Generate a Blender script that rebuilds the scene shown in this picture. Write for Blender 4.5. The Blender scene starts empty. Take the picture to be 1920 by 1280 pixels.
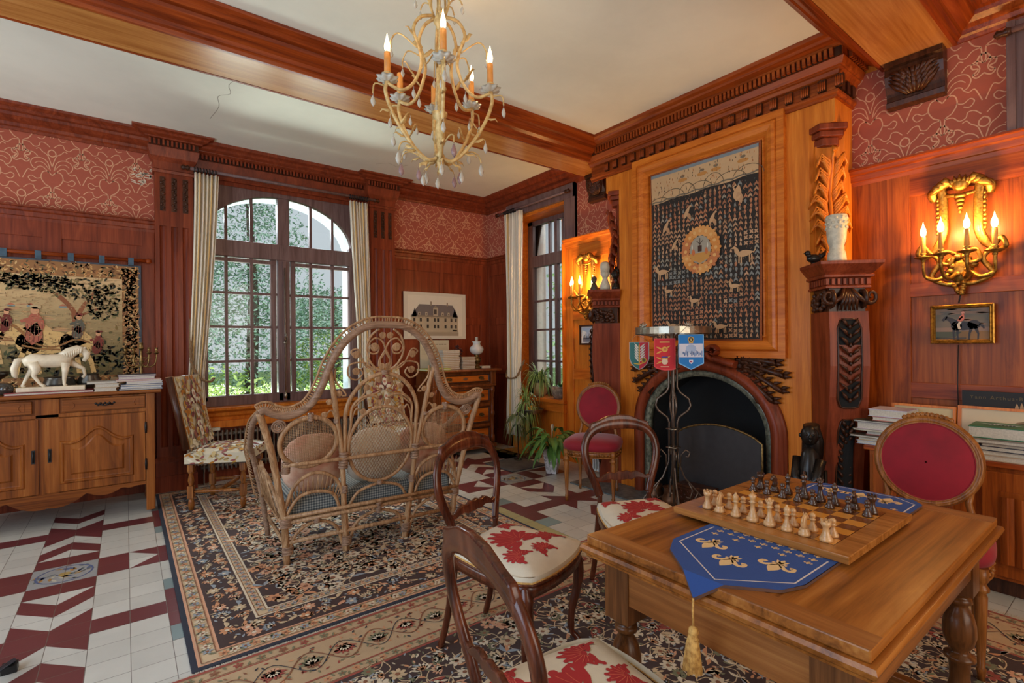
import bpy, math, random
from mathutils import Vector, Matrix
sc = bpy.context.scene
COL = sc.collection
pi, sin, cos = math.pi, math.sin, math.cos
rnd = random.Random(7)

# ------------------------------------------------------------------ camera
cam_d = bpy.data.cameras.new('camera'); cam = bpy.data.objects.new('camera', cam_d); COL.objects.link(cam)
yaw, roll = math.radians(37.497), math.radians(-0.475)
Fw = Vector((sin(yaw), cos(yaw), 0)); Rt = Vector((cos(yaw), -sin(yaw), 0)); Up = Vector((0, 0, 1))
R3 = Rt*cos(roll) + Up*sin(roll); U3 = -Rt*sin(roll) + Up*cos(roll)
Mc = Matrix((R3, U3, -Fw)).transposed().to_4x4(); Mc.translation = (0, 0, 1.36)
cam.matrix_world = Mc
cam_d.sensor_width = 36; cam_d.lens = 944.96/1920*36; cam_d.shift_y = 4.2/1920; cam_d.clip_start = .02; cam_d.clip_end = 200
sc.camera = cam
# ------------------------------------------------------------------ view
vs = sc.view_settings; vs.view_transform = 'Standard'; vs.look = 'None'; vs.gamma = 1; vs.use_curve_mapping = False
vs.exposure = 0.5
sc.cycles.max_bounces = 7; sc.cycles.diffuse_bounces = 4; sc.cycles.glossy_bounces = 3; sc.cycles.transmission_bounces = 5
sc.cycles.transparent_max_bounces = 10; sc.cycles.caustics_reflective = False; sc.cycles.caustics_refractive = False
sc.cycles.sample_clamp_indirect = 3
# ------------------------------------------------------------------ sky
w = bpy.data.worlds.new('overcast_sky'); sc.world = w; w.use_nodes = True
wn = w.node_tree; bg = wn.nodes['Background']
tc = wn.nodes.new('ShaderNodeTexCoord'); sx = wn.nodes.new('ShaderNodeSeparateXYZ'); cr = wn.nodes.new('ShaderNodeValToRGB')
wn.links.new(tc.outputs['Generated'], sx.inputs[0]); wn.links.new(sx.outputs['Z'], cr.inputs[0]); wn.links.new(cr.outputs[0], bg.inputs[0])
cr.color_ramp.elements[0].position = 0.0; cr.color_ramp.elements[0].color = (.62, .66, .68, 1)
cr.color_ramp.elements[1].position = 0.6; cr.color_ramp.elements[1].color = (.70, .76, .86, 1)
bg.inputs[1].default_value = 0.66

def area(name, loc, target, sx_, sy_, power, col, portal=False):
    d = bpy.data.lights.new(name, 'AREA'); d.shape = 'RECTANGLE'; d.size = sx_; d.size_y = sy_; d.energy = power; d.color = col
    o = bpy.data.objects.new(name, d); COL.objects.link(o); o.location = loc
    o.rotation_euler = (Vector(target) - Vector(loc)).to_track_quat('-Z', 'Z').to_euler()
    if portal: d.cycles.is_portal = True
    return o
sun_d = bpy.data.lights.new('sun', 'SUN'); sun_d.energy = 1.9; sun_d.angle = .12; sun_d.color = (1, .95, .86)
sun = bpy.data.objects.new('sun', sun_d); COL.objects.link(sun); sun.rotation_euler = Vector((-.12, .50, -.86)).to_track_quat('-Z', 'Y').to_euler()
def point(name, loc, power, col=(1, .62, .28), r=.02):
    d = bpy.data.lights.new(name, 'POINT'); d.energy = power; d.color = col; d.shadow_soft_size = r
    o = bpy.data.objects.new(name, d); COL.objects.link(o); o.location = loc
    return o
# added fill lights for daylight from unseen windows behind and left of the camera
area('rear_daylight_fill', (1.2, -2.9, 1.75), (1.8, 3.0, 1.3), 3.0, 2.2, 56, (1.0, .88, .72))
area('left_daylight_fill', (-2.3, 1.2, 1.7), (2.5, 2.6, 1.0), 2.6, 2.2, 66, (.60, .78, 1.0))
area('left_far_ceiling_fill', (-2.55, 4.6, 1.5), (1.4, 4.7, 3.3), 1.2, 1.7, 27, (.86, .95, 1.0))  # invented far window, aimed upward to brighten the ceiling bay
# daylight through the two visible windows (added lights outside, out of the camera's sight)
area('daylight_arched_window', (1.37, 7.6, 3.9), (1.45, 4.4, .6), 2.4, 2.0, 330, (.86, .93, 1.0))
area('terrace_bounce_fill', (1.37, 7.3, .50), (1.3, 4.6, 3.3), 2.8, .6, 210, (.90, 1.0, .93))  # added lamp for ground bounce, aimed at the ceiling from below view
area('daylight_side_window', (6.2, 4.75, 3.6), (3.2, 4.3, .6), 1.4, 1.6, 170, (.90, .96, 1.0))

# ------------------------------------------------------------------ materials
def s2l(c):
    return tuple(((x/255.0)/12.92 if x/255.0 <= .04045 else ((x/255.0+.055)/1.055)**2.4) for x in c[:3]) + (1,)
MATS = {}
def newmat(name):
    m = bpy.data.materials.new(name); m.use_nodes = True; nt = m.node_tree
    b = nt.nodes['Principled BSDF']; MATS[name] = m
    return m, nt, b
def nd(nt, t, **k):
    n = nt.nodes.new(t)
    for a, v in k.items(): setattr(n, a, v)
    return n
def coords(nt, scale=(1, 1, 1), rot=(0, 0, 0), kind='Object'):
    t = nd(nt, 'ShaderNodeTexCoord'); m = nd(nt, 'ShaderNodeMapping')
    m.inputs['Scale'].default_value = scale; m.inputs['Rotation'].default_value = rot
    nt.links.new(t.outputs[kind], m.inputs[0]); return m.outputs[0]
def ramp(nt, src, stops):
    r = nd(nt, 'ShaderNodeValToRGB'); e = r.color_ramp.elements
    while len(e) < len(stops): e.new(.5)
    for i, (p, c) in enumerate(stops): e[i].position = p; e[i].color = c
    nt.links.new(src, r.inputs[0]); return r.outputs[0]
def bump(nt, b, src, strength=.2, dist=.01):
    n = nd(nt, 'ShaderNodeBump'); n.inputs['Strength'].default_value = strength; n.inputs['Distance'].default_value = dist
    nt.links.new(src, n.inputs['Height']); nt.links.new(n.outputs[0], b.inputs['Normal'])
def noise(nt, vec, scale, detail=4, rough=.6, dist=0):
    n = nd(nt, 'ShaderNodeTexNoise'); n.inputs['Scale'].default_value = scale; n.inputs['Detail'].default_value = detail
    n.inputs['Roughness'].default_value = rough; n.inputs['Distortion'].default_value = dist
    nt.links.new(vec, n.inputs['Vector']); return n.outputs['Fac']
def wood(name, c1, c2, c3=None, rough=.35, axis='z', sc_=1.0, coat=.15, bs=.06):
    m, nt, b = newmat(name)
    k = {'z': (9, 9, .7), 'x': (.7, 9, 9), 'y': (9, .7, 9)}[axis]
    v = coords(nt, tuple(a*sc_ for a in k))
    f1 = noise(nt, v, 1.6, 6, .62, 1.2)
    v2 = coords(nt, tuple(a*sc_*(7 if a > 1 else 1.3) for a in k)); f2 = noise(nt, v2, 2.0, 3, .6, .3)
    mx = nd(nt, 'ShaderNodeMath', operation='MULTIPLY_ADD'); mx.inputs[1].default_value = .38; mx.inputs[2].default_value = -.19
    nt.links.new(f2, mx.inputs[0]); ad = nd(nt, 'ShaderNodeMath', operation='ADD'); nt.links.new(f1, ad.inputs[0]); nt.links.new(mx.outputs[0], ad.inputs[1])
    st = [(.30, s2l(c1)), (.55, s2l(c2)), (.75, s2l(c3 or c2))]
    c = ramp(nt, ad.outputs[0], st); nt.links.new(c, b.inputs['Base Color'])
    b.inputs['Roughness'].default_value = rough; b.inputs['Coat Weight'].default_value = coat; b.inputs['Coat Roughness'].default_value = .25; b.inputs['Specular IOR Level'].default_value = .2
    bump(nt, b, ad.outputs[0], bs, .004); return m
def plain(name, c, rough=.5, metal=0, var=.0, vs_=20, bs=0, spec=.5, emit=None, es=0, c2=None, sheen=0, coat=0):
    m, nt, b = newmat(name)
    b.inputs['Base Color'].default_value = s2l(c); b.inputs['Roughness'].default_value = rough; b.inputs['Metallic'].default_value = metal
    b.inputs['Specular IOR Level'].default_value = spec; b.inputs['Coat Weight'].default_value = coat
    f = noise(nt, coords(nt), vs_, 5)
    if c2 is None:
        k = .82 if var == 0 else 1-var; c2 = tuple(x*k for x in c)
    cc = ramp(nt, f, [(.32, s2l(c2)), (.62, s2l(c))]); nt.links.new(cc, b.inputs['Base Color'])
    if bs: bump(nt, b, f, bs, .004)
    if sheen: b.inputs['Sheen Weight'].default_value = sheen; b.inputs['Sheen Roughness'].default_value = .4
    if emit: b.inputs['Emission Color'].default_value = s2l(emit); b.inputs['Emission Strength'].default_value = es
    return m
def painted(name, rough=.9, bs=.25, bscale=300, var=.15, coat=0, sheen=.0):
    # colour comes from the corner colour layer 'Col' of the surface (woven, painted or printed colours)
    m, nt, b = newmat(name)
    a = nd(nt, 'ShaderNodeVertexColor', layer_name='Col'); f = noise(nt, coords(nt), bscale, 2)
    f3 = noise(nt, coords(nt), 14, 4)
    mp = nd(nt, 'ShaderNodeMath', operation='MULTIPLY_ADD'); mp.inputs[1].default_value = var*2; mp.inputs[2].default_value = 1-var
    nt.links.new(f3, mp.inputs[0]); vm = nd(nt, 'ShaderNodeVectorMath', operation='SCALE')
    nt.links.new(a.outputs[0], vm.inputs[0]); nt.links.new(mp.outputs[0], vm.inputs['Scale'])
    nt.links.new(vm.outputs[0], b.inputs['Base Color']); b.inputs['Roughness'].default_value = rough; b.inputs['Coat Weight'].default_value = coat
    b.inputs['Sheen Weight'].default_value = sheen
    if bs: bump(nt, b, f, bs, .002)
    return m

W = {}
W['panel'] = wood('panel_oak', (102, 42, 8), (150, 72, 18), (172, 92, 30), .42, coat=.06)
W['panelx'] = wood('panel_oak_rail', (98, 36, 10), (144, 62, 20), (168, 84, 32), .42, 'x', coat=.06)
W['panely'] = wood('panel_oak_rail_side', (110, 42, 12), (152, 68, 22), (176, 90, 34), .4, 'y', coat=.08)
W['gold'] = wood('honey_oak', (186, 96, 26), (214, 122, 38), (228, 142, 54), .38, sc_=1.3, coat=.08)  # oak lightened: sconce glow put into the colour
W['goldy'] = wood('honey_oak_rail', (176, 86, 22), (206, 112, 34), (220, 132, 50), .38, 'y', sc_=1.3, coat=.1)
W['beam'] = wood('beam_oak', (160, 96, 42), (190, 126, 64), (204, 146, 86), .2, 'x', .7, coat=.5)
W['beamside'] = wood('beam_moulding_oak', (98, 34, 10), (146, 62, 20), (170, 84, 32), .3, 'x')
W['carve'] = wood('dark_carved_oak', (42, 20, 10), (70, 38, 22), (92, 54, 34), .33, sc_=2)
W['redbrown'] = wood('red_brown_oak', (98, 38, 18), (130, 56, 30), (150, 72, 40), .4, coat=.08)
W['winframe'] = wood('window_frame_oak', (92, 66, 62), (118, 92, 88), (132, 106, 102), .42)  # frame wood paled, window glare painted into its colour
W['buffet'] = wood('walnut_buffet', (84, 38, 10), (142, 78, 28), (172, 106, 48), .36, sc_=.6, coat=.1)
W['buffetx'] = wood('walnut_buffet_rail', (84, 38, 10), (142, 78, 28), (172, 106, 48), .36, 'x', .6, coat=.1)
W['chest'] = wood('walnut_chest', (86, 40, 14), (122, 64, 30), (140, 80, 42), .3, coat=.3)
W['veneer'] = wood('orange_burr_veneer', (140, 60, 12), (188, 98, 30), (206, 122, 46), .22, 'x', .8, coat=.5)
W['mahog'] = wood('mahogany', (44, 16, 8), (86, 40, 22), (120, 66, 40), .22, coat=.5)
W['table'] = wood('pine_table', (88, 46, 15), (156, 94, 38), (186, 126, 62), .32, 'x', .6, coat=.15)
W['tabley'] = wood('pine_table_end', (108, 62, 26), (146, 90, 44), (168, 112, 60), .34, 'y', .8, coat=.2)
W['tablez'] = wood('pine_table_leg', (70, 40, 18), (112, 68, 34), (140, 92, 52), .3, 'z', coat=.25)
W['gilt'] = wood('gilded_beech', (96, 52, 20), (146, 88, 38), (176, 120, 64), .32, 'z', 2)
W['rattan'] = wood('rattan', (120, 84, 54), (172, 132, 94), (198, 164, 126), .42, 'z', 3, .1)
W['rattanbind'] = wood('rattan_binding', (112, 82, 62), (154, 122, 98), (182, 152, 128), .45, 'x', 4, .1)
W['board'] = wood('board_border', (128, 78, 30), (164, 106, 50), (182, 124, 64), .25, 'y', 2, coat=.4)
W['plaster'] = plain('ceiling_plaster', (236, 232, 216), .9, var=.05, vs_=1.4, bs=.02)
W['white'] = plain('white_stone', (222, 222, 214), .8, var=.08)
W['reveal'] = plain('outer_reveal_paint', (176, 184, 186), .85)
W['black'] = plain('black_iron', (26, 24, 24), .5, .3)
W['soot_black'] = plain('soot_black', (9, 8, 8), .85, bs=.3)
W['iron'] = plain('wrought_iron', (120, 104, 92), .36, .8, bs=.1)
W['steel'] = plain('grey_steel', (176, 166, 148), .3, .9)
W['brass'] = plain('gilt_brass', (180, 132, 56), .4, .85, c2=(110, 76, 28), vs_=60, bs=.1)
W['dullbrass'] = plain('dull_brass', (150, 122, 74), .35, .85, c2=(84, 64, 36), vs_=60)
W['velvet'] = plain('crimson_velvet', (150, 4, 30), .8, c2=(118, 2, 22), vs_=3, sheen=.25)
W['tile'] = None
W['fabric'] = painted('woven_colours', .95, .35, 420, .12)
W['paint'] = painted('painted_picture', .6, .1, 120, .1, .05)
W['paper'] = painted('printed_paper', .8, .03, 200, .05)
W['wallpaper'] = painted('damask_wallpaper', .85, .05, 200, .10)

# tile material: colour layer times grout grid and per tile tint
m, nt, b = newmat('encaustic_tiles')
a = nd(nt, 'ShaderNodeVertexColor', layer_name='Col'); T_ = .1541
v = coords(nt, (1/T_, 1/T_, 1)); mm = nt.nodes[-1]; mm.inputs['Location'].default_value = (.2977/T_, -4.0445/T_, 0)
v = mm.outputs[0]
fr = nd(nt, 'ShaderNodeVectorMath', operation='FRACTION'); nt.links.new(v, fr.inputs[0])
fl = nd(nt, 'ShaderNodeVectorMath', operation='FLOOR'); nt.links.new(v, fl.inputs[0])
wnz = nd(nt, 'ShaderNodeTexWhiteNoise', noise_dimensions='2D'); nt.links.new(fl.outputs[0], wnz.inputs['Vector'])
sp = nd(nt, 'ShaderNodeSeparateXYZ'); nt.links.new(fr.outputs[0], sp.inputs[0])
def edge(s):
    n = nd(nt, 'ShaderNodeMath', operation='PINGPONG'); n.inputs[1].default_value = .5; nt.links.new(s, n.inputs[0]); return n.outputs[0]
mn = nd(nt, 'ShaderNodeMath', operation='MINIMUM'); nt.links.new(edge(sp.outputs[0]), mn.inputs[0]); nt.links.new(edge(sp.outputs[1]), mn.inputs[1])
gr = nd(nt, 'ShaderNodeMapRange'); gr.inputs['From Min'].default_value = .004; gr.inputs['From Max'].default_value = .013; nt.links.new(mn.outputs[0], gr.inputs[0])
f = noise(nt, coords(nt), 5, 6)
tint = nd(nt, 'ShaderNodeMath', operation='MULTIPLY_ADD'); tint.inputs[1].default_value = .16; tint.inputs[2].default_value = .84; nt.links.new(wnz.outputs['Value'], tint.inputs[0])
t2 = nd(nt, 'ShaderNodeMath', operation='MULTIPLY_ADD'); t2.inputs[1].default_value = .3; nt.links.new(f, t2.inputs[0]); nt.links.new(tint.outputs[0], t2.inputs[2])
t3 = nd(nt, 'ShaderNodeMath', operation='MULTIPLY'); nt.links.new(t2.outputs[0], t3.inputs[0]); t3.inputs[1].default_value = .92
vm = nd(nt, 'ShaderNodeVectorMath', operation='SCALE'); nt.links.new(a.outputs[0], vm.inputs[0]); nt.links.new(t3.outputs[0], vm.inputs['Scale'])
mix = nd(nt, 'ShaderNodeMix', data_type='RGBA'); nt.links.new(gr.outputs[0], mix.inputs[0]); mix.inputs[6].default_value = s2l((104, 92, 80)); nt.links.new(vm.outputs[0], mix.inputs[7])
nt.links.new(mix.outputs[2], b.inputs['Base Color']); b.inputs['Roughness'].default_value = .3
bump(nt, b, gr.outputs[0], .3, .002)
W['tile'] = m
# glass
m, nt, b = newmat('window_glass'); b.inputs['Base Color'].default_value = (1, 1, 1, 1)
g = nd(nt, 'ShaderNodeBsdfGlossy'); g.inputs['Roughness'].default_value = .02; t = nd(nt, 'ShaderNodeBsdfTransparent'); t.inputs[0].default_value = (.95, .98, .98, 1)
lw = nd(nt, 'ShaderNodeFresnel'); lw.inputs[0].default_value = 1.3; ms = nd(nt, 'ShaderNodeMixShader')
nt.links.new(lw.outputs[0], ms.inputs[0]); nt.links.new(t.outputs[0], ms.inputs[1]); nt.links.new(g.outputs[0], ms.inputs[2])
nt.links.new(ms.outputs[0], nt.nodes['Material Output'].inputs[0]); W['glass'] = m
m, nt, b = newmat('crystal'); b.inputs['Transmission Weight'].default_value = .35; b.inputs['Roughness'].default_value = .08; b.inputs['Base Color'].default_value = s2l((232, 226, 210)); W['crystal'] = m
m, nt, b = newmat('pink_crystal'); b.inputs['Transmission Weight'].default_value = .6; b.inputs['Roughness'].default_value = .08; b.inputs['Base Color'].default_value = s2l((206, 168, 168)); W['pinkcrystal'] = m

# ------------------------------------------------------------------ mesh builder
class MB:
    def __init__(s): s.v = []; s.f = []; s.c = []; s.sm = []; s.M = None; s.col = (1, 1, 1, 1)
    def av(s, p):
        p = Vector(p)
        if s.M is not None: p = s.M @ p
        s.v.append(p); return len(s.v)-1
    def af(s, idx, sm=False, col=None): s.f.append(idx); s.sm.append(sm); s.c.append(col or s.col)
    def poly(s, pts, col=None, sm=False): s.af([s.av(p) for p in pts], sm, col)
    def box(s, x0, x1, y0, y1, z0, z1, col=None):
        i = [s.av((x, y, z)) for z in (z0, z1) for y in (y0, y1) for x in (x0, x1)]
        for q in ((0, 2, 3, 1), (4, 5, 7, 6), (0, 1, 5, 4), (2, 6, 7, 3), (0, 4, 6, 2), (1, 3, 7, 5)): s.af([i[k] for k in q], False, col)
        return s
    def rbox(s, c, size, rot=0, tilt=0, col=None):
        M0 = s.M; L = Matrix.Translation(c) @ Matrix.Rotation(rot, 4, 'Z') @ Matrix.Rotation(tilt, 4, 'X')
        s.M = (M0 @ L) if M0 is not None else L
        a, b_, c_ = [q/2 for q in size]; s.box(-a, a, -b_, b_, -c_, c_, col); s.M = M0; return s
    def rings(s, rings, closed_ring=True, cap=True, sm=True, col=None, loop=False):
        ids = [[s.av(p) for p in r] for r in rings]; n = len(ids[0]); R = len(ids)
        for a in range(R if loop else R-1):
            A, B = ids[a], ids[(a+1) % R]
            for k in range(n if closed_ring else n-1): s.af([A[k], A[(k+1) % n], B[(k+1) % n], B[k]], sm, col)
        if cap and not loop and closed_ring: s.af(ids[0][::-1], False, col); s.af(ids[-1][:], False, col)
        return s
    def lathe(s, prof, c=(0, 0, 0), seg=20, col=None, sx=1, sy=1):
        return s.rings([[(c[0]+r*cos(2*pi*k/seg)*sx, c[1]+r*sin(2*pi*k/seg)*sy, c[2]+z) for k in range(seg)] for r, z in prof], col=col)
    def tube(s, pts, r, seg=8, closed=False, flat=None, col=None, cap=True):
        P = [Vector(p) for p in pts]; n = len(P); rr = (r+[r[-1]]*n)[:n] if isinstance(r, list) else [r]*n
        tg = []
        for i in range(n):
            a = P[(i-1) % n] if (closed or i > 0) else P[i]; b_ = P[(i+1) % n] if (closed or i < n-1) else P[i]
            d = b_-a; tg.append(d.normalized() if d.length > 1e-9 else Vector((0, 0, 1)))
        u = tg[0].orthogonal().normalized() if flat is None else None; rg = []
        for i in range(n):
            t = tg[i]
            if flat is not None:
                u = Vector(flat); u = (u-t*u.dot(t)); u = u.normalized() if u.length > 1e-6 else t.orthogonal().normalized()
            else:
                u = (u-t*u.dot(t)); u = u.normalized() if u.length > 1e-6 else t.orthogonal().normalized()
            v = t.cross(u); q = rr[i]; qa, qb = q if isinstance(q, (tuple, list)) else (q, q)
            rg.append([P[i]+u*(qa*cos(2*pi*k/seg))+v*(qb*sin(2*pi*k/seg)) for k in range(seg)])
        return s.rings(rg, cap=cap, loop=closed, col=col)
    def prism(s, poly, d0, d1, ax='z', col=None, sm=False):
        f = {'z': lambda a, b_, d: (a, b_, d), 'y': lambda a, b_, d: (a, d, b_), 'x': lambda a, b_, d: (d, a, b_)}[ax]
        A = [s.av(f(a, b_, d0)) for a, b_ in poly]; B = [s.av(f(a, b_, d1)) for a, b_ in poly]; n = len(A)
        s.af(A[::-1], False, col); s.af(B, False, col)
        for k in range(n): s.af([A[k], A[(k+1) % n], B[(k+1) % n], B[k]], sm, col)
        return s
    def sweep(s, prof, path, closed=False, col=None, sm=False, side=1):
        # horizontal moulding: prof = [(out, z)], path = [(x, y)], out is to the left of travel times side
        P = [Vector((a, b_)) for a, b_ in path]; n = len(P); rg = []
        for i in range(n):
            d1 = (P[i]-P[(i-1) % n]) if (closed or i > 0) else None; d2 = (P[(i+1) % n]-P[i]) if (closed or i < n-1) else None
            d1 = d1 or d2; d2 = d2 or d1; d1 = d1.normalized(); d2 = d2.normalized()
            n1 = Vector((-d1.y, d1.x))*side; n2 = Vector((-d2.y, d2.x))*side; m_ = n1+n2
            m_ = m_/(m_.length**2)*2 if m_.length > 1e-6 else n1
            rg.append([(P[i].x+m_.x*o, P[i].y+m_.y*o, z) for o, z in prof])
        return s.rings(rg, cap=not closed, sm=sm, loop=closed, col=col)
    def frame(s, prof, x0, x1, z0, z1, f):
        # rectangular picture-frame moulding: prof = [(inset, depth)], f(a, b, d) maps to 3d
        rg = [[f(x+i_*a_, z+i_*b_, d) for i_, d in prof] for x, z, a_, b_ in ((x0, z0, 1, 1), (x1, z0, -1, 1), (x1, z1, -1, -1), (x0, z1, 1, -1))]
        return s.rings(rg, cap=False, sm=False, loop=True)
    def blob(s, c, r, seg=14, ringn=9, col=None, f=None):
        rg = []
        for j in range(ringn+1):
            th = pi*j/ringn; rr = max(sin(th), .02)
            rg.append([(c[0]+r[0]*rr*cos(2*pi*k/seg), c[1]+r[1]*rr*sin(2*pi*k/seg), c[2]-r[2]*cos(th)) for k in range(seg)])
        if f: rg = [[f(p) for p in g_] for g_ in rg]
        return s.rings(rg, col=col)
    def grid(s, fn, nu, nv, col=None, sm=True, thick=None):
        ids = [[s.av(fn(i/nu, j/nv)) for j in range(nv+1)] for i in range(nu+1)]
        for i in range(nu):
            for j in range(nv):
                cc = col(((i+.5)/nu), ((j+.5)/nv)) if callable(col) else col
                s.af([ids[i][j], ids[i+1][j], ids[i+1][j+1], ids[i][j+1]], sm, cc)
        return s
    def mesh(s, name):
        me = bpy.data.meshes.new(name); me.from_pydata([tuple(v) for v in s.v], [], s.f)
        me.polygons.foreach_set('use_smooth', s.sm)
        if any(c is not s.c[0] for c in s.c) or s.c and s.c[0] != (1, 1, 1, 1):
            at = me.color_attributes.new('Col', 'FLOAT_COLOR', 'CORNER'); buf = []
            for f, c in zip(s.f, s.c): buf.extend(list(c)*len(f))
            at.data.foreach_set('color', buf)
        me.update(); return me
    def build(s, name, mat, parent=None, loc=(0, 0, 0), rot=0, bev=0, sub=0, solid=0):
        me = s.mesh(name)
        if mat is not None: me.materials.append(mat)
        o = bpy.data.objects.new(name, me); COL.objects.link(o); o.location = loc; o.rotation_euler = (0, 0, rot) if not isinstance(rot, tuple) else rot
        if parent is not None: o.parent = parent
        if solid: md = o.modifiers.new('thickness', 'SOLIDIFY'); md.thickness = solid; md.offset = 0
        if bev: md = o.modifiers.new('bevel', 'BEVEL'); md.width = bev; md.segments = 2; md.limit_method = 'ANGLE'; md.angle_limit = .6
        if sub: md = o.modifiers.new('smooth', 'SUBSURF'); md.levels = sub; md.render_levels = sub
        return o
def tag(o, label, cat, group=None, kind=None):
    o['label'] = label; o['category'] = cat
    if group: o['group'] = group
    if kind: o['kind'] = kind
    return o
def thing(name, label, cat, loc=(0, 0, 0), rot=0, group=None):
    o = bpy.data.objects.new(name, None); COL.objects.link(o); o.location = loc; o.rotation_euler = (0, 0, rot); o.empty_display_size = .05
    return tag(o, label, cat, group)
def struct(o): o['kind'] = 'structure'; return o
def copy_tree(o, parent=None):
    c = o.copy(); COL.objects.link(c)
    if parent is not None: c.parent = parent
    for ch in list(o.children): copy_tree(ch, c)
    return c
def box_obj(name, mat, b_, parent=None, bev=0, kind=None):
    o = MB().box(*b_).build(name, mat, parent, bev=bev)
    if kind: o['kind'] = kind
    return o

# flat drawing on a surface: coloured shapes laid in thin layers. f(a, b, d) -> 3d
class Vec:
    def __init__(s, f, step=.0004): s.m = MB(); s.f = f; s.step = step; s.d = 0
    def up(s, n=1): s.d += s.step*n; return s
    def poly(s, pts, c): s.m.poly([s.f(a, b_, s.d) for a, b_ in pts], s2l(c) if len(c) == 3 else c)
    def rect(s, a0, a1, b0, b1, c): s.poly([(a0, b0), (a1, b0), (a1, b1), (a0, b1)], c)
    def disc(s, a, b_, r, c, r2=None, n=12, rot=0):
        r2 = r2 or r; s.poly([(a+r*cos(t)*cos(rot)-r2*sin(t)*sin(rot), b_+r*cos(t)*sin(rot)+r2*sin(t)*cos(rot)) for t in [2*pi*k/n for k in range(n)]], c)
    def leaf(s, a, b_, L, w_, ang, c, bend=0):
        C, S = cos(ang), sin(ang); up_, dn = [], []
        for k in range(6):
            t = k/5; x = L*t; h = w_*sin(pi*t**.8)*.5; y0 = bend*L*sin(pi*t)
            up_.append((x, y0+h)); dn.append((x, y0-h))
        pts = dn + up_[::-1][1:-1]
        s.poly([(a+x*C-y*S, b_+x*S+y*C) for x, y in pts], c)
    def line(s, pts, w_, c, closed=False):
        n = len(pts); c = s2l(c) if len(c) == 3 else c; L, R = [], []
        for i in range(n):
            p = pts[i]; a = pts[(i-1) % n] if (closed or i > 0) else p; b_ = pts[(i+1) % n] if (closed or i < n-1) else p
            dx, dy = b_[0]-a[0], b_[1]-a[1]; l = math.hypot(dx, dy) or 1; ww = (w_ if not isinstance(w_, (list, tuple)) else w_[i])/2
            L.append(s.f(p[0]-dy/l*ww, p[1]+dx/l*ww, s.d)); R.append(s.f(p[0]+dy/l*ww, p[1]-dx/l*ww, s.d))
        li = [s.m.av(p) for p in L]; ri = [s.m.av(p) for p in R]
        for i in range(n if closed else n-1): j = (i+1) % n; s.m.af([ri[i], ri[j], li[j], li[i]], False, c)
    def flower(s, a, b_, r, c, c2, n=6, rot=0):
        for k in range(n): t = rot+2*pi*k/n; s.disc(a+r*.6*cos(t), b_+r*.6*sin(t), r*.42, c, r*.28, 7, t)
        s.up(); s.disc(a, b_, r*.3, c2, n=7); s.d -= s.step
    def build(s, name, mat, parent=None, **k): return s.m.build(name, mat, parent, **k)
def spiral(cx, cy, r0, a0, turns, n=14, shrink=.25):
    return [(cx+r0*(1-(1-shrink)*k/n)*cos(a0+turns*2*pi*k/n), cy+r0*(1-(1-shrink)*k/n)*sin(a0+turns*2*pi*k/n)) for k in range(n+1)]
def bez(p0, p1, p2, p3, n=10):
    return [tuple((1-t)**3*a+3*(1-t)**2*t*b_+3*(1-t)*t*t*c+t**3*d for a, b_, c, d in zip(p0, p1, p2, p3)) for t in [k/n for k in range(n+1)]]
def cat(pts, n=6, closed=False):
    # smooth curve through points
    P = [Vector(p) for p in pts]; m_ = len(P); out = []
    for i in range(m_ if closed else m_-1):
        p0 = P[(i-1) % m_] if (closed or i > 0) else P[i]; p1 = P[i]; p2 = P[(i+1) % m_]; p3 = P[(i+2) % m_] if (closed or i < m_-2) else p2
        for k in range(n):
            t = k/n; out.append(.5*((2*p1)+(p2-p0)*t+(2*p0-5*p1+4*p2-p3)*t*t+(3*p1-p0-3*p2+p3)*t**3))
    if not closed: out.append(P[-1])
    return [tuple(p) for p in out]
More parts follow.
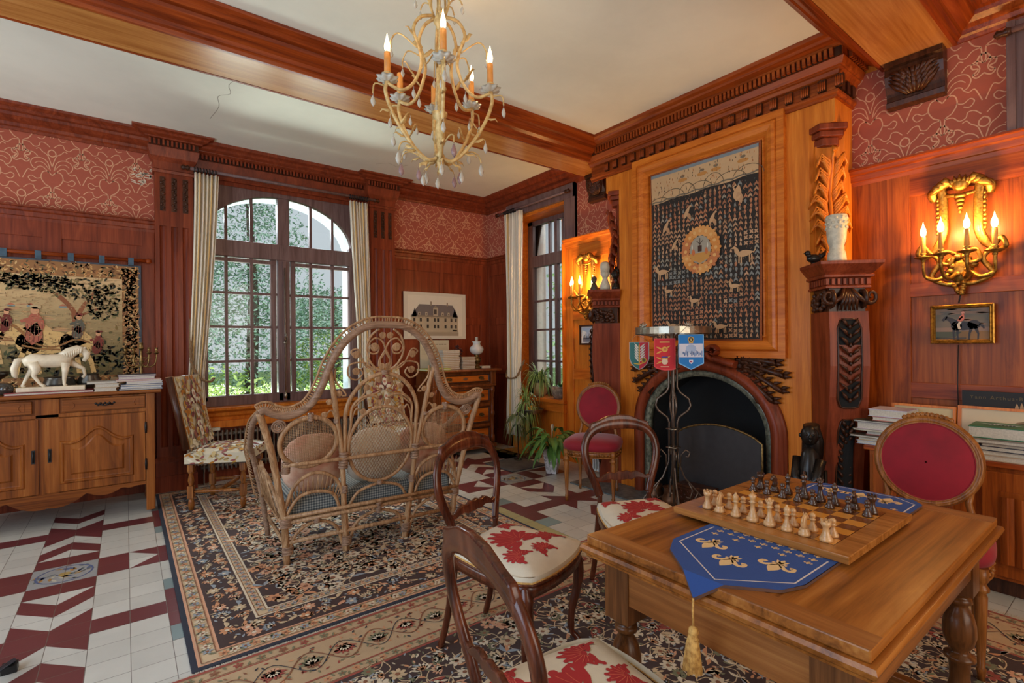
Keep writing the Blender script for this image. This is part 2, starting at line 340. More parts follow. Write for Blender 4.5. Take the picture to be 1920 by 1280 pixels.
# ================================================================== ROOM SHELL
XL, XR, YB, YN, ZC = -3.0, 4.07, -3.2, 5.85, 3.35
T = .1541; CX0, CY0 = -.2977, 4.0445
CREAM, TRED, TEAL, YEL = (200, 197, 186), (108, 54, 56), (130, 148, 146), (186, 166, 110)
V = Vec(lambda a, b_, d: (a, b_, d))
V.rect(XL, XR+.3, YB, YN+.3, CREAM); V.up()
def tl(cx, pts, c): V.poly([(cx+a*T, CY0+b_*T) for a, b_ in pts], c)
for cx in (CX0-22*T, CX0, CX0+22*T):
    for sg in (1, -1):
        m_ = lambda L: [(a, b_*sg) for a, b_ in (L if sg > 0 else L[::-1])]
        tl(cx, m_([(-1, 1), (1, 1), (1, 2), (-1, 2)]), TRED)
        tl(cx, m_([(-1, 2), (0, 3), (0, 4), (-1, 3)]), TRED); tl(cx, m_([(0, 3), (1, 2), (1, 3), (0, 4)]), TRED)
        tl(cx, m_([(-1, 4), (0, 5), (0, 6), (-1, 7)]), TRED); tl(cx, m_([(0, 5), (1, 4), (1, 7), (0, 6)]), TRED)
        tl(cx, m_([(-1, 8), (0, 7), (0, 8), (-1, 9)]), TRED); tl(cx, m_([(0, 7), (1, 8), (1, 9), (0, 8)]), TRED)
        for sx_ in (1, -1):
            q = lambda L: [(a*sx_, b_*sg) for a, b_ in (L if sg*sx_ > 0 else L[::-1])]
            tl(cx, q([(1, 5), (3, 5), (3, 6), (1, 6)]), TRED); tl(cx, q([(3, 4), (4, 4), (4, 7), (3, 7)]), TRED)
            tl(cx, q([(3, 3), (4, 3), (4, 4), (3, 4)]), TEAL); tl(cx, q([(3, 7), (4, 7), (4, 8), (3, 8)]), TEAL)
            tl(cx, q([(1, 0), (2, 0), (2, 1), (1, 1)]), TRED); tl(cx, q([(3, 0), (4, 0), (4, 1), (3, 1)]), TRED)
            tl(cx, q([(2, 1), (3, 0), (3, 1)]), TRED)
            tl(cx, q([(4, 4), (5, 4), (5, 11), (4, 11)]), (176, 168, 120))
    tl(cx, [(-1, -1), (1, -1), (1, 1), (-1, 1)], (156, 158, 156)); V.up()
    for k in range(40):
        t = rnd.random()*2*pi; r = rnd.random()*.13; x, y = cx+r*cos(t), CY0+r*sin(t)
        V.leaf(x, y, .05, .018, t+1.2, rnd.choice([(92, 110, 142), (196, 190, 168), (170, 130, 76), (108, 120, 120)]))
    for sx_ in (-1, 1):
        for b_ in range(-10, 11):
            if abs(b_) > 3: V.line(spiral(cx+sx_*4.5*T, CY0+b_*T, .055, b_, 1.2, 12), .012, YEL)
    V.up()
    V.line([(cx+.13*cos(t), CY0+.13*sin(t)) for t in [k*pi/12 for k in range(24)]], .01, (86, 104, 140), True); V.disc(cx, CY0, .03, (176, 150, 90)); V.d -= 2*V.step
V.rect(3.55, 4.07, 4.75, 5.25, (186, 136, 62)); V.rect(3.75, 4.07, 1.2, 3.5, (96, 60, 44))
struct(V.build('floor', W['tile']))
# ---- ceiling
box_obj('ceiling', W['plaster'], (XL, XR+.3, YB, YN+.3, ZC, ZC+.1), kind='structure')
cv = Vec(lambda a, b_, d: (a, b_, ZC-.0006))
cv.line(cat([(.68, 4.2), (.64, 4.35), (.67, 4.5), (.60, 4.6), (.63, 4.8), (.60, 5.1)], 4), .006, (168, 160, 142)); cv.line(cat([(2.2, 5.3), (2.3, 5.2), (2.42, 5.24), (2.5, 5.14)], 4), .005, (168, 160, 142))
struct(cv.build('ceiling', W['paper']))
# ---- cornices and beams
CORN = [(0, 3.17), (.02, 3.17), (.03, 3.19), (.045, 3.2), (.05, 3.225), (.085, 3.24), (.115, 3.262), (.12, 3.285), (.15, 3.29), (.165, 3.31), (.195, 3.33), (.2, 3.35), (0, 3.35)]
struct(MB().sweep(CORN, [(XL, YN), (XR, YN), (XR, 3.87)], side=-1).build('trim_1', W['redbrown']))
struct(MB().sweep(CORN, [(XL, 3.87), (XR, 3.87)], side=1).build('trim_1', W['beamside']))
struct(MB().sweep(CORN, [(XL, 3.53), (3.78, 3.53)], side=-1).build('trim_2', W['beamside']))
struct(MB().sweep(CORN, [(XL, 1.15), (XR, 1.15)], side=1).build('trim_3', W['beamside']))
struct(MB().sweep(CORN, [(XL, .80), (XR, .80), (XR, YB)], side=-1).build('trim_4', W['beamside']))
for y0, y1 in ((3.53, 3.87), (.80, 1.15), (-2.0, -1.65)):
    o = struct(MB().box(XL, XR, y0, y1, 3.172, ZC+.02).build('trim_5', W['beam'], bev=.004))
BE = [(0, 2.985), (.018, 2.985), (.018, 3.0), (.03, 3.012), (.03, 3.03), (.012, 3.04), (.012, 3.12), (.035, 3.128), (.045, 3.15), (.06, 3.155), (.06, 3.165), (.07, 3.168), (.085, 3.21), (.075, 3.222), (.075, 3.275), (.10, 3.28), (.11, 3.29), (.16, 3.30), (.17, 3.315), (.2, 3.325), (.205, 3.35), (0, 3.35)]
struct(MB().sweep(BE, [(3.77, 3.55), (3.77, 1.35), (4.07, 1.35)], side=-1).build('trim_6', W['panely']))
m_ = MB(); d_ = MB(); k_ = MB()
for k in range(64):
    y = 3.42-k*.0335
    if y < 1.34: break
    m_.box(3.664, 3.69, y-.019, y, 3.222, 3.276)
for k in range(20):
    y = 3.36-k*.1065; d_.box(3.735, 3.765, y-.05, y, 3.042, 3.118)
    for q in range(4): k_.lathe([(.001, 0), (.006, .01), (.006, .05), (.001, .07)], (3.733, y-.006-q*.0125, 3.045), 6)
for k in range(9): m_.box(3.78+k*.033, 3.796+k*.033, 1.248, 1.27, 3.222, 3.276)
for k in range(3): d_.box(3.80+k*.09, 3.85+k*.09, 1.315, 1.345, 3.042, 3.118)
struct(m_.build('trim_7', W['panely'])); struct(d_.build('trim_8', W['carve'])); struct(k_.build('trim_8', W['panely']))
struct(MB().box(3.688, 3.695, 1.28, 3.5, 3.219, 3.278).build('trim_8', W['carve']))  # dark strip painting the shade in the gaps between dentils

# ---- north wall (arched window)
WX0, WX1, WC, WZ0 = .60, 2.155, 1.377, .76
m_ = MB(); m_.box(XL-.2, .56, YN, 6.2, 0, ZC); m_.box(2.19, XR+.5, YN, 6.2, 0, ZC); m_.box(.5, 2.25, YN+.12, 6.2, 0, .70); m_.box(.5, 2.25, YN, 6.2, 3.0, ZC)
struct(m_.build('wall_north', W['redbrown']))
# dark arched boarding above and round the arch
def arch(a, b_, z0, n=24): return [(WC-a*cos(pi*k/n), z0+b_*sin(pi*k/n)) for k in range(n+1)]
m_ = MB(); A = arch(.745, .49, 2.47)
for y in (5.86, 5.93):
    for k in range(24): m_.poly([(A[k][0], y, A[k][1]), (A[k+1][0], y, A[k+1][1]), (A[k+1][0], y, 3.06), (A[k][0], y, 3.06)])
for k in range(24): m_.poly([(A[k][0], 5.86, A[k][1]), (A[k][0], 5.93, A[k][1]), (A[k+1][0], 5.93, A[k+1][1]), (A[k+1][0], 5.86, A[k+1][1])])
m_.box(.55, WC-.745, 5.86, 5.93, .7, 3.06); m_.box(WC+.745, 2.2, 5.86, 5.93, .7, 3.06)
struct(m_.build('window_1', W['winframe']))
m_ = MB(); OA, IA = arch(.85, .62, 2.45), arch(.79, .545, 2.45)   # painted outer reveal
for k in range(24):
    m_.poly([(IA[k][0], 5.95, IA[k][1]), (IA[k+1][0], 5.95, IA[k+1][1]), (IA[k+1][0], 6.3, IA[k+1][1]), (IA[k][0], 6.3, IA[k][1])])
    m_.poly([(IA[k][0], 6.3, IA[k][1]), (IA[k+1][0], 6.3, IA[k+1][1]), (IA[k+1][0]*1.5-.6, 6.3, 4.0), (IA[k][0]*1.5-.6, 6.3, 4.0)])
m_.box(.3, WC-.79, 5.94, 6.32, -.3, 2.45); m_.box(WC+.79, 2.6, 5.94, 6.32, -.3, 2.45); m_.box(.4, 2.4, 5.96, 6.36, .62, .74)
struct(m_.build('wall_north', W['reveal']))
# the window itself
win = struct(MB().box(1.317, 1.437, 5.87, 5.96, .76, 2.98).box(.55, 2.2, 5.865, 5.955, 2.285, 2.455).box(.55, 2.2, 5.87, 5.95, .745, .85).box(.57, .66, 5.87, 5.95, .8, 2.5).box(2.10, 2.18, 5.87, 5.95, .8, 2.5).build('window_1', W['winframe'], bev=.006))
m_ = MB()
for x in (.828, 1.065, 1.669, 1.912): m_.box(x-.014, x+.014, 5.895, 5.935, .8, 2.92)
for z in (1.202, 1.558, 1.912): m_.box(.62, 2.14, 5.897, 5.933, z-.013, z+.013)
m_.box(1.25, 1.30, 5.888, 5.94, .8, 2.3); m_.box(1.455, 1.50, 5.888, 5.94, .8, 2.3); m_.box(.6, 1.3, 5.88, 5.94, 2.235, 2.27); m_.box(1.45, 2.15, 5.88, 5.94, 2.235, 2.27); m_.box(1.36, 1.394, 5.845, 5.88, .76, 2.27)
m_.build('glazing_bar', W['winframe'], win)
MB().box(.6, 2.15, 5.912, 5.918, .8, 2.95).build('pane', W['glass'], win)
m_ = MB(); m_.tube([(1.377, 5.835, .8), (1.377, 5.835, 2.2)], .006); m_.lathe([(.012, 0), (.02, .01), (.012, .03), (.008, .04)], (1.377, 5.835, 1.38))
m_.tube([(1.377, 5.82, 1.40), (1.362, 5.80, 1.43), (1.377, 5.79, 1.49), (1.392, 5.80, 1.43), (1.377, 5.82, 1.40)], .006); m_.lathe([(.014, 0), (.02, .03), (.01, .07)], (1.377, 5.835, .79))
m_.build('espagnolette_handle', W['steel'], win)
# sill, apron and niche
m_ = MB(); m_.sweep([(0, .60), (.02, .60), (.025, .64), (.05, .66), (.055, .69), (.10, .71), (.12, .72), (.125, .745), (0, .75)], [(.53, 5.86), (2.3, 5.86)], side=-1)
m_.box(.53, 2.3, 5.80, 5.86, .54, .61)
struct(m_.build('trim_9', W['gold']))
struct(MB().box(.52, 2.31, 5.84, 5.98, 0, .6).build('trim_9', W['redbrown']))
# pilasters
def pilaster(x0, x1, ztop):
    w_ = (x1-x0); P = [(x0, 5.86), (x0, 5.72)]
    for k in range(3):
        c = x0+w_*(.2+.3*k); r = w_*.085
        P += [(c-r*cos(pi*j/6), 5.72+.02*sin(pi*j/6)) for j in range(7)]
    P += [(x1, 5.72), (x1, 5.86)]
    m_ = MB(); m_.prism(P, .42, ztop); m_.box(x0, x1, 5.72, 5.86, ztop, 3.0); m_.box(x0, x1, 5.72, 5.86, .3, .42); m_.box(x0-.02, x1+.02, 5.70, 5.86, 0, .15); m_.box(x0-.01, x1+.01, 5.71, 5.86, .15, .3)
    m_.sweep([(0, .27), (.02, .275), (.02, .30), (.01, .32), (0, .33)], [(x0, 5.85), (x0, 5.72), (x1, 5.72), (x1, 5.85)], side=-1)
    m_.sweep([(0, 2.985), (.015, 2.985), (.02, 3.01), (.005, 3.02), (.012, 3.09), (.035, 3.13), (.05, 3.19), (.055, 3.215), (.045, 3.22), (.045, 3.28), (.075, 3.284), (.08, 3.295), (.12, 3.31), (.13, 3.325), (.165, 3.335), (.17, 3.35), (0, 3.35)], [(x0, 5.85), (x0, 5.72), (x1, 5.72), (x1, 5.85)], side=-1)
    n = int(w_/.031)+2
    for k in range(n): m_.box(x0-.045+k*.034, x0-.028+k*.034, 5.650, 5.68, 3.226, 3.276)
    struct(m_.build('trim_10', W['redbrown']))
    d_ = MB()
    for k in range(3):
        c = x0+w_*(.2+.3*k); d_.box(c-.022, c+.022, 5.717, 5.73, 2.63, 2.95)
        for j in range(9): d_.blob((c+.008*(-1)**j, 5.714, 2.655+j*.034), (.014, .008, .014), 8, 5)
    struct(d_.build('trim_11', W['carve']))
    struct(MB().box(x0-.045, x1+.045, 5.672, 5.68, 3.224, 3.278).build('trim_11', W['carve']))  # dark backing: shade of the dentil gaps put into colour
pilaster(.226, .525, 2.49); pilaster(2.30, 2.605, 2.5)
m_ = MB(); m_.sweep([(0, 3.04), (.03, 3.04), (.04, 3.06), (.05, 3.09), (.065, 3.15), (.075, 3.185), (.065, 3.19), (.065, 3.245), (.10, 3.25), (.105, 3.262), (.15, 3.285), (.16, 3.305), (.195, 3.32), (.20, 3.35), (0, 3.35)], [(.52, 5.85), (2.3, 5.85)], side=-1)
for k in range(52): m_.box(.535+k*.034, .552+k*.034, 5.752, 5.786, 3.196, 3.242)
struct(m_.build('trim_12', W['redbrown'])); struct(MB().box(.52, 2.3, 5.779, 5.786, 3.193, 3.244).build('trim_11', W['carve']))  # carve strip paints the shade between the dentils

# ---- panelling
def panelling(f, a0, a1, stiles, rails, mats, name='wall_north', z0=0, z1=2.46, d=.02):
    # f(a, z, d): d is the distance proud of the wall
    def bx(m_, A0, A1, Z0, Z1, D0, D1):
        i = [m_.av(f(a, z, q)) for q in (D0, D1) for z in (Z0, Z1) for a in (A0, A1)]
        for q in ((0, 1, 3, 2), (4, 6, 7, 5), (0, 4, 5, 1), (2, 3, 7, 6), (0, 2, 6, 4), (1, 5, 7, 3)): m_.af([i[k] for k in q])
    m1, m2, m3 = MB(), MB(), MB(); bx(m1, a0, a1, z0, z1, 0, .006)
    for a, w_ in stiles: bx(m2, a, a+w_, z0, z1, .006, d)
    for z, h in rails: bx(m3, a0, a1, z, z+h, .006, d-.001)
    struct(m1.build(name, mats[0])); struct(m2.build(name, mats[0], bev=.003)); struct(m3.build(name, mats[1], bev=.003))
LEDGE = [(0, 2.43), (.02, 2.435), (.025, 2.46), (.035, 2.465), (.04, 2.50), (.055, 2.51), (.06, 2.53), (.075, 2.535), (.075, 2.548), (0, 2.55)]
RAILS = [(0, .2), (.95, .12), (1.62, .1), (2.30, .16)]
fN = lambda a, z, d: (a, YN-d, z)
mm_ = (W['redbrown'], W['redbrown'])
panelling(fN, XL, .226, [(-2.9, .1), (-2.2, .12), (-1.4, .12), (-.555, .125), (.125, .1)], RAILS, mm_)
panelling(fN, 2.605, XR, [(2.6, .07), (3.28, .06), (3.93, .14)], RAILS, mm_)
struct(MB().sweep(LEDGE, [(XL, YN), (.226, YN)], side=-1).build('trim_13', W['redbrown']))
struct(MB().sweep(LEDGE, [(2.605, YN), (XR, YN), (XR, 5.36)], side=-1).build('trim_13', W['redbrown']))
fE = lambda a, z, d: (XR-d, -a, z)      # a = -Y
panelling(fE, -5.85, -5.33, [(-5.85, .06), (-5.42, .09)], RAILS, mm_, 'wall_east')
panelling(fE, -4.25, -3.3, [(-4.25, .12), (-3.6, .3)], RAILS, (W['gold'], W['goldy']), 'wall_east')
panelling(fE, -1.4, .5, [(-1.4, .38), (-.2, .12)], [(0, .2), (.99, .1), (1.64, .09), (2.29, .17)], (W['panel'], W['panely']), 'wall_east', z1=2.46)
struct(MB().sweep(LEDGE, [(XR, 4.255), (XR, 3.3)], side=-1).build('trim_14', W['goldy']))
struct(MB().sweep(LEDGE, [(XR, 1.36), (XR, -.5)], side=-1).build('trim_14', W['panely']))
struct(MB().box(3.995, 4.08, 4.245, 4.256, 0, 2.5).build('trim_14', W['gold']))
# ---- east wall
m_ = MB(); m_.box(XR, 4.6, 5.30, 6.2, 0, ZC); m_.box(XR, 4.6, YB-.2, 4.25, 0, ZC); m_.box(XR, 4.6, 4.2, 5.4, 0, .66); m_.box(XR, 4.6, 4.2, 5.4, 3.0, ZC)
struct(m_.build('wall_east', W['gold']))
m_ = MB(); m_.box(4.36, 4.6, 5.22, 5.3, .6, 3.02); m_.box(4.36, 4.6, 4.25, 4.30, .6, 3.02)
struct(m_.build('wall_east', W['white']))
# casing of side window
m_ = MB(); m_.box(4.035, 4.08, 4.07, 4.25, 2.55, 3.18); m_.box(4.03, 4.085, 4.07, 4.10, 2.55, 3.18); m_.box(4.03, 4.085, 4.07, 5.36, 3.02, 3.18); m_.box(4.04, 4.08, 5.28, 5.36, .6, 3.18)
struct(m_.build('trim_15', W['winframe']))
m_ = MB(); m_.box(4.08, 4.36, 5.27, 5.3, .7, 3.0); m_.box(4.08, 4.36, 4.25, 4.27, .7, 3.0); m_.box(4.08, 4.36, 4.25, 5.3, 2.985, 3.02)
struct(m_.build('trim_15', W['goldy']))
m_ = MB(); m_.box(3.99, 4.36, 4.24, 5.3, .655, .70); m_.box(4.03, 4.1, 4.24, 5.3, .55, .655)
struct(m_.build('trim_16', W['goldy'], bev=.006))
w2 = struct(MB().box(4.33, 4.4, 5.17, 5.28, .7, 3.0).box(4.33, 4.4, 4.26, 4.32, .7, 3.0).box(4.325, 4.4, 4.26, 5.28, 2.37, 2.52).box(4.33, 4.4, 4.26, 5.28, 2.93, 3.0).box(4.33, 4.4, 4.26, 5.28, .7, .8).build('window_2', W['winframe'], bev=.005))
m_ = MB()
for y in (4.86, 4.60, 4.74): m_.box(4.345, 4.38, y-.014, y+.014, .75, 2.98) if y != 4.74 else m_.box(4.335, 4.385, 4.70, 4.75, .75, 2.98)
for z in (1.13, 1.54, 1.92): m_.box(4.347, 4.378, 4.3, 5.2, z-.013, z+.013)
m_.build('glazing_bar', W['winframe'], w2); MB().box(4.36, 4.366, 4.3, 5.2, .75, 2.95).build('pane', W['glass'], w2)
# white shutters folded open outside the side window
def shutter(loc, rot, lab):
    t = thing('window_shutter', lab, 'shutter', loc, rot, 'open white shutters outside the windows')
    m_ = MB().box(0, .03, 0, .42, 0, .0+2.3)
    for k in range(40): m_.rbox((.034, .21, .08+k*.055), (.012, .34, .04), 0, .0)
    m_.build('shutter_panel', W['white'], t); return t
shutter((4.62, 4.92, .72), -1.15, 'white painted shutter standing open outside the side window')
# ---- casing of a further opening at the right end of the east wall
struct(MB().box(4.02, 4.09, .38, .56, 2.55, 3.17).box(4.0, 4.09, .52, .555, 2.55, 3.17).build('trim_17', W['winframe']))
# ---- unseen walls behind the camera and on the left, with openings added for daylight
m_ = MB(); m_.box(XL-.2, XL, YB, -.6, 0, ZC); m_.box(XL-.2, XL, 3.0, 3.9, 0, ZC); m_.box(XL-.2, XL, 5.3, 6.0, 0, ZC); m_.box(XL-.2, XL, 3.9, 5.3, 0, .5); m_.box(XL-.2, XL, 3.9, 5.3, 2.9, ZC); m_.box(XL-.2, XL, -.6, 3.0, 0, .5); m_.box(XL-.2, XL, -.6, 3.0, 2.9, ZC); struct(m_.build('wall_west', W['panel']))
m_ = MB(); m_.box(XL, -.5, YB-.2, YB, 0, ZC); m_.box(2.9, XR, YB-.2, YB, 0, ZC); m_.box(-.5, 2.9, YB-.2, YB, 0, .5); m_.box(-.5, 2.9, YB-.2, YB, 2.9, ZC); struct(m_.build('wall_south', W['panel']))

# ---- damask wallpaper
PB, PL = (168, 84, 62), (214, 158, 122)
def damask(f, a0, a1, z0=2.53, z1=3.2, ph=0):
    P = .385; V = Vec(f, .0008); V.rect(a0, a1, z0, z1, PB); V.up()
    def ln(cx, cz, pts, w_=.006, n=4):
        for s_ in (1, -1):
            L = cat([(x, y) for x, y in pts], n); L = [(cx+s_*x, cz+y) for x, y in L]
            run = []
            for q in L+[None]:
                if q and a0 < q[0] < a1 and z0 < q[1] < z1: run.append(q)
                else:
                    if len(run) > 1: V.line(run, w_, PL)
                    run = []
    n = int((a1-a0)/P)+3
    for i in range(-1, n*2):
        cx = a0+ph+i*P/2; odd = i % 2
        for cz in ((2.86-.0, 2.86-.74) if not odd else (2.86+.37, 2.86-.37)):
            ln(cx, cz, [(0, -.02), (.03, .01), (.06, 0), (.07, -.05), (.045, -.10), (.012, -.125), (.01, -.19), (.004, -.22)], .007)
            ln(cx, cz, [(.012, .02), (.03, .09), (.07, .12), (.115, .11), (.135, .07), (.12, .03), (.10, .02)])
            ln(cx, cz, [(.02, .03), (.05, .075), (.085, .085), (.11, .065)], .005)
            ln(cx, cz, [(.02, 0), (.06, .045), (.09, .04), (.10, .02), (.125, .0), (.15, .01), (.17, -.03), (.185, -.07)])
            ln(cx, cz, [(.0, .05), (.012, .1), (.03, .15), (.06, .175), (.08, .20), (.10, .19)])
            ln(cx, cz, [(.07, -.05), (.10, -.06), (.13, -.04), (.15, -.06), (.13, -.09), (.10, -.08)])
            ln(cx, cz, [(.012, -.125), (.05, -.13), (.08, -.16), (.11, -.15), (.12, -.12), (.15, -.12), (.18, -.15)])
            ln(cx, cz, [(.004, -.22), (.03, -.2), (.055, -.215), (.05, -.24), (.025, -.25), (.05, -.28), (.03, -.3), (.0, -.28)], .008)
            ln(cx, cz, [(.0, .2), (.02, .185), (.025, .16), (.012, .145), (.0, .14)], .008)
            ln(cx, cz, [(.09, .13), (.12, .16), (.16, .15), (.175, .12), (.16, .09), (.14, .1)], .006)
            ln(cx, cz, [(.16, .15), (.17, .19), (.192, .21)], .009)
    return V
struct(damask(lambda a, b_, d: (a, YN-.004-d, b_), XL, .226, ph=.2).build('wall_north', W['wallpaper']))
V = damask(lambda a, b_, d: (a, YN-.004-d, b_), 2.6, XR, ph=.15)
struct(V.build('wall_north', W['wallpaper']))
for a0, a1, ph in ((-XR-1.78, -5.36, .1), (-4.07, -3.2, .12), (-1.4, -.56, .16), (.1, 3.0, .1)):
    struct(damask(lambda a, b_, d: (XR-.004-d, -a, b_), a0, a1, ph=ph).build('wall_east', W['wallpaper']))
# torn paper beside the pilaster
tv = Vec(lambda a, b_, d: (a, YN-.006-d, b_)); tr = random.Random(3)
for k in range(26): tv.leaf(.05+tr.random()*.16, 2.93+tr.random()*.12-.06*tr.random(), .05, .012, tr.random()*6, (214, 196, 170))
struct(tv.build('wall_north', W['paper']))
# ---- corbels under the beams
def corbel(y0, y1, lab):
    t = thing('beam_corbel', lab, 'corbel', (4.06, (y0+y1)/2, 2.9), 0, 'dark carved corbels under the ceiling beams'); h = (y1-y0)/2
    P = [(0, .27), (-.10, .27), (-.105, .235), (-.085, .225), (-.09, .18), (-.075, .12), (-.045, .06), (-.045, .03), (-.06, .02), (-.055, -.01), (-.02, -.02), (0, -.02)]
    m_ = MB(); A = [m_.av((x, -h, z)) for x, z in P]; B = [m_.av((x, h, z)) for x, z in P]; n = len(P)
    m_.af(A); m_.af(B[::-1])
    for k in range(n): m_.af([A[k], B[k], B[(k+1) % n], A[(k+1) % n]])
    m_.build('corbel_block', W['carve'], t); m_ = MB()
    for k in range(-3, 4):
        for j in range(4):
            q = k*h/4; m_.tube([(-.05-.012*j, q*.3, .05+j*.03), (-.075-.008*j, q*.8, .10+j*.03), (-.082, q*1.15, .14+j*.02)], [.012, .016, .004], 6)
    m_.build('carved_acanthus', W['carve'], t)
corbel(3.60, 3.84, 'dark carved corbel under the beam left of the fireplace')
corbel(.83, 1.13, 'dark carved acanthus corbel under the beam right of the fireplace')
# ================================================================== CHIMNEY BREAST
AC, AH = 2.345, .535                      # arch centre (y) and half width
m_ = MB()
PL = [(4.07, 1.35), (3.93, 1.35), (3.77, 1.512), (3.77, 3.206), (3.93, 3.368), (4.07, 3.368)]
m_.prism(PL, 1.14, 2.83); m_.box(3.77, 4.07, 1.35, 3.368, 2.83, 3.3)
m_.prism([(4.07, 1.35), (3.93, 1.35), (3.77, 1.512), (3.77, AC-AH), (4.07, AC-AH)], 0, 1.14); m_.prism([(4.07, AC+AH), (3.77, AC+AH), (3.77, 3.206), (3.93, 3.368), (4.07, 3.368)], 0, 1.14)
def arc(a, b_, z0=.645, n=28): return [(AC-a*cos(pi*k/n), z0+b_*sin(pi*k/n)) for k in range(n+1)]
IA = arc(AH, .445)
for k in range(28):
    (y0, z0), (y1, z1) = IA[k], IA[k+1]; m_.poly([(3.77, y0, z0), (3.77, y1, z1), (3.77, y1, 1.15), (3.77, y0, 1.15)]); m_.poly([(3.77, y0, z0), (4.06, y0, z0), (4.06, y1, z1), (3.77, y1, z1)])
so_ = MB()
for k in range(28):
    (y0, z0), (y1, z1) = IA[k], IA[k+1]; so_.poly([(3.79, y0, z0-.004), (4.06, y0, z0-.004), (4.06, y1, z1-.004), (3.79, y1, z1-.004)])
struct(so_.build('wall_east', W['soot_black']))
struct(m_.build('wall_east', W['gold']))
struct(MB().box(4.04, 4.068, AC-AH-.02, AC+AH+.02, 0, 1.13).box(3.775, 4.05, AC-AH+.001, AC-AH+.006, 0, .66).box(3.775, 4.05, AC+AH-.006, AC+AH-.001, 0, .66).box(3.6, 4.05, AC-AH, AC+AH, 0, .012).build('wall_east', W['soot_black']))
ch = thing('chimneypiece', 'tall carved oak chimneypiece with arched fireplace opening and framed panel above', 'fireplace', (3.77, AC, 0))
def cb(m_, n, mat, **k): 
    for i, p in enumerate(m_.v): m_.v[i] = p-Vector((3.77, AC, 0))
    return m_.build(n, mat, ch, **k)
fB = lambda a, z, d: (3.77-d, a, z)
m_ = MB(); m_.frame([(0, 0), (0, .045), (.05, .045), (.055, .036), (.065, .05), (.085, .055), (.12, .04), (.15, .012), (.155, .018), (.165, .018), (.17, 0)], 1.662, 3.015, 1.238, 3.022, fB); cb(m_, 'panel_frame', W['goldy'])
m_ = MB(); prof = []
for (a, b_, x) in ((.575, .485, 0), (.575, .485, .045), (.59, .5, .06), (.62, .53, .075), (.65, .56, .06), (.665, .575, .03), (.68, .59, .028), (.68, .59, 0)): prof.append((a, b_, x))
rg = []
for sd, zz in ((-1, 0), (-1, .3)): rg.append([(3.77-x, AC+sd*a, zz) for a, b_, x in prof])
for k in range(33): t = pi*k/32; rg.append([(3.77-x, AC-a*cos(t), .645+b_*sin(t)) for a, b_, x in prof])
for zz in (.3, 0): rg.append([(3.77-x, AC+a, zz) for a, b_, x in prof])
m_.rings(rg, cap=False); cb(m_, 'arch_moulding', W['redbrown'])
plain('green_marble', (132, 132, 112), .3, c2=(44, 48, 40), vs_=38, coat=.3); W['marble'] = MATS['green_marble']
m_ = MB(); rg = []
pr_ = [(.525, .435, -.06), (.525, .435, .012), (.58, .49, .012), (.58, .49, 0)]
rg.append([(3.77-x, AC-a, 0) for a, b_, x in pr_])
for k in range(33): t = pi*k/32; rg.append([(3.77-x, AC-a*cos(t), .645+b_*sin(t)) for a, b_, x in pr_])
rg.append([(3.77-x, AC+a, 0) for a, b_, x in pr_]); m_.rings(rg, cap=False); cb(m_, 'marble_lining', W['marble'])
# scrolls at the crown of the arch and the carved foliage of the spandrels
for s_ in (-1, 1):
    c = AC+s_*.15; m_ = MB()
    L = [(AC+s_*.33, 1.185), (AC+s_*.24, 1.205), (AC+s_*.16, 1.23)]+[(c+s_*(.0)+(.062*(1-k/26))*cos(-pi/2-s_*0+(-s_)*k*.36), 1.285+(.062*(1-k/26))*sin(-pi/2+(-s_)*k*.36)) for k in range(24)]
    m_.tube([(3.70, a, z) for a, z in L], [(.03, .05)]*3+[(.022*(1-k/40), .05) for k in range(24)], 8, flat=(0, 0, 1)); cb(m_, 'scroll', W['redbrown'])
    m_ = MB(); rr = random.Random(5)
    for (z0, L, an, w_) in ((1.225, .30, -.06, .03), (1.20, .36, -.22, .034), (1.19, .38, -.48, .034), (1.16, .36, -.68, .03), (1.15, .30, -.9, .024), (1.225, .2, -.12, .03)):
        y0 = AC+s_*.30
        for j in range(7):
            t = j/6; bx, bz = y0+s_*L*t*cos(an)*1.0, z0+L*t*sin(an)
            for q in (-1, 1):
                m_.tube([(3.765, bx, bz), (3.735, bx+s_*.03, bz+q*.018*(1.2-t*.5)), (3.745, bx+s_*.065, bz+q*.03*(1.2-t*.6))], [.010, .016, .004], 6)
        m_.tube([(3.755, y0, z0), (3.735, y0+s_*L*.5*cos(an), z0+L*.5*sin(an)+.01), (3.72, y0+s_*L*cos(an), z0+L*sin(an)), (3.75, y0+s_*(L*cos(an)+.02), z0+L*sin(an)-.03)], [w_*.5, w_*.45, w_*.6, .006], 8)
    cb(m_, 'carved_foliage', W['carve'])
m_ = MB()
for k in range(-3, 4): m_.tube([(3.74, AC+k*.008, 1.23), (3.70, AC+k*.024, 1.28), (3.73, AC+k*.034, 1.34-abs(k)*.01)], [.008, .014, .004], 6)
cb(m_, 'carved_shell', W['carve'])
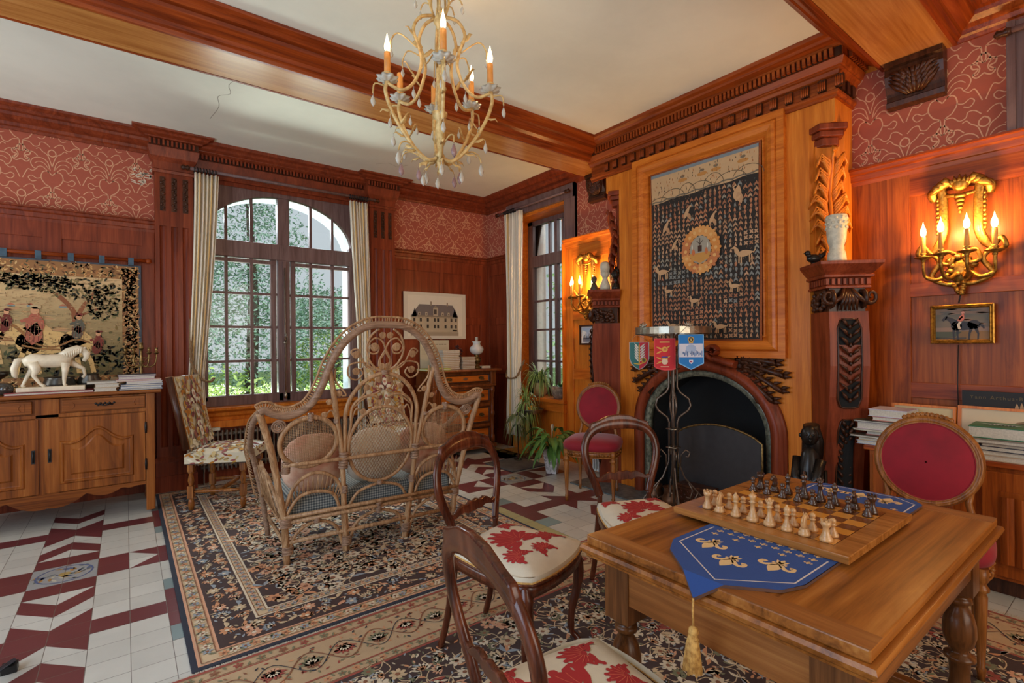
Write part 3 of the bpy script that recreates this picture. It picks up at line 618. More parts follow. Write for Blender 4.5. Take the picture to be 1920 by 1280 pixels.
# diagonal consoles, acanthus brackets and shelves at both corners
def diag(C, n, t): 
    M = Matrix((Vector((t[0], t[1], 0)), Vector((n[0], n[1], 0)), Vector((0, 0, 1)))).transposed().to_4x4(); M.translation = (C[0], C[1], 0)
    return Matrix.Translation((-3.77, -AC, 0)) @ M
q2 = 1/math.sqrt(2)
for C, n, t in (((3.85, 1.431), (-q2, -q2), (q2, -q2)), ((3.85, 3.287), (-q2, q2), (q2, q2))):
    M = diag(C, n, t)
    m_ = MB(); m_.M = M
    P = [(0, 1.55), (.25, 1.55), (.262, 1.4), (.265, 1.2), (.25, 1.0), (.225, .85), (.20, .7), (.185, .55), (.175, .4), (.175, .25), (.2, .12), (.2, 0), (0, 0)]
    A = [m_.av((-.11, b_, z)) for b_, z in P]; B = [m_.av((.125, b_, z)) for b_, z in P]; k_ = len(P); m_.af(A); m_.af(B[::-1])
    for k in range(k_): m_.af([A[k], B[k], B[(k+1) % k_], A[(k+1) % k_]])
    con = m_.build('console', W['redbrown'], ch)
    fz = lambda z: .25+.015*sin(pi*(1.55-z)/.6) if z > .95 else max(.178, .25-(.95-z)*.22)
    m_ = MB(); m_.M = M; f_ = MB(); f_.M = M
    for (za, zb, w_) in ((.93, 1.50, .07), (.12, .85, .05)):
        L = [(.007+w_*cos(u), (zb+za)/2+((zb-za)/2)*sin(u)*(1 if 1 else 1)) for u in [2*pi*k/24 for k in range(24)]]
        L = [(.007+max(-w_, min(w_, (x-.007)*1.5)), (zb+za)/2+max(-(zb-za)/2, min((zb-za)/2, (z-(zb+za)/2)*1.12))) for x, z in L]
        f_.poly([(x, fz(z)+.002, z) for x, z in L]); m_.tube([(x, fz(z)+.002, z) for x, z in L], .006, 6, closed=True)
        nn = 9 if zb > 1 else 14
        for j in range(nn):
            z = za+.05+(zb-za-.1)*j/(nn-1); u = sin(pi*(j+1)/(nn+1))
            m_.blob((.007, fz(z)+.008, z), (.010, .012, .016), 8, 5)
            for q in (-1, 1):
                m_.tube([(.007+q*.012, fz(z)+.006, z), (.007+q*w_*.5, fz(z)+.022, z+.03), (.007+q*w_*.85*min(1, .5+u), fz(z)+.008, z+.055)], [.006, .011, .003], 6)
    f_.build('console_field', W['soot_black'], con); m_.build('console_carving', W['carve'], con)  # near-black field behind the carving
    m_ = MB(); m_.M = M
    for s_ in (-1, 1):
        c = .007+s_*.095
        m_.tube([(c, .12, 1.60), (c, .2, 1.63)]+[(c+.0, .235+.045*(1-k/18)*cos(pi/2-k*.42), 1.625+.05*(1-k/18)*sin(pi/2-k*.42)) for k in range(16)], [(.022, .02)]*2+[(.018*(1-k/26), .03) for k in range(16)], 8)
        m_.tube([(.007+s_*.02, .24, 1.70), (.007+s_*.05, .27, 1.64), (.007+s_*.11, .27, 1.60)]+[(.007+s_*(.125+.036*(1-k/16)*sin(k*.45)), .27, 1.645-.045*(1-k/16)*cos(k*.45)) for k in range(15)], [.012, .016, .017]+[.013*(1-k/24) for k in range(15)], 8)
    m_.box(-.10, .115, .02, .235, 1.55, 1.71)
    for k in range(5): m_.tube([(.007, .24, 1.70), (.007+(k-2)*.02, .27, 1.62), (.007+(k-2)*.026, .25, 1.555)], [.008, .014, .004], 6)
    rr = random.Random(9)
    for k in range(26): m_.blob((-.115-.012*rr.random(), .06+.16*rr.random(), 1.56+.12*rr.random()), (.016, .018, .018), 8, 5); m_.blob((.13+.01*rr.random(), .04+.14*rr.random(), 1.57+.1*rr.random()), (.014, .016, .016), 8, 5)
    m_.build('carved_capital', W['carve'], ch)
    m_ = MB(); m_.M = M
    S = [(-.005, 1.70), (.008, 1.70), (.008, 1.715), (.0, 1.72), (.0, 1.765), (.02, 1.77), (.022, 1.785), (.012, 1.79), (.03, 1.81), (.06, 1.85), (.062, 1.87), (-.12, 1.87)]
    m_.sweep(S, [(-.12, 0), (-.12, .245), (.135, .245), (.135, 0)], side=1)
    m_.box(-.12, .135, 0, .245, 1.70, 1.868)
    for k in range(8): m_.box(-.128+k*.0345, -.110+k*.0345, .245, .256, 1.722, 1.762)
    for k in range(7): m_.box(-.131, -.12, .02+k*.0345, .038+k*.0345, 1.722, 1.762); m_.box(.135, .146, .02+k*.0345, .038+k*.0345, 1.722, 1.762)
    m_.build('console_shelf', W['redbrown'], ch, bev=.002)
    m_ = MB(); m_.M = M                       # acanthus leaf
    cl = lambda z: .02+.055*max(0, 1-abs(z-2.58)/.22)+.05*max(0, 1-abs(z-2.1)/.3)
    m_.tube([(0, cl(z)+.01, z) for z in [1.88+.06*k for k in range(13)]]+[(0, .11, 2.66), (0, .12, 2.63)], [.012]*13+[.02, .012], 8)
    for j in range(8):
        z = 1.90+j*.088; w_ = .11 if 1 < j < 5 else .082
        for q in (-1, 1):
            for e_ in range(4):
                zz = z+e_*.02; m_.tube([(q*.006, cl(zz)-.01, zz-.06), (q*w_*.35, cl(zz)+.018, zz-.005), (q*w_*(.66+.06*e_), cl(zz)+.022-.006*e_, zz+.05), (q*w_*(.92+.06*e_), cl(zz)-.002, zz+.075-.03*e_), (q*w_*(1.0+.04*e_), cl(zz)-.03, zz+.05-.03*e_)], [(.010, .006), (.018, .010), (.017, .010), (.012, .008), (.003, .003)], 6, flat=(0, 1, 0))
    m_.box(-.08, .08, 0, .015, 1.88, 2.7)
    m_.build('acanthus_bracket', W['gold'] if n[1] < 0 else W['redbrown'], ch)
    m_ = MB(); m_.M = M
    m_.prism([(-.115, -.01), (.115, -.01), (.09, .10), (-.09, .10)], 2.785, 2.83); m_.prism([(-.1, -.01), (.1, -.01), (.075, .08), (-.075, .08)], 2.745, 2.785); m_.prism([(-.085, -.01), (.085, -.01), (.05, .06), (-.05, .06)], 2.69, 2.745)
    m_.build('bracket_cap', W['redbrown'], ch, bev=.008)

# ================================================================== TAPESTRY OVER THE FIRE
tp = thing('millefleur_tapestry', 'dark flowered tapestry with small animals hanging above the fireplace', 'tapestry', (3.74, 2.325, 1.37))
def fT(a, b_, d): return (-d-.006*sin(b_*6+a*3), -a, b_)
MB().grid(lambda u, v: (-.006*sin(v*1.485*6+(u-.5)*.985*3)+.006, -(u-.5)*.985, v*1.485), 14, 30).build('backing_cloth', plain('terracotta_binding', (156, 84, 44), .9, vs_=90), tp, solid=.006)
V = Vec(fT, .0009); V.up(2); BW = .478
for i in range(12):
    for j in range(16): V.rect(-BW+i*BW/6, -BW+(i+1)*BW/6, .012+j*.0909, .012+(j+1)*.0909, (44, 38, 34))
V.up()
rt = random.Random(11); CT = [(178, 132, 96), (166, 116, 82), (190, 148, 112), (158, 104, 74), (150, 140, 122), (182, 120, 84), (128, 128, 122)]
ani = [(.33, 1.13, .075, 0), (-.33, .99+.0, .06, 1), (-.12, 1.07, .06, 1), (.11, .98, .055, 1), (.37, .66, .085, 2), (-.36, .60, .075, 2), (-.3, .43, .05, 3), (.29, .42, .055, 3), (-.05, .33, .055, 3), (-.26, .13, .06, 2), (.18, .11, .062, 2), (-.24, .82, .05, 1)]
for j in range(31):
    for i in range(23):
        x = -.455+i*.0414+rt.random()*.008; z = .035+j*.0388+rt.random()*.01
        if z > 1.20+.02*sin(x*9) or (x*x/.034+(z-.745)**2/.04) < 1 or any((x-a)**2+(z-b_)**2 < (s_*.75)**2 for a, b_, s_, k in ani): continue
        kind = int(3*sin(i//4*2.3+j//3*1.7)+6) % 4; c = CT[int((i//4*7+j//3*5)) % 7]; c = rt.choice(CT) if rt.random() < .3 else c
        if kind == 0:
            for q in (-1, 1): V.leaf(x, z+.014, .034, .013, pi/2+q*2.6, c)
            V.leaf(x, z-.004, .028, .012, pi/2, c)
        elif kind == 1: V.disc(x, z+.008, .011, c, n=8, r2=.014); V.leaf(x-.003, z-.014, .02, .008, 1.2, c); V.leaf(x+.003, z-.014, .02, .008, 1.9, c)
        elif kind == 2:
            for q in (.8, 2.34, 3.9, 5.5): V.leaf(x, z, .021, .012, q, c)
        else: V.leaf(x-.007, z-.016, .038, .011, 1.3, c); V.leaf(x+.008, z-.018, .034, .010, 1.9, c)
for k in range(1500):
    x, z = rt.uniform(-.46, .46), rt.uniform(.02, 1.22)
    if (x*x/.034+(z-.745)**2/.04) < 1: continue
    V.leaf(x, z, .016, .004, rt.choice((1.1, 1.6, 2.1)), rt.choice([(112, 84, 64), (92, 96, 92), (132, 96, 66)]))
V.up()
HC = (196, 160, 118)
for i in range(16):
    xa, xb = -BW+i*BW/8, -BW+(i+1)*BW/8; hz = lambda x: 1.23+.035*x+.006*sin(x*20)
    for j in range(3): V.poly([(xa, hz(xa)+(1.467-hz(xa))*j/3), (xb, hz(xb)+(1.467-hz(xb))*j/3), (xb, hz(xb)+(1.467-hz(xb))*(j+1)/3), (xa, hz(xa)+(1.467-hz(xa))*(j+1)/3)], HC)
V.up()
for i in range(16): V.rect(-BW+i*BW/8, -BW+(i+1)*BW/8, 1.44, 1.467, (124, 132, 136))
for k, (x, w_, h) in enumerate([(-.4, .1, .05), (-.26, .12, .09), (-.12, .08, .10), (0, .11, .08), (.12, .09, .11), (.26, .13, .08), (.4, .12, .09)]):
    V.line([(x+w_*cos(t), 1.225+h*sin(t)+x*.04) for t in [pi*k_/12 for k_ in range(13)]], .005, (92, 78, 58))
V.line([(-BW+k*BW/12, 1.222+.006*sin(k*1.9)+(k/24)*.04) for k in range(25)], .012, (112, 100, 84))
for k in range(110):
    x = rt.uniform(-.46, .46); z = rt.uniform(1.24, 1.42)+x*.03; V.leaf(x, z, rt.uniform(.012, .03), .006, pi/2+rt.uniform(-.3, .3), rt.choice([(150, 92, 52), (96, 78, 58), (176, 112, 62), (78, 66, 54)]))
for x in (-.16, .14, .02, .36): V.disc(x, 1.36+x*.03, .045, (186, 128, 66), .016, 10); V.disc(x, 1.39+x*.03, .022, (120, 104, 84), .012, 8)
for a, b_, s_, k in ani:
    c = (196, 154, 112); V.up()
    if k == 1: V.leaf(a-s_*.6, b_-s_*.8, s_*2.1, s_*.6, 1.05, c); V.leaf(a, b_, s_*1.2, s_*.55, 5.2, (184, 138, 98)); V.disc(a+s_*.5, b_+s_*.85, s_*.17, c)
    elif k == 0: V.leaf(a-s_*.3, b_-s_*.8, s_*1.7, s_*.9, 1.4, c); V.leaf(a-s_*.1, b_+s_*.1, s_*1.3, s_*.7, 5.0, (184, 142, 104)); V.line([(a-s_*.4, b_+.02), (a-s_*.6, b_+s_*.7), (a-s_*.3, b_+s_*.9)], s_*.18, c)
    else:
        V.leaf(a-s_*.8, b_, s_*1.6, s_*.62, .05, c); V.leaf(a-s_*.6, b_-s_*.05, s_*.95, s_*.42, 2.0 if k == 2 else 1.7, c); V.leaf(a-s_*.85, b_+s_*.72, s_*.45, s_*.22, 3.4, c)
        for q in (-.55, -.35, .4, .6): V.line([(a+q*s_, b_-.1*s_), (a+q*s_*1.05, b_-s_*.8)], s_*.13, c)
        V.line([(a+s_*.75, b_), (a+s_*.95, b_+s_*.3)], s_*.1, c)
V.up()
for k in range(16): t = 2*pi*k/16; V.flower(.0+.135*cos(t), .745+.155*sin(t), .05, rt.choice([(206, 134, 66), (214, 150, 84), (190, 116, 70)]), (220, 168, 104), 8, t)
V.up(2); V.disc(0, .745, .095, (160, 150, 132), .115, 20); V.up(); V.poly([(-.095, .72), (.09, .72), (.08, .67), (0, .635), (-.08, .67)], (196, 140, 72)); V.disc(-.005, .65, .04, (140, 136, 128), .01)
V.up(); V.rect(-.02, .015, .73, .78, (70, 44, 34)); V.line([(-.002, .78), (-.002, .84)], .006, (70, 54, 44)); V.line([(-.002, .79), (-.03, .82)], .005, (70, 54, 44)); V.line([(-.002, .79), (.026, .82)], .005, (70, 54, 44)); V.rect(-.008, .004, .75, .76, (190, 150, 110))
for q in (-.06, .055): V.leaf(q, .70, .06, .03, pi/2, (196, 110, 66)); V.leaf(q*1.2, .75, .05, .012, pi/2, (206, 196, 176))
V.build('woven_picture', W['fabric'], tp)

# ================================================================== SCONCES
def sconce(loc, lab):
    LW = 7.5
    t = thing('wall_sconce', lab, 'wall lamp', loc, 0, 'gilt sconces on either side of the fireplace')
    m_ = MB()
    for s_ in (-1, 1):
        m_.tube(cat([(0, s_*.125, .33), (-.03, s_*.135, .37), (-.03, s_*.10, .385), (-.02, s_*.085, .35), (-.02, s_*.08, .2), (-.02, s_*.085, .1), (-.02, s_*.12, .02), (-.02, s_*.17, -.02)], 5), [(.024, .014)]*30+[(.018, .011)]*6, 8, flat=(0, 1, 0))
        for k in range(9): m_.blob((-.02, s_*.108, .12+k*.026), (.010, .011, .012), 8, 5)
        m_.tube(cat([(-.02, s_*.17, -.02), (-.05, s_*.2, .0), (-.04, s_*.18, .05), (-.03, s_*.15, .01), (-.03, s_*.1, -.06), (-.03, s_*.14, -.15), (-.03, s_*.06, -.2), (-.02, 0, -.19)], 5), .014, 8)
        m_.tube(cat([(-.02, s_*.02, -.02), (-.05, s_*.07, .0), (-.05, s_*.09, -.06), (-.05, s_*.05, -.08), (-.05, s_*.03, -.04)], 5), .012, 8)
        for k in range(3): m_.tube([(-.02, s_*.03, .40+k*.01), (-.05, s_*(.07+.02*k), .43-.02*k), (-.04, s_*(.11+.02*k), .42-.03*k)], [.012, .026, .006], 8)
    for k in range(-3, 4): m_.tube([(-.02, k*.008, .38), (-.05, k*.02, .42), (-.035, k*.027, .46-abs(k)*.008)], [.008, .012, .003], 6)
    m_.blob((-.03, 0, .40), (.03, .042, .042), 12, 8)
    for k in range(5): m_.blob((-.03, 0, .33-k*.024), (.016, .03-k*.005, .014), 10, 6)
    m_.tube([(-.02, -.08, .345), (-.02, 0, .335), (-.02, .08, .345)], .012, 8)
    for k in range(10): a = k*.63; m_.blob((-.035, .05*cos(a)*(1.2 if k % 2 else .8), -.09+.055*sin(a)), (.022, .022, .02), 8, 6)
    for k in range(14): a = k*2.1; m_.blob((-.03-.01*(k % 2), .032*cos(a)*(1-k/18), -.2-k*.0045+.012*sin(a)), (.016, .014, .013), 8, 5)
    m_.blob((-.02, 0, -.12), (.03, .06, .08), 12, 8); m_.lathe([(.001, -.27), (.012, -.262), (.016, -.25), (.006, -.24)], (-.03, 0, 0), 10)
    m_.build('gilt_backplate', W['brass'], t)
    for y, x in ((-.162, -.10), (-.058, -.19), (.058, -.19), (.162, -.10)):
        m_ = MB(); m_.tube(cat([(-.03, y*.3, -.13), (-.05+x*.3, y*.6, -.17), (x*.8, y*.95, -.15), (x, y, -.10), (x, y, -.05)], 5), [.012]*10+[.009]*11, 8)
        m_.lathe([(.006, -.06), (.014, -.052), (.010, -.045), (.045, -.030), (.047, -.026), (.02, -.024), (.012, -.012), (.018, -.004), (.014, .0)], (x, y, 0), 16)
        arm = m_.build('arm', W['brass'], t)
        MB().lathe([(.013, -.005), (.013, .095), (.010, .1)], (x, y, 0), 12).build('candle_tube', W['candle'], arm)
        MB().lathe([(.006, .098), (.014, .112), (.0165, .128), (.013, .148), (.006, .166), (.003, .18), (.001, .192)], (x, y, 0), 12).build('flame_bulb', W['bulb'], arm)
    P = Vector(loc)
    for y in (-.15, -.055, .055, .15): point('sconce_light', (P.x-.17 if abs(y) < .1 else P.x-.11, P.y+y, P.z+.135), LW, (1, .55, .18), .014)
plain('candle_sleeve', (206, 140, 66), .5, emit=(255, 150, 50), es=.12); W['candle'] = MATS['candle_sleeve']
m, nt, b = newmat('lit_bulb'); b.inputs['Base Color'].default_value = (1, .8, .5, 1); b.inputs['Emission Color'].default_value = (1, .80, .50, 1); b.inputs['Emission Strength'].default_value = 3.2; W['bulb'] = m
sconce((4.03, .762, 1.90), 'gilt four candle wall sconce above the horse painting')
sconce((4.03, 3.87, 1.89), 'gilt candle wall sconce left of the fireplace above the small framed picture')

# ================================================================== OBJECTS ON THE CONSOLE SHELVES
plain('pale_alabaster', (206, 196, 172), .5, var=.14, vs_=40, bs=.4); W['alab'] = MATS['pale_alabaster']
plain('dark_bronze', (38, 32, 28), .32, .4, vs_=30, bs=.2); W['bronze'] = MATS['dark_bronze']
plain('grey_bronze', (84, 76, 62), .45, .4, bs=.2); W['gbronze'] = MATS['grey_bronze']
def head(m_, c, r, h, nose=(-1, 0)):
    # small carved head on a neck, facing nose
    x, y, z = c; m_.blob((x, y, z), (r, r, h), 14, 10)
    n = Vector((nose[0], nose[1], 0)).normalized(); s_ = Vector((-n.y, n.x, 0))
    for a, b_, dz, q in ((.98, 0, -.05*1, .22), (.85, .36, .15, .16), (.85, -.36, .15, .16), (.86, 0, -.38, .2), (.1, .98, 0, .2), (.1, -.98, 0, .2)):
        p = Vector((x, y, z))+n*r*a+s_*r*b_; m_.blob((p.x, p.y, p.z+dz*h), (r*q, r*q, r*q*1.3), 8, 6)
m_ = MB(); m_.lathe([(.052, 0), (.056, .01), (.050, .06), (.042, .075), (.040, .10), (.053, .14), (.057, .2), (.060, .27), (.061, .295), (.056, .302), (.02, .302)], seg=24)
head(m_, (0, 0, .145), .044, .05, (-.8, -.6))
for j in range(3):
    for k in range(11): a = 2*pi*k/11+j*.3; m_.blob((.055*cos(a), .055*sin(a), .22+j*.03), (.012, .012, .012), 7, 5)
tag(m_.build('carved_goblet', W['alab'], loc=(3.655, 1.305, 1.87)), 'tall white carved head goblet on the right mantel console', 'figurine')
def bird(loc, rot, lab, s_=1):
    m_ = MB(); m_.blob((0, 0, .035*s_), (.05*s_, .028*s_, .03*s_), 12, 8); m_.blob((.045*s_, 0, .07*s_), (.02*s_, .017*s_, .018*s_), 10, 7); m_.tube([(.03*s_, 0, .045*s_), (.045*s_, 0, .065*s_)], [.018*s_, .014*s_]); m_.tube([(.06*s_, 0, .07*s_), (.078*s_, 0, .066*s_)], [.007*s_, .001]); m_.tube([(-.03*s_, 0, .04*s_), (-.07*s_, 0, .065*s_), (-.085*s_, 0, .09*s_)], [.02*s_, .014*s_, .005]); m_.lathe([(.02*s_, 0), (.018*s_, .01*s_)], (0, 0, 0), 10)
    tag(m_.build('bird_figurine', W['bronze'], loc=loc, rot=rot), lab, 'figurine')
bird((3.615, 1.425, 1.87), 2.6, 'small dark bird figurine beside the white carved goblet')
m_ = MB(); m_.lathe([(.05, 0), (.052, .05), (.036, .085), (.026, .11), (.024, .13)], seg=18); head(m_, (0, 0, .165), .042, .05, (-.75, -.65)); m_.lathe([(.044, .175), (.05, .22), (.046, .26), (.03, .278), (.01, .28)], seg=18)
tag(m_.build('carved_bust', W['alab'], loc=(3.715, 3.345, 1.87)), 'pale stone bust with tall headdress on the left mantel console', 'figurine')
m_ = MB(); m_.lathe([(.055, 0), (.05, .03), (.03, .065), (.02, .08)], seg=16, sy=.8); m_.tube([(0, 0, .07), (-.012, 0, .11)], .02); head(m_, (-.015, 0, .15), .036, .045, (-.9, -.4)); m_.tube([(.0, .0, .16), (.03, .01, .20), (.025, .01, .235)], [.035, .034, .018], 12)
tag(m_.build('carved_bust', W['bronze'], loc=(3.775, 3.255, 1.87)), 'black bust with raised hair, behind the pale bust', 'figurine')
m_ = MB(); m_.lathe([(.036, 0), (.04, .03), (.026, .07), (.016, .085)], seg=14); head(m_, (0, 0, .115), .026, .032, (-.7, -.7)); m_.lathe([(.03, .125), (.028, .14), (.012, .152)], seg=14)
tag(m_.build('carved_bust', W['gbronze'], loc=(3.70, 3.475, 1.87)), 'small grey bronze bust, leftmost on the mantel console', 'figurine')

# ================================================================== FIRE SCREEN, TOOL STAND, POTS, BOX
L = [(2.50, .0), (2.50, .60)]+[(2.50-.7*k/14, .60+.10*sin(pi*k/14)**.7) for k in range(1, 14)]+[(1.80, .60), (1.80, 0)]
fs = thing('fire_screen', 'black arched fire screen with brass rim in the fireplace', 'fire screen', (3.66, 2.15, .012))
R_ = lambda pts: [(0, y-2.15, z) for y, z in pts]
m_ = MB(); A = [m_.av((-.004, y-2.15, z+.0)) for y, z in L]; B = [m_.av((.004, y-2.15, z)) for y, z in L]; m_.af(A); m_.af(B[::-1])
m_.build('screen_sheet', plain('dark_grey_sheet', (58, 56, 58), .45, .2, var=.1), fs)
MB().tube(R_(L), .009, 8).build('brass_rim', W['dullbrass'], fs)
for y_ in (-.34, .34): MB().box(-.03, .03, y_-.01, y_+.01, 0, .02).build('foot', W['dullbrass'], fs)
ts = thing('fire_tool_stand', 'wrought iron stand with wide crown ring in front of the fireplace', 'fire tool stand', (3.32, 2.31, 0))
fs_ = thing  # (kept short)
m_ = MB(); rg = [[((.27+o)*cos(2*pi*k/48), (.27+o)*sin(2*pi*k/48), z) for o, z in ((0, 1.425), (.006, 1.425), (.006, 1.475), (0, 1.475))] for k in range(48)]
m_.rings(rg, cap=False, loop=True, sm=False); m_.build('crown_ring', W['steel'], ts)
for k in range(5):
    a = 2*pi*k/5+.4; m_ = MB(); x, y = .273*cos(a), .273*sin(a); tx, ty = -sin(a), cos(a)
    for q in (-2, -1, 0, 1, 2): m_.tube([(x, y, 1.47), (x+tx*q*.012, y+ty*q*.012, 1.485), (x+tx*q*.018, y+ty*q*.018, 1.515-abs(q)*.006)], [.003, .005, .002], 6)
    m_.build('crown_finial', W['steel'], ts)
m_ = MB()
for k in range(4):
    a = pi*k/2+pi/4; c_, s_ = cos(a), sin(a)
    m_.tube([(.27*c_, .27*s_, 1.43), (.12*c_, .12*s_, 1.41), (.05*c_, .05*s_, 1.36), (.03*c_, .03*s_, 1.25), (.03*c_, .03*s_, 1.02)]+[(r*c_, r*s_, z) for r, z in ((.05, .98), (.115, .93), (.13, .88), (.11, .84), (.045, .79), (.03, .75), (.03, .5))], .0085, 6)
m_.build('bent_rod', W['iron'], ts)
MB().tube([(0, 0, .1), (0, 0, 1.4)], .009, 8).box(-.012, .012, -.012, .012, 1.39, 1.43).build('centre_post', W['iron'], ts)
for z in (.70, .56, 1.16): MB().tube([(.036, .036, z), (-.036, .036, z), (-.036, -.036, z), (.036, -.036, z)], .006, 6, closed=True).build('binding_collar', W['steel'], ts)
for k in range(4):
    a = pi*k/2+pi/4; c_, s_ = cos(a), sin(a); f_ = lambda r, z: (r*c_, r*s_, z)
    m_ = MB(); m_.tube([f_(.03, .60), f_(.035, .45), f_(.08, .33), f_(.15, .25), f_(.22, .17), f_(.26, .06), f_(.27, .006)], .007, 6)
    m_.tube([f_(.05, .40), f_(.055, .50), f_(.09, .54), f_(.12, .52), f_(.11, .485), f_(.09, .49)], .006, 6); m_.tube([f_(.11, .29), f_(.14, .23), f_(.12, .17), f_(.09, .18)], .006, 6); m_.tube([f_(.18, .22), f_(.15, .16), f_(.2, .1), f_(.23, .06)], .006, 6)
    m_.build('leg', W['iron'], ts)
def pennant(loc, rot, shape, draw, lab):
    t = thing('pennant', lab, 'pennant', loc, rot, 'pennants hanging from the iron crown')
    V = Vec(lambda a, b_, d: (a, -.002-d, b_), .0008); draw(V); V.build('banner', W['paint'], t)
    m_ = MB(); m_.prism(shape, -.0015, .001, 'y'); m_.build('backing', W['paintback'], t)
    MB().tube([(shape[0][0], 0, shape[0][1]), (-.02, 0, .06), (shape[1][0], 0, shape[1][1])], .0015, 5).build('hanging_cord', W['steel'], t)
plain('pennant_backing', (190, 180, 176), .7); W['paintback'] = MATS['pennant_backing']
rz = -math.atan2(3.2, 2.3)+.0
def d1(V):
    V.poly(S1, (176, 172, 170)); V.up(); q = lambda L: [(a*.93, b_*.96-.004) for a, b_ in L]
    V.poly(q([(-.075, 0), (0, 0), (0, -.215), (-.03, -.2), (-.06, -.17), (-.075, -.13)]), (40, 104, 100)); V.poly(q([(0, 0), (.075, 0), (.075, -.13), (.06, -.17), (.03, -.2), (0, -.215)]), (196, 32, 44)); V.up()
    for k in range(6): V.leaf(-.004, -.15+k*.02, .055, .012, 2.2, (214, 206, 190)); V.leaf(.004, -.15+k*.02, .06, .013, .75, (214, 206, 190))
    V.rect(-.004, .004, -.16, -.02, (214, 178, 60)); V.line([(-.04, -.165), (0, -.172), (.04, -.155)], .008, (206, 170, 50)); V.disc(.035, -.14, .02, (206, 160, 40)); V.up(); V.disc(.035, -.14, .012, (40, 20, 30)); V.rect(.033, .037, -.148, -.132, (230, 210, 120))
S1 = [(-.075, 0), (.075, 0), (.075, -.13), (.06, -.17), (.03, -.2), (0, -.215), (-.03, -.2), (-.06, -.17), (-.075, -.13)]
S2 = [(-.075, 0), (.075, 0), (.075, -.225), (.05, -.232), (0, -.235), (-.05, -.225), (-.075, -.21)]
S3 = [(-.085, 0), (.085, 0), (.085, -.205), (0, -.25), (-.085, -.205)]
def lion(V, z):
    V.disc(0, z, .022, (214, 156, 66), .02); V.leaf(-.02, z, .045, .012, 2.7, (214, 156, 66)); V.leaf(-.02, z-.012, .045, .012, 3.6, (214, 156, 66)); V.leaf(.015, z+.01, .03, .01, .6, (214, 156, 66)); V.up(); V.disc(.002, z, .01, (190, 110, 60)); V.up()
def d2(V):
    V.poly(S2, (214, 60, 60)); V.up(); V.poly([(a*.9, b_*.93-.008) for a, b_ in S2], (198, 26, 34)); V.up(); V.rect(-.035, .035, -.032, -.022, (206, 150, 80)); lion(V, -.08); lion(V, -.155)
    V.rect(-.022, .022, -.142, -.132, (72, 60, 130)); V.disc(0, -.17, .022, (220, 190, 160)); V.rect(-.03, .03, -.21, -.203, (220, 150, 120))
def d3(V):
    V.poly(S3, (120, 176, 214)); V.up(); V.poly([(a*.93, b_*.96-.003) for a, b_ in S3], (20, 112, 178)); V.up(); V.rect(-.079, .079, -.16, -.065, (206, 200, 206)); V.up()
    V.disc(0, -.1, .035, (160, 172, 196), .03); 
    for k in range(16): V.rect(-.075+k*.0095, -.067+k*.0095, -.155+(k*7 % 5)*.004, -.13+(k*5 % 7)*.003, rt.choice([(120, 140, 176), (196, 200, 208), (90, 112, 150)]))
    V.disc(0, -.035, .021, (196, 150, 60)); V.rect(-.014, .014, -.062, -.052, (206, 160, 60)); V.up(); V.disc(0, -.035, .015, (52, 36, 40)); V.up(); V.rect(-.003, .003, -.043, -.027, (226, 196, 110)); V.rect(-.003, .007, -.043, -.04, (226, 196, 110))
    V.poly([(-.013, -.18), (.013, -.18), (.013, -.195), (0, -.208), (-.013, -.195)], (230, 226, 232)); V.up(); V.rect(-.008, .008, -.197, -.185, (150, 60, 90))
pennant((3.16, 2.50, 1.365), rz, S1, d1, 'green and red shield pennant with wings, left one on the iron crown')
pennant((3.13, 2.245, 1.39), rz, S2, d2, 'red pennant with two golden beasts, middle one on the iron crown')
pennant((3.17, 2.055, 1.415), rz, S3, d3, 'blue and white pointed pennant, right one on the iron crown')
plain('old_copper', (112, 74, 48), .42, .7, var=.3); W['copper'] = MATS['old_copper']
for (x, y, s_, lab) in ((3.50, 2.46, 1, 'brown copper bell pot behind the iron stand'), (3.56, 2.66, .9, 'brown copper pot left of the iron stand by the hearth')):
    tag(MB().lathe([(.02, 0), (.05, .005), (.075, .05), (.078, .09), (.06, .115), (.056, .16), (.064, .175), (.068, .18), (.05, .175), (.045, .12)], seg=24).build('copper_pot', W['copper'], loc=(x, y, .012)) if s_ == 1 else MB().lathe([(.03, 0), (.07, .03), (.075, .08), (.055, .11), (.06, .15), (.05, .15)], seg=24).build('copper_pot', W['copper'], loc=(x, y, .012)), lab, 'pot', 'copper pots on the hearth')
bx = thing('carved_log_box', 'small carved wooden box on the hearth before the screen', 'box', (3.575, 2.28, .015))
MB().box(-.055, .055, -.14, .14, 0, .19).build('box_body', W['carve'], bx, bev=.006); MB().box(-.06, .06, -.15, .15, .19, .215).build('lid', W['carve'], bx, bev=.006)
m_ = MB()
for k in range(5):
    for j in range(3): m_.tube([(-.057, -.11+k*.055+.02*cos(a), .05+j*.05+.018*sin(a)) for a in [2*pi*i/8 for i in range(8)]], .004, 5, closed=True)
m_.build('carved_front', W['mahog'], bx)
st = MB(); st.lathe([(.11, 0), (.11, .04), (.085, .05), (.09, .2), (.095, .4), (.085, .55), (.06, .66), (.03, .70)], seg=18, sy=.8)
st.tube([(-.02, .07, .62), (-.08, .06, .5), (-.10, .0, .46)], [.03, .028, .018]); st.tube([(-.02, -.07, .62), (-.08, -.06, .5), (-.10, 0, .46)], [.03, .028, .018])
st.tube([(.02, 0, .62), (.035, 0, .72), (.01, 0, .83)], [.06, .062, .045], 12)
head(st, (-.012, 0, .765), .052, .066, (-.9, -.44))
for k in range(7): a = 1.2+k*.65; st.tube([(.09*cos(a), .075*sin(a), .55), (.096*cos(a), .08*sin(a), .3), (.1*cos(a), .08*sin(a), .06)], .012, 6)
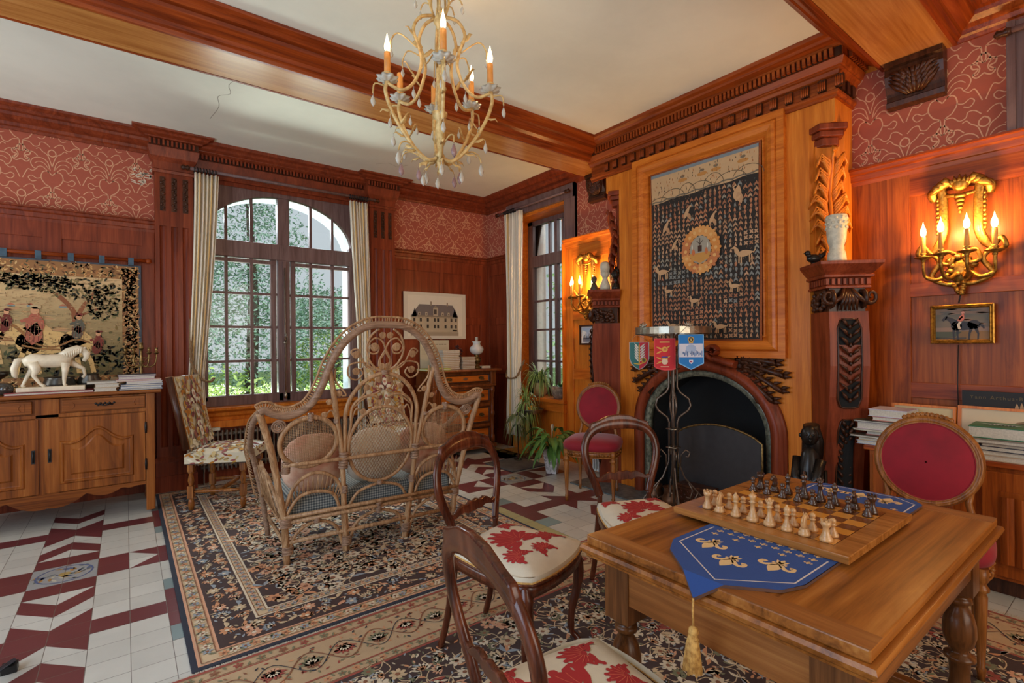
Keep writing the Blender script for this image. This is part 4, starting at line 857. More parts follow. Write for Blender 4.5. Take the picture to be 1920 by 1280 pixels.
tag(st.build('robed_statue', W['bronze'], loc=(3.44, 1.385, 0)), 'dark bronze robed figure standing before the right side of the fireplace', 'statue')
# ================================================================== CHESS TABLE
TX0, TX1, TY0, TY1 = 1.16, 2.36, .36, 1.13
tb = thing('chess_table', 'brown pine table with turned legs carrying the chessboard', 'table', ((TX0+TX1)/2, (TY0+TY1)/2, 0))
hx, hy = .60, .385
MB().box(-hx, hx, -hy, hy, .722, .75).build('tabletop', W['table'], tb, bev=.004)
for s_ in (-1, 1):
    m_ = MB(); m_.box(s_*hx-.07*(s_ > 0)-.0*(s_ < 0), s_*hx+.07*(s_ < 0), -hy, hy, .7501, .7512); m_.build('tabletop_end', W['tabley'], tb)
m_ = MB(); m_.sweep([(0, .722), (.012, .722), (.016, .712), (.012, .70), (.002, .692), (.0, .685), (-.03, .685), (-.03, .722)], [(-hx, -hy), (hx, -hy), (hx, hy), (-hx, hy)], closed=True, side=-1); m_.build('edge_moulding', W['table'], tb)
for a in ((-hx+.06, hx-.06, -hy+.045, -hy+.07), (-hx+.06, hx-.06, hy-.07, hy-.045)): MB().box(*a, .56, .70).build('apron', W['table'], tb, bev=.003)
for a in ((-hx+.045, -hx+.07, -hy+.06, hy-.06), (hx-.07, hx-.045, -hy+.06, hy-.06)): MB().box(*a, .56, .70).build('apron', W['tabley'], tb, bev=.003)
LP = [(.022, .48), (.034, .478), (.036, .462), (.026, .455), (.024, .445), (.038, .42), (.046, .385), (.047, .35), (.038, .315), (.024, .295), (.028, .285), (.043, .278), (.045, .268), (.03, .255), (.028, .2), (.032, .17), (.044, .15), (.046, .13)]
for sx_ in (-1, 1):
    for sy_ in (-1, 1):
        m_ = MB(); c = (sx_*(hx-.085), sy_*(hy-.085), 0); m_.box(c[0]-.045, c[0]+.045, c[1]-.045, c[1]+.045, .50, .70); m_.lathe([(.045, .5), (.03, .485)]+LP, c, 20)
        m_.box(c[0]-.042, c[0]+.042, c[1]-.042, c[1]+.042, .045, .13); m_.lathe([(.03, .045), (.036, .03), (.03, .0068)], c, 16); m_.build('leg', W['tablez'], tb)
for sx_ in (-1, 1): MB().box(sx_*(hx-.085)-.02, sx_*(hx-.085)+.02, -hy+.12, hy-.12, .07, .115).build('stretcher', W['tabley'], tb, bev=.003)
MB().box(-hx+.1, hx-.1, -.03, .03, .075, .11).build('stretcher', W['table'], tb, bev=.003)
# ---- table runner
ru = thing('table_runner', 'blue pointed table runner with golden lilies lying under the chessboard', 'table runner', (1.815, .738, .7513))
BLU, GLD = (42, 74, 138), (222, 186, 132)
oy = .188
out = [(-.488, oy), (-.488+.0, oy), (-.60, oy*.62), (-.69, .004), (-.60, -oy*.62), (-.488, -oy)]
RUN = [(-.69, 0), (-.60, -.11), (-.488, -oy), (.488, -oy), (.56, -.14), (.56, .14), (.488, oy), (-.488, oy), (-.60, .11)]
def zr(x): return .004 if abs(x) < .645 else .004-max(0, abs(x)-.645)*.75
def densify(P, k=8):
    o_ = []
    for i in range(len(P)):
        a, b_ = P[i], P[(i+1) % len(P)]; o_ += [(a[0]+(b_[0]-a[0])*j/k, a[1]+(b_[1]-a[1])*j/k) for j in range(k)]
    return o_
PT = (-.695, -.012)
RUN = [PT, (-.645, -.065), (-.56, -.165), (-.488, -oy-.002), (.488, -oy), (.535, -.15), (.535, .15), (.488, oy), (-.488, oy), (-.56, .15), (-.645, .05)]
m_ = MB(); Dn = densify(RUN, 4); n = len(Dn)
A = [m_.av((x, y, zr(x)+.004)) for x, y in Dn]; B = [m_.av((x, y, max(zr(x)-.004, 0) if abs(x) < .645 else zr(x)-.004)) for x, y in Dn]
for k in range(n): m_.af([B[k], B[(k+1) % n], A[(k+1) % n], A[k]], True)
m_.build('lining_edge', plain('runner_lining', (98, 66, 52), .9), ru)
V = Vec(lambda a, b_, d: (a, b_, zr(a)+.0042+d), .0004)
c3 = [(-.645, -.065), (-.645, .05)]
V.poly([(-.695, -.012), (-.645, -.065), (-.645, .05)], BLU); V.poly([(-.645, -.065), (-.56, -.165), (-.488, -oy), (.488, -oy), (.535, -.15), (.535, .15), (.488, oy), (-.488, oy), (-.56, .15), (-.645, .05)], BLU); V.up()
for L in ([(-.30, -.17), (-.50, -.17), (-.635, -.035), (-.49, .165), (-.30, .165)], [(.3, -.17), (.47, -.17), (.52, -.1), (.52, .1), (.47, .168), (.3, .168)]): V.line(L, .0045, (206, 196, 190))
def lily(x, y, s_, rot):
    C, S = cos(rot), sin(rot); g = lambda a, b_: (x+s_*(a*C-b_*S), y+s_*(a*S+b_*C))
    a, b_ = g(0, -.1); V.leaf(a, b_, s_*.65, s_*.36, rot+pi/2, GLD)
    for q in (-1, 1): V.line([g(*p) for p in cat([(q*.04, -.12), (q*.14, .02), (q*.30, .16), (q*.44, .10), (q*.42, -.06), (q*.32, -.04)], 4)], s_*.13, GLD); V.leaf(*g(0, -.14), s_*.3, s_*.12, rot-pi/2+q*.6, GLD)
    V.line([g(-.2, -.13), g(.2, -.13)], s_*.09, GLD); V.leaf(*g(0, -.12), s_*.36, s_*.16, rot-pi/2, GLD)
for sx_ in (-1, 1):
    for y in (-.095, .0, .095) if sx_ < 0 else (-.09, .0, .09):
        lily(sx_*(.50 if y == 0 else .43) if sx_ < 0 else .44, y, .095, pi/2 if sx_ < 0 else -pi/2)
    for i in range(5):
        for j in range(9): lily(sx_*(.35-i*.032), -.14+j*.034, .022, pi/2 if sx_ < 0 else -pi/2) if not (i == 0 and j % 2) else None
V.build('embroidered_face', W['fabric'], ru)
tz = MB(); px, py = -.695, -.012
tz.tube([(px, py, -.03), (px-.002, py, -.06), (px, py, -.10)], .0028, 6); cord = tz.build('cord', plain('gold_thread', (214, 168, 92), .7, c2=(160, 112, 50), vs_=90), ru)
m_ = MB(); m_.lathe([(.001, -.098), (.011, -.105), (.013, -.115), (.009, -.125), (.013, -.132)], (px, py, 0), 14)
for k in range(34):
    a = k*2.4; r = .004+.009*((k*.618) % 1); m_.tube([(px+r*.9*cos(a), py+r*.9*sin(a), -.12), (px+(r+.006)*cos(a), py+(r+.006)*sin(a), -.15), (px+(r*1.3+.011)*cos(a), py+(r*1.3+.011)*sin(a), -.205-.004*(k % 3))], .0034, 5)
m_.build('tassel', MATS['gold_thread'], ru)
# ---- board
BX, BY, BZ = 1.802, .795, .7605
bd = thing('chessboard', 'wooden chessboard with wide brown border on the blue runner', 'chessboard', (BX, BY, BZ))
MB().box(-.272, .272, -.272, .272, 0, .022).build('board_base', W['board'], bd, bev=.002)
sq = .0535
V = Vec(lambda a, b_, d: (a, b_, .0222+d), .0003); V.rect(-4*sq-.002, 4*sq+.002, -4*sq-.002, 4*sq+.002, (92, 52, 26)); V.up()
for i in range(8):
    for j in range(8): V.rect(-4*sq+i*sq, -4*sq+(i+1)*sq, -4*sq+j*sq, -4*sq+(j+1)*sq, (214, 146, 58) if (i+j) % 2 == 0 else (124, 72, 32))
V.build('playing_squares', painted('varnished_squares', .22, .02, 200, .12, .5), bd)
plain('light_boxwood', (206, 160, 108), .35, coat=.3, var=.08, vs_=60); plain('dark_chess_wood', (74, 46, 30), .3, coat=.4, var=.2, vs_=60)
PC = {
 'pawn': [(.0145, 0), (.0152, .004), (.0145, .008), (.0105, .011), (.0115, .014), (.008, .018), (.0058, .026), (.0052, .032), (.0092, .034), (.009, .036), (.0055, .038), (.0075, .042), (.0086, .046), (.0075, .051), (.004, .054), (.0005, .055)],
 'rook': [(.0165, 0), (.0175, .005), (.016, .011), (.0125, .014), (.0135, .017), (.0098, .022), (.0082, .038), (.0112, .044), (.0135, .047), (.0135, .058), (.0095, .058), (.0095, .053), (.0005, .053)],
 'bishop': [(.016, 0), (.0172, .005), (.0155, .011), (.0115, .014), (.0125, .018), (.0088, .023), (.006, .036), (.0055, .046), (.0105, .048), (.0065, .051), (.0068, .054), (.0096, .061), (.0088, .067), (.0045, .073), (.003, .074), (.0036, .077), (.0005, .079)],
 'knight': [(.0165, 0), (.0175, .005), (.016, .011), (.0125, .014), (.0135, .018), (.0108, .022), (.0005, .023)],
 'queen': [(.0175, 0), (.0188, .006), (.017, .013), (.0125, .016), (.0135, .02), (.0095, .026), (.0065, .042), (.006, .055), (.0118, .058), (.0065, .061), (.0075, .066), (.0115, .078), (.0092, .078), (.006, .081), (.003, .083), (.0038, .086), (.0005, .088)],
 'king': [(.018, 0), (.0192, .006), (.0175, .013), (.013, .016), (.014, .02), (.010, .026), (.007, .042), (.0065, .058), (.0122, .061), (.007, .064), (.008, .07), (.0122, .082), (.007, .086), (.003, .088), (.0005, .089)]}
def piece_mesh(kind):
    m_ = MB(); m_.lathe(PC[kind], seg=18)
    if kind == 'rook':
        for k in range(6): a = k*pi/3; m_.rbox((.0115*cos(a), .0115*sin(a), .060), (.005, .006, .006), a)
    if kind == 'queen':
        for k in range(8): a = k*pi/4; m_.blob((.0108*cos(a), .0108*sin(a), .079), (.0025, .0025, .0035), 6, 4)
    if kind == 'king': m_.box(-.0015, .0015, -.0045, .0045, .0925, .0955); m_.box(-.0015, .0015, -.0015, .0015, .088, .099)
    if kind == 'knight':
        m_.tube([(0, .002, .02), (0, -.004, .034), (0, .001, .048), (0, .008, .057), (0, .0125, .0555)], [(.010, .011), (.0075, .012), (.0062, .011), (.006, .0085), (.005, .006)], 10, flat=(1, 0, 0)); m_.tube([(0, .008, .057), (0, .016, .051), (0, .021, .046)], [(.0055, .0075), (.0048, .0055), (.0038, .0042)], 8, flat=(1, 0, 0))
        for q in (-1, 1): m_.tube([(q*.003, .003, .06), (q*.0035, .002, .068)], [.0025, .0006], 5)
        m_.tube([(0, -.006, .058), (0, -.013, .046), (0, -.013, .032)], [.002, .0035, .002], 6, flat=(1, 0, 0))
    return m_
FILES = ['rook', 'knight', 'bishop', 'king', 'queen', 'bishop', 'knight', 'rook']
proto = {}
names = {'w': 'light', 'd': 'dark'}
ordn = ['nearest the fireplace', 'second from the fireplace', 'third from the fireplace', 'fourth from the fireplace', 'fifth from the fireplace', 'third from the camera end', 'second from the camera end', 'nearest the camera end']
for cl, mat, xb, xp in (('w', MATS['light_boxwood'], -3.75, -2.75), ('d', MATS['dark_chess_wood'], 3.3, 2.3)):
    for rank, x in (('back', xb), ('pawn', xp)):
        for i in range(8):
            kind = FILES[i] if rank == 'back' else 'pawn'; key = (cl, kind)
            if key not in proto: o = piece_mesh(kind).build('chess_'+kind, mat); proto[key] = o
            else: o = proto[key].copy(); COL.objects.link(o)
            y = (3.5-i)*sq; jx = rnd.uniform(-.003, .003); jy = rnd.uniform(-.004, .004)
            o.location = (BX+x*sq+jx, BY+y+jy, BZ+.0228); o.rotation_euler = (0, 0, (-pi/2 if cl == 'w' else pi/2)+rnd.uniform(-.2, .2))
            if kind == 'king' or kind == 'queen': lab = '%s wooden chess %s standing on the chessboard' % (names[cl], kind)
            elif kind == 'pawn': lab = '%s wooden chess pawn, %s in its row' % (names[cl], ordn[i])
            else: lab = '%s wooden chess %s on the side %s' % (names[cl], kind, 'towards the fireplace' if i < 4 else 'towards the camera')
            tag(o, lab, 'chess piece', names[cl]+' chess pieces on the board')
# ================================================================== BALLOON-BACK CHAIRS
IV, DR, DR2 = (214, 202, 178), (168, 40, 40), (206, 96, 72)
def seat_pattern(P, w_, d_, ztop):
    # red damask palmettes embroidered on the ivory seat
    V = Vec(lambda a, b_, d: (a, b_, ztop(a, b_)+.0012+d), .0006)
    def palm(x, y, s_, rot):
        g = lambda r, t: (x+r*cos(t+rot), y+r*sin(t+rot))
        for k in range(9):
            t = pi/2+(k-4)*.36; L = s_*(1-.1*abs(k-4)**1.1)
            bx_, by_ = g(s_*.12, t); 
            if abs(bx_) < w_*.95: V.leaf(bx_, by_, L*.85, s_*.34, t+rot, DR, .08*(k-4)/4)
        for k in range(9): t = pi/2+(k-4)*.36; L = s_*(1-.1*abs(k-4)**1.1); V.disc(*g(s_*.12+L*.74, t+.03*(k-4)), s_*.085, DR, n=8)
        V.disc(*g(s_*.2, pi/2), s_*.24, DR, n=12)
        V.up()
        for k in range(9): t = pi/2+(k-4)*.36; L = s_*(.85-.08*abs(k-4)); V.line([g(s_*.15, t), g(L*.55, t+.04), g(L*.9, t)], .0022, DR2)
        V.d -= V.step
        for q in (-1, 1):
            V.line([g(s_*r, pi/2+q*t) for r, t in ((.1, 2.4), (.3, 2.2), (.5, 2.0), (.62, 1.75), (.55, 1.55), (.42, 1.65))], s_*.13, DR)
            for k in range(3): V.disc(*g(s_*(.5+.1*k), pi/2+q*(1.95+.1*k)), s_*.09, DR, n=8)
    palm(0, .03, .165, pi); palm(-.125, .12, .09, pi*.9); palm(.125, .12, .085, pi*1.1); palm(0, .165, .075, pi); palm(-.13, -.11, .07, pi); palm(.13, -.11, .07, pi); P_ = V
    return P_
def balloon(loc, rot, lab):
    t = thing('balloon_back_chair', lab, 'chair', loc, rot, 'mahogany balloon back chairs round the chess table')
    # back: two uprights flowing into a balloon hoop, local +y is the front
    pts = [(-.165, -.285, 0), (-.160, -.235, .2), (-.155, -.205, .42), (-.150, -.205, .50), (-.168, -.215, .57), (-.205, -.235, .66), (-.219, -.25, .735), (-.205, -.262, .80), (-.165, -.272, .855)]
    yb = lambda z: -.205-(z-.5)*.17 if z > .5 else -.205
    hoop = cat([(-.150, yb(.5), .50), (-.172, yb(.57), .57), (-.208, yb(.66), .66), (-.222, yb(.73), .735), (-.208, yb(.8), .805), (-.165, yb(.85), .855), (-.09, yb(.87), .882), (0, yb(.88), .89), (.09, yb(.87), .882), (.165, yb(.85), .855), (.208, yb(.8), .805), (.222, yb(.73), .735), (.208, yb(.66), .66), (.172, yb(.57), .57), (.150, yb(.5), .50)], 5)
    n = len(hoop); rad = []
    for i, p in enumerate(hoop):
        u = abs(i/(n-1)-.5)*2; wv = .0235 if u > .45 else .0235+.012*max(0, 1-u/.42)
        rad.append((wv, .014))
    m_ = MB(); m_.tube(hoop, rad, 10, flat=(0, 1, 0.2)) if 0 else m_.tube(hoop, [(b_, a) for a, b_ in rad], 10, flat=(0, 1, .17)); m_.build('back_hoop', W['mahog'], t)
    m_ = MB()    # crest with shaped shoulders
    top = [(-.19, .858), (-.178, .895), (-.135, .906), (-.07, .932), (0, .94), (.07, .932), (.135, .906), (.178, .895), (.19, .858), (.12, .866), (0, .885), (-.12, .866)]
    A = [m_.av((x, yb(z)-.011, z)) for x, z in top]; B = [m_.av((x, yb(z)+.012, z)) for x, z in top]; k_ = len(top); m_.af(A); m_.af(B[::-1])
    for k in range(k_): m_.af([A[k], B[k], B[(k+1) % k_], A[(k+1) % k_]], True)
    m_.build('crest_rail', W['mahog'], t, bev=.006)
    m_ = MB(); zz = .60
    bar = [(-.178, .005), (-.14, -.006), (-.11, .014), (-.08, .024), (-.05, .016), (-.025, .028), (0, .022), (.025, .028), (.05, .016), (.08, .024), (.11, .014), (.14, -.006), (.178, .005)]
    up_ = [(x, zz+h) for x, h in bar]; dn = [(x*.98, zz-.022+h*.35-(.008 if abs(x) < .07 else 0)) for x, h in bar][::-1]; L = up_+dn
    A = [m_.av((x, yb(z)-.009, z)) for x, z in L]; B = [m_.av((x, yb(z)+.009, z)) for x, z in L]; k_ = len(L)
    for k in range(len(bar)-1): a, b_ = k, k_-1-k; m_.af([A[a], A[a+1], A[b_-1], A[b_]]); m_.af([B[b_], B[b_-1], B[a+1], B[a]])
    for k in range(k_): m_.af([A[k], B[k], B[(k+1) % k_], A[(k+1) % k_]], True)
    m_.build('cross_splat', W['mahog'], t, bev=.004)
    for s_ in (-1, 1):
        MB().tube(cat([(s_*.150, yb(.5), .51), (s_*.152, -.205, .44), (s_*.158, -.22, .3), (s_*.165, -.25, .12), (s_*.17, -.285, 0)], 4), [(.015, .014)]*5+[(.019, .018)]*5+[(.016, .015)]*6+[(.013, .012)], 10).build('leg', W['mahog'], t)
        MB().tube(cat([(s_*.195, .175, .44), (s_*.205, .19, .40), (s_*.222, .208, .34), (s_*.218, .205, .25), (s_*.2, .185, .14), (s_*.195, .185, .05), (s_*.205, .205, .02), (s_*.207, .212, .0)], 4), [.024]*3+[.028]*5+[.024]*4+[.02]*4+[.016]*4+[.013]*5+[.015]*4, 10).build('leg', W['mahog'], t)
    def hw(v): return .165+(.235-.165)*v-.03*max(0, v-.8)**1*5*.3
    def edge_(u, v): # seat plan
        y = -.205+.43*v+.035*(1-(2*u-1)**2)*v; x = (2*u-1)*(.165+.072*sin(min(1, v*1.15)*pi/2)); 
        if v > .85: x *= 1-.10*((v-.85)/.15)**2*abs(2*u-1)
        return x, y
    ring = [edge_(0, v/10) for v in range(11)]+[edge_(u/10, 1) for u in range(1, 11)]+[edge_(1, 1-v/10) for v in range(1, 11)]
    m_ = MB(); rg = [[(x*1.01, y*1.01, z) for x, y in ring] for z in (.375, .425)]; m_.rings(rg); m_.tube([(x*1.015, y*1.015, .425) for x, y in ring], .007, 6, closed=True)
    m_.build('seat_rail', W['mahog'], t)
    def zt(x, y): 
        r = max(abs(x)/.235, abs(y-.01)/.235); return .485-.045*max(0, r)**5.0+.004*(1-r)
    m_ = MB(); m_.grid(lambda u, v: (lambda p: (p[0]*.985, p[1], zt(*p)))(edge_(u, v)), 16, 16, col=s2l(IV))
    rg = [[(x*k, y*k, z) for x, y in ring] for k, z in ((1.0, .425), (1.015, .44), (1.0, .452))]; m_.rings(rg, cap=False, col=s2l(IV))
    m_.rings([[(x*1.0, y*1.0, .452) for x, y in ring], [(x*.985, y, zt(x, y)) for x, y in ring]], cap=False, col=s2l(IV))
    st_ = m_.build('seat_cushion', W['fabric'], t)
    seat_pattern(None, .22, .4, zt).build('damask_pattern', W['fabric'], st_)
    MB().tube([(x*1.012, y*1.012, .432) for x, y in ring], .0045, 6, closed=True).build('piping', MATS['gold_thread'], st_)
    return t
balloon((1.36, 1.775, .0068), math.radians(199), 'mahogany balloon back chair between the chess table and the rattan settee')
balloon((2.15, 1.69, .0068), math.radians(156), 'mahogany balloon back chair on the fireplace side of the chess table')
balloon((.88, .895, .0068), math.radians(-99), 'mahogany balloon back chair nearest the camera, cut by the lower edge')
# ================================================================== VELVET MEDALLION CHAIRS
def medallion(loc, rot, lab):
    t = thing('medallion_chair', lab, 'chair', loc, rot, 'gilded chairs with crimson velvet')
    yb = lambda z: -.20-(z-.5)*.13; cz, a_, b_ = .77, .192, .197
    E = lambda k, r=1, o=0, n=36: ((a_*r)*cos(2*pi*k/n), yb(cz+b_*r*sin(2*pi*k/n))+o, cz+b_*r*sin(2*pi*k/n))
    MB().tube([E(k) for k in range(36)], (.022, .019), 10, closed=True, flat=(0, 1, 0)).tube([E(k, 1.03, .018) for k in range(36)], .006, 6, closed=True).tube([E(k, .94, .016) for k in range(36)], .005, 6, closed=True).build('back_frame', W['gilt'], t)
    m_ = MB(); 
    for o, s_ in ((.012, 1), (-.012, -1)):
        m_.rings([[E(k, r, o+s_*.03*(1-r*r), 36) for k in range(36)] for r in (.93, .8, .6, .35, .02)], cap=False)
    m_.build('back_pad', W['velvet'], t)
    MB().tube([E(k, .92, .016) for k in range(36)], .004, 6, closed=True).build('piping', W['velvet'], t)
    m_ = MB()
    for k in range(-5, 6):
        a = pi/2+k*.085; p = Vector((a_*1.11*cos(a), yb(cz+b_*1.1*sin(a)), cz+b_*1.11*sin(a))); m_.blob(p, (.012, .012, .013), 8, 5); m_.tube([p, p+Vector((.018*(1 if k > 0 else -1), .01, .012))], [.008, .002], 6)
    m_.build('carved_ribbon', W['gilt'], t)
    for s_ in (-1, 1):
        MB().tube([(s_*.17, -.19, .45), (s_*.165, yb(.52), .53), (s_*.15, yb(.6), .60), (s_*.16, yb(.64), .65)], [.018, .015, .014, .012], 8).build('back_post', W['gilt'], t)
        MB().lathe([(.02, .45), (.02, .40), (.014, .385), (.017, .38), (.02, .37), (.013, .36), (.018, .35), (.016, .2), (.011, .05), (.015, .045), (.013, .03), (.010, 0)], (s_*.17, -.20, 0), 12).build('leg', W['gilt'], t)
        MB().lathe([(.026, .45), (.026, .40), (.018, .388), (.021, .38), (.028, .37), (.028, .36), (.017, .35), (.022, .335), (.018, .2), (.012, .055), (.017, .048), (.014, .03), (.012, 0)], (s_*.20, .19, 0), 14).build('leg', W['gilt'], t)
    ring = [(.25*math.copysign(abs(cos(q))**.55, cos(q)), .245*math.copysign(abs(sin(q))**.55, sin(q))) for q in [2*pi*k/40 for k in range(40)]]
    ring = [(x*(.92+.3*(y+.2)*.3), y) for x, y in ring]
    m_ = MB(); m_.rings([[(x*.97, y*.97, z) for x, y in ring] for z in (.395, .44)])
    for z in (.395, .44): m_.tube([(x*.99, y*.99, z) for x, y in ring], .006, 6, closed=True)
    for k in range(40):
        x, y = ring[k]; m_.blob((x*.985, y*.985, .417), (.012, .012, .010), 6, 4)
    m_.build('seat_rail', W['gilt'], t)
    MB().rings([[(x*k, y*k, z) for x, y in ring] for k, z in ((.97, .44), (1.03, .455), (1.05, .48), (1.02, .505), (.9, .525), (.6, .54), (.3, .545), (.02, .546))], cap=False).build('seat_pad', W['velvet'], t)
    return t
medallion((3.29, 3.11, 0), math.radians(122), 'crimson velvet medallion chair beside the plants left of the fireplace')
medallion((2.85, .685, .0068), math.radians(98), 'crimson velvet medallion chair at the right end of the chess table')
# ================================================================== FLORAL SIDE CHAIRS
def floral_chair(loc, rot, lab):
    t = thing('tapestry_side_chair', lab, 'chair', loc, rot, 'floral upholstered side chairs with turned legs')
    rf = random.Random(4); FB, cols = (206, 192, 164), [(176, 112, 34), (128, 62, 58), (222, 212, 186), (190, 140, 60), (150, 84, 80), (196, 172, 120)]
    def panel_(f, w_, h, nm, n=80):
        V = Vec(f, .0008); V.rect(-w_, w_, 0, h, FB); V.up()
        for k in range(n):
            y = rf.uniform(.02, h-.03); x = rf.uniform(.12*w_, w_*.85)
            c = rf.choice(cols); an = rf.uniform(0, 6.3); L = rf.uniform(.06, .11)
            for q in (-1, 1): V.leaf(q*x, y, L*.6, .032, an if q > 0 else pi-an, c); V.leaf(q*x, y, L*.55, .028, an+1.2 if q > 0 else pi-an-1.2, c)
            if k % 8 == 0: V.up()
        V.up(); V.leaf(0, h*.62, h*.3, .07, pi/2, (128, 62, 58)); V.leaf(0, h*.1, h*.24, .06, pi/2, (150, 84, 80)); V.up()
        for k in range(3): V.disc(0, h*(.2+.27*k), .03, (222, 212, 190), .045, 10); V.up(); V.disc(0, h*(.2+.27*k), .016, (186, 130, 110)); V.up()
        for q in (-1, 1): V.line(cat([(q*w_*.25, .02), (q*w_*.6, h*.2), (q*w_*.2, h*.45), (q*w_*.62, h*.7), (q*w_*.3, h*.95)], 5), .008, (150, 110, 60))
        return V.build(nm, W['fabric'], t)
    tilt = .21; Bk = lambda x, y, z: (x, -.225-(z-.5)*tilt+y, z)
    MB().grid(lambda u, v: Bk((u-.5)*.46, -.028 if 0 else 0, .5+v*.6), 1, 1).build('back_board', W['gilt'], t, solid=.05)
    panel_(lambda a, b_, d: Bk(a, .03+d+.012*cos(a*6), .51+b_), .228, .59, 'back_cover')
    panel_(lambda a, b_, d: Bk(-a, -.03-d, .51+b_), .228, .59, 'back_reverse', 30)
    for s_ in (-1, 1): MB().tube([Bk(s_*.232, 0, .5), Bk(s_*.232, 0, 1.1)], (.012, .028), 6, flat=(1, 0, 0)).build('nailed_edge', W['carve'], t)
    m_ = MB().box(-.245, .245, -.22, .245, .40, .46); m_.build('seat_frame', W['gilt'], t, bev=.01)
    zt = lambda a, b_: .462+.045*(1-(a/.26)**4)*(1-((b_-.23)/.25)**4)
    MB().grid(lambda u, v: ((u-.5)*.5, -.225+v*.475, zt((u-.5)*.5, v*.46)-.004), 10, 10).build('seat_stuffing', W['white'], t)
    def fsx(a, b_, d): return (a, -.22+b_, zt(a, b_)+d)
    V = Vec(fsx, .0008)
    for i in range(8):
        for j in range(8): V.rect(-.25+i*.0625, -.25+(i+1)*.0625, j*.0588, (j+1)*.0588, FB)
    V.up()
    for k in range(70):
        x, y = rf.uniform(.01, .23), rf.uniform(.02, .44); c = rf.choice(cols); an = rf.uniform(0, 6.3)
        for q in (-1, 1): V.leaf(q*x, y, .07, .032, an if q > 0 else pi-an, c)
        if k % 12 == 0: V.up()
    V.build('seat_cover', W['fabric'], t)
    for f, w_ in ((lambda a, b_, d: (a, .249+d, .385+b_), .25), (lambda a, b_, d: (.249+d, -a, .385+b_), .235), (lambda a, b_, d: (-.249-d, a, .385+b_), .235)):
        V = Vec(f, .0006); V.rect(-w_, w_, 0, .085, FB); V.up()
        for k in range(30): V.leaf(rf.uniform(-w_+.03, w_-.05), rf.uniform(.01, .07), .05, .018, rf.uniform(-.9, .9), rf.choice(cols))
        V.line([(-w_, 0), (w_, 0)], .008, (70, 50, 36)); V.build('seat_border', W['fabric'], t)
    for sx_ in (-1, 1):
        for sy_ in (-1, 1):
            c = (sx_*.21, sy_*.2, 0); m_ = MB(); m_.box(c[0]-.022, c[0]+.022, c[1]-.022, c[1]+.022, .32, .40)
            m_.lathe([(.02, .32), (.024, .31), (.014, .30), (.022, .26), (.024, .24), (.016, .21), (.02, .2)], c, 12); m_.box(c[0]-.022, c[0]+.022, c[1]-.022, c[1]+.022, .10, .2); m_.lathe([(.016, .1), (.022, .07), (.024, .04), (.018, .0)], c, 12); m_.build('leg', W['gilt'], t)
        m_ = MB(); m_.tube([(sx_*.21, -.19+.0475*k, .15) for k in range(9)], [.008, .012, .018, .012, .018, .012, .018, .012, .008], 8); m_.build('stretcher', W['gilt'], t)
    m_ = MB(); m_.tube([(-.2+.02*k, .02, .15) for k in range(21)], [.010+.009*(k % 2) for k in range(21)], 8); m_.build('stretcher', W['gilt'], t)
floral_chair((.70, 5.02, .0078), math.radians(-118), 'floral side chair under the left curtain beside the buffet')
floral_chair((2.33, 5.05, .0078), math.radians(190), 'floral side chair seen through the rattan settee, near the chest')
# ================================================================== RATTAN SETTEE
se = thing('rattan_settee', 'tall peacock backed rattan settee seen from behind on the rug', 'settee', (.788+.56*cos(-.0524), 3.32+.56*sin(-.0524), .0078), -.0524)
def K(h, z, dy=0):
    de = .155*z; k = 1-de/3.6; return (h*k, -de+dy, 1.36+(z-1.36)*k)
def rod(pts, r, name=None, mir=True, n=5, seg=8, mat='rattan', dy=0):
    for s_ in ((1, -1) if mir else (1,)):
        m_ = MB(); m_.tube([K(s_*h, z, dy) for h, z in (cat(pts, n) if n else pts)], r, seg); m_.build(name, W[mat], se)
OUT = [(0, 1.49), (.10, 1.485), (.19, 1.45), (.27, 1.385), (.33, 1.30), (.372, 1.21), (.40, 1.12), (.44, 1.03), (.49, .965), (.56, .928), (.63, .922), (.69, .94), (.735, .962), (.765, .95)]
Oc = cat(OUT, 5); full = [(-h, z) for h, z in Oc[::-1]]+Oc[1:]
MB().tube([K(h, z) for h, z in full], .024, 10).build('back_rim', W['rattanbind'], se)
def onrm(i):
    a, b_ = full[max(0, i-1)], full[min(len(full)-1, i+1)]; dx, dz = b_[0]-a[0], b_[1]-a[1]; l = math.hypot(dx, dz); return (full[i][0]-dz/l*.052, full[i][1]+dx/l*.052)
OE = [onrm(i) for i in range(len(full))]
MB().tube([K(h, z, -.004) for h, z in OE], .0075, 6).build('outer_edging', W['rattan'], se)
m_ = MB()
for i in range(len(full)-1):
    for q in (0,):
        h = full[i][0]*(1-q)+full[i+1][0]*q; z = full[i][1]*(1-q)+full[i+1][1]*q; h2 = OE[i][0]*(1-q)+OE[i+1][0]*q; z2 = OE[i][1]*(1-q)+OE[i+1][1]*q; m_.tube([K(h, z, -.004), K(h2, z2, -.004)], .0045, 5)
m_.build('looped_edging', W['rattan'], se)
rod([(.765, .95), (.715, .8), (.68, .68), (.63, .45), (.59, .25), (.565, .0)], .020, 'leg')
rod([(.372, 1.2), (.345, 1.1), (.30, .85), (.262, .65), (.235, .35), (.212, .1), (.205, 0)], .017, 'leg')
rod([(.245, .62), (.25, .82), (.247, .93), (.2, 1.04), (.11, 1.125), (0, 1.163)], .014, 'inner_arch')
rod([(.262, .62), (.215, .80), (.212, .93), (.16, .995), (.08, 1.012), (.03, .99)], .009, 'inner_arch')
rod([(.215, .0), (.24, .3), (.255, .6)], .012, 'brace'); rod([(.19, .0), (.2, .1), (.22, .3)], .011, 'brace')
rod([(.56, .0), (.585, .1), (.6, .3)], .012, 'brace')
rod([(-.62, .617), (0, .612), (.62, .617)], .013, 'back_rail', False, n=3, dy=-.02)
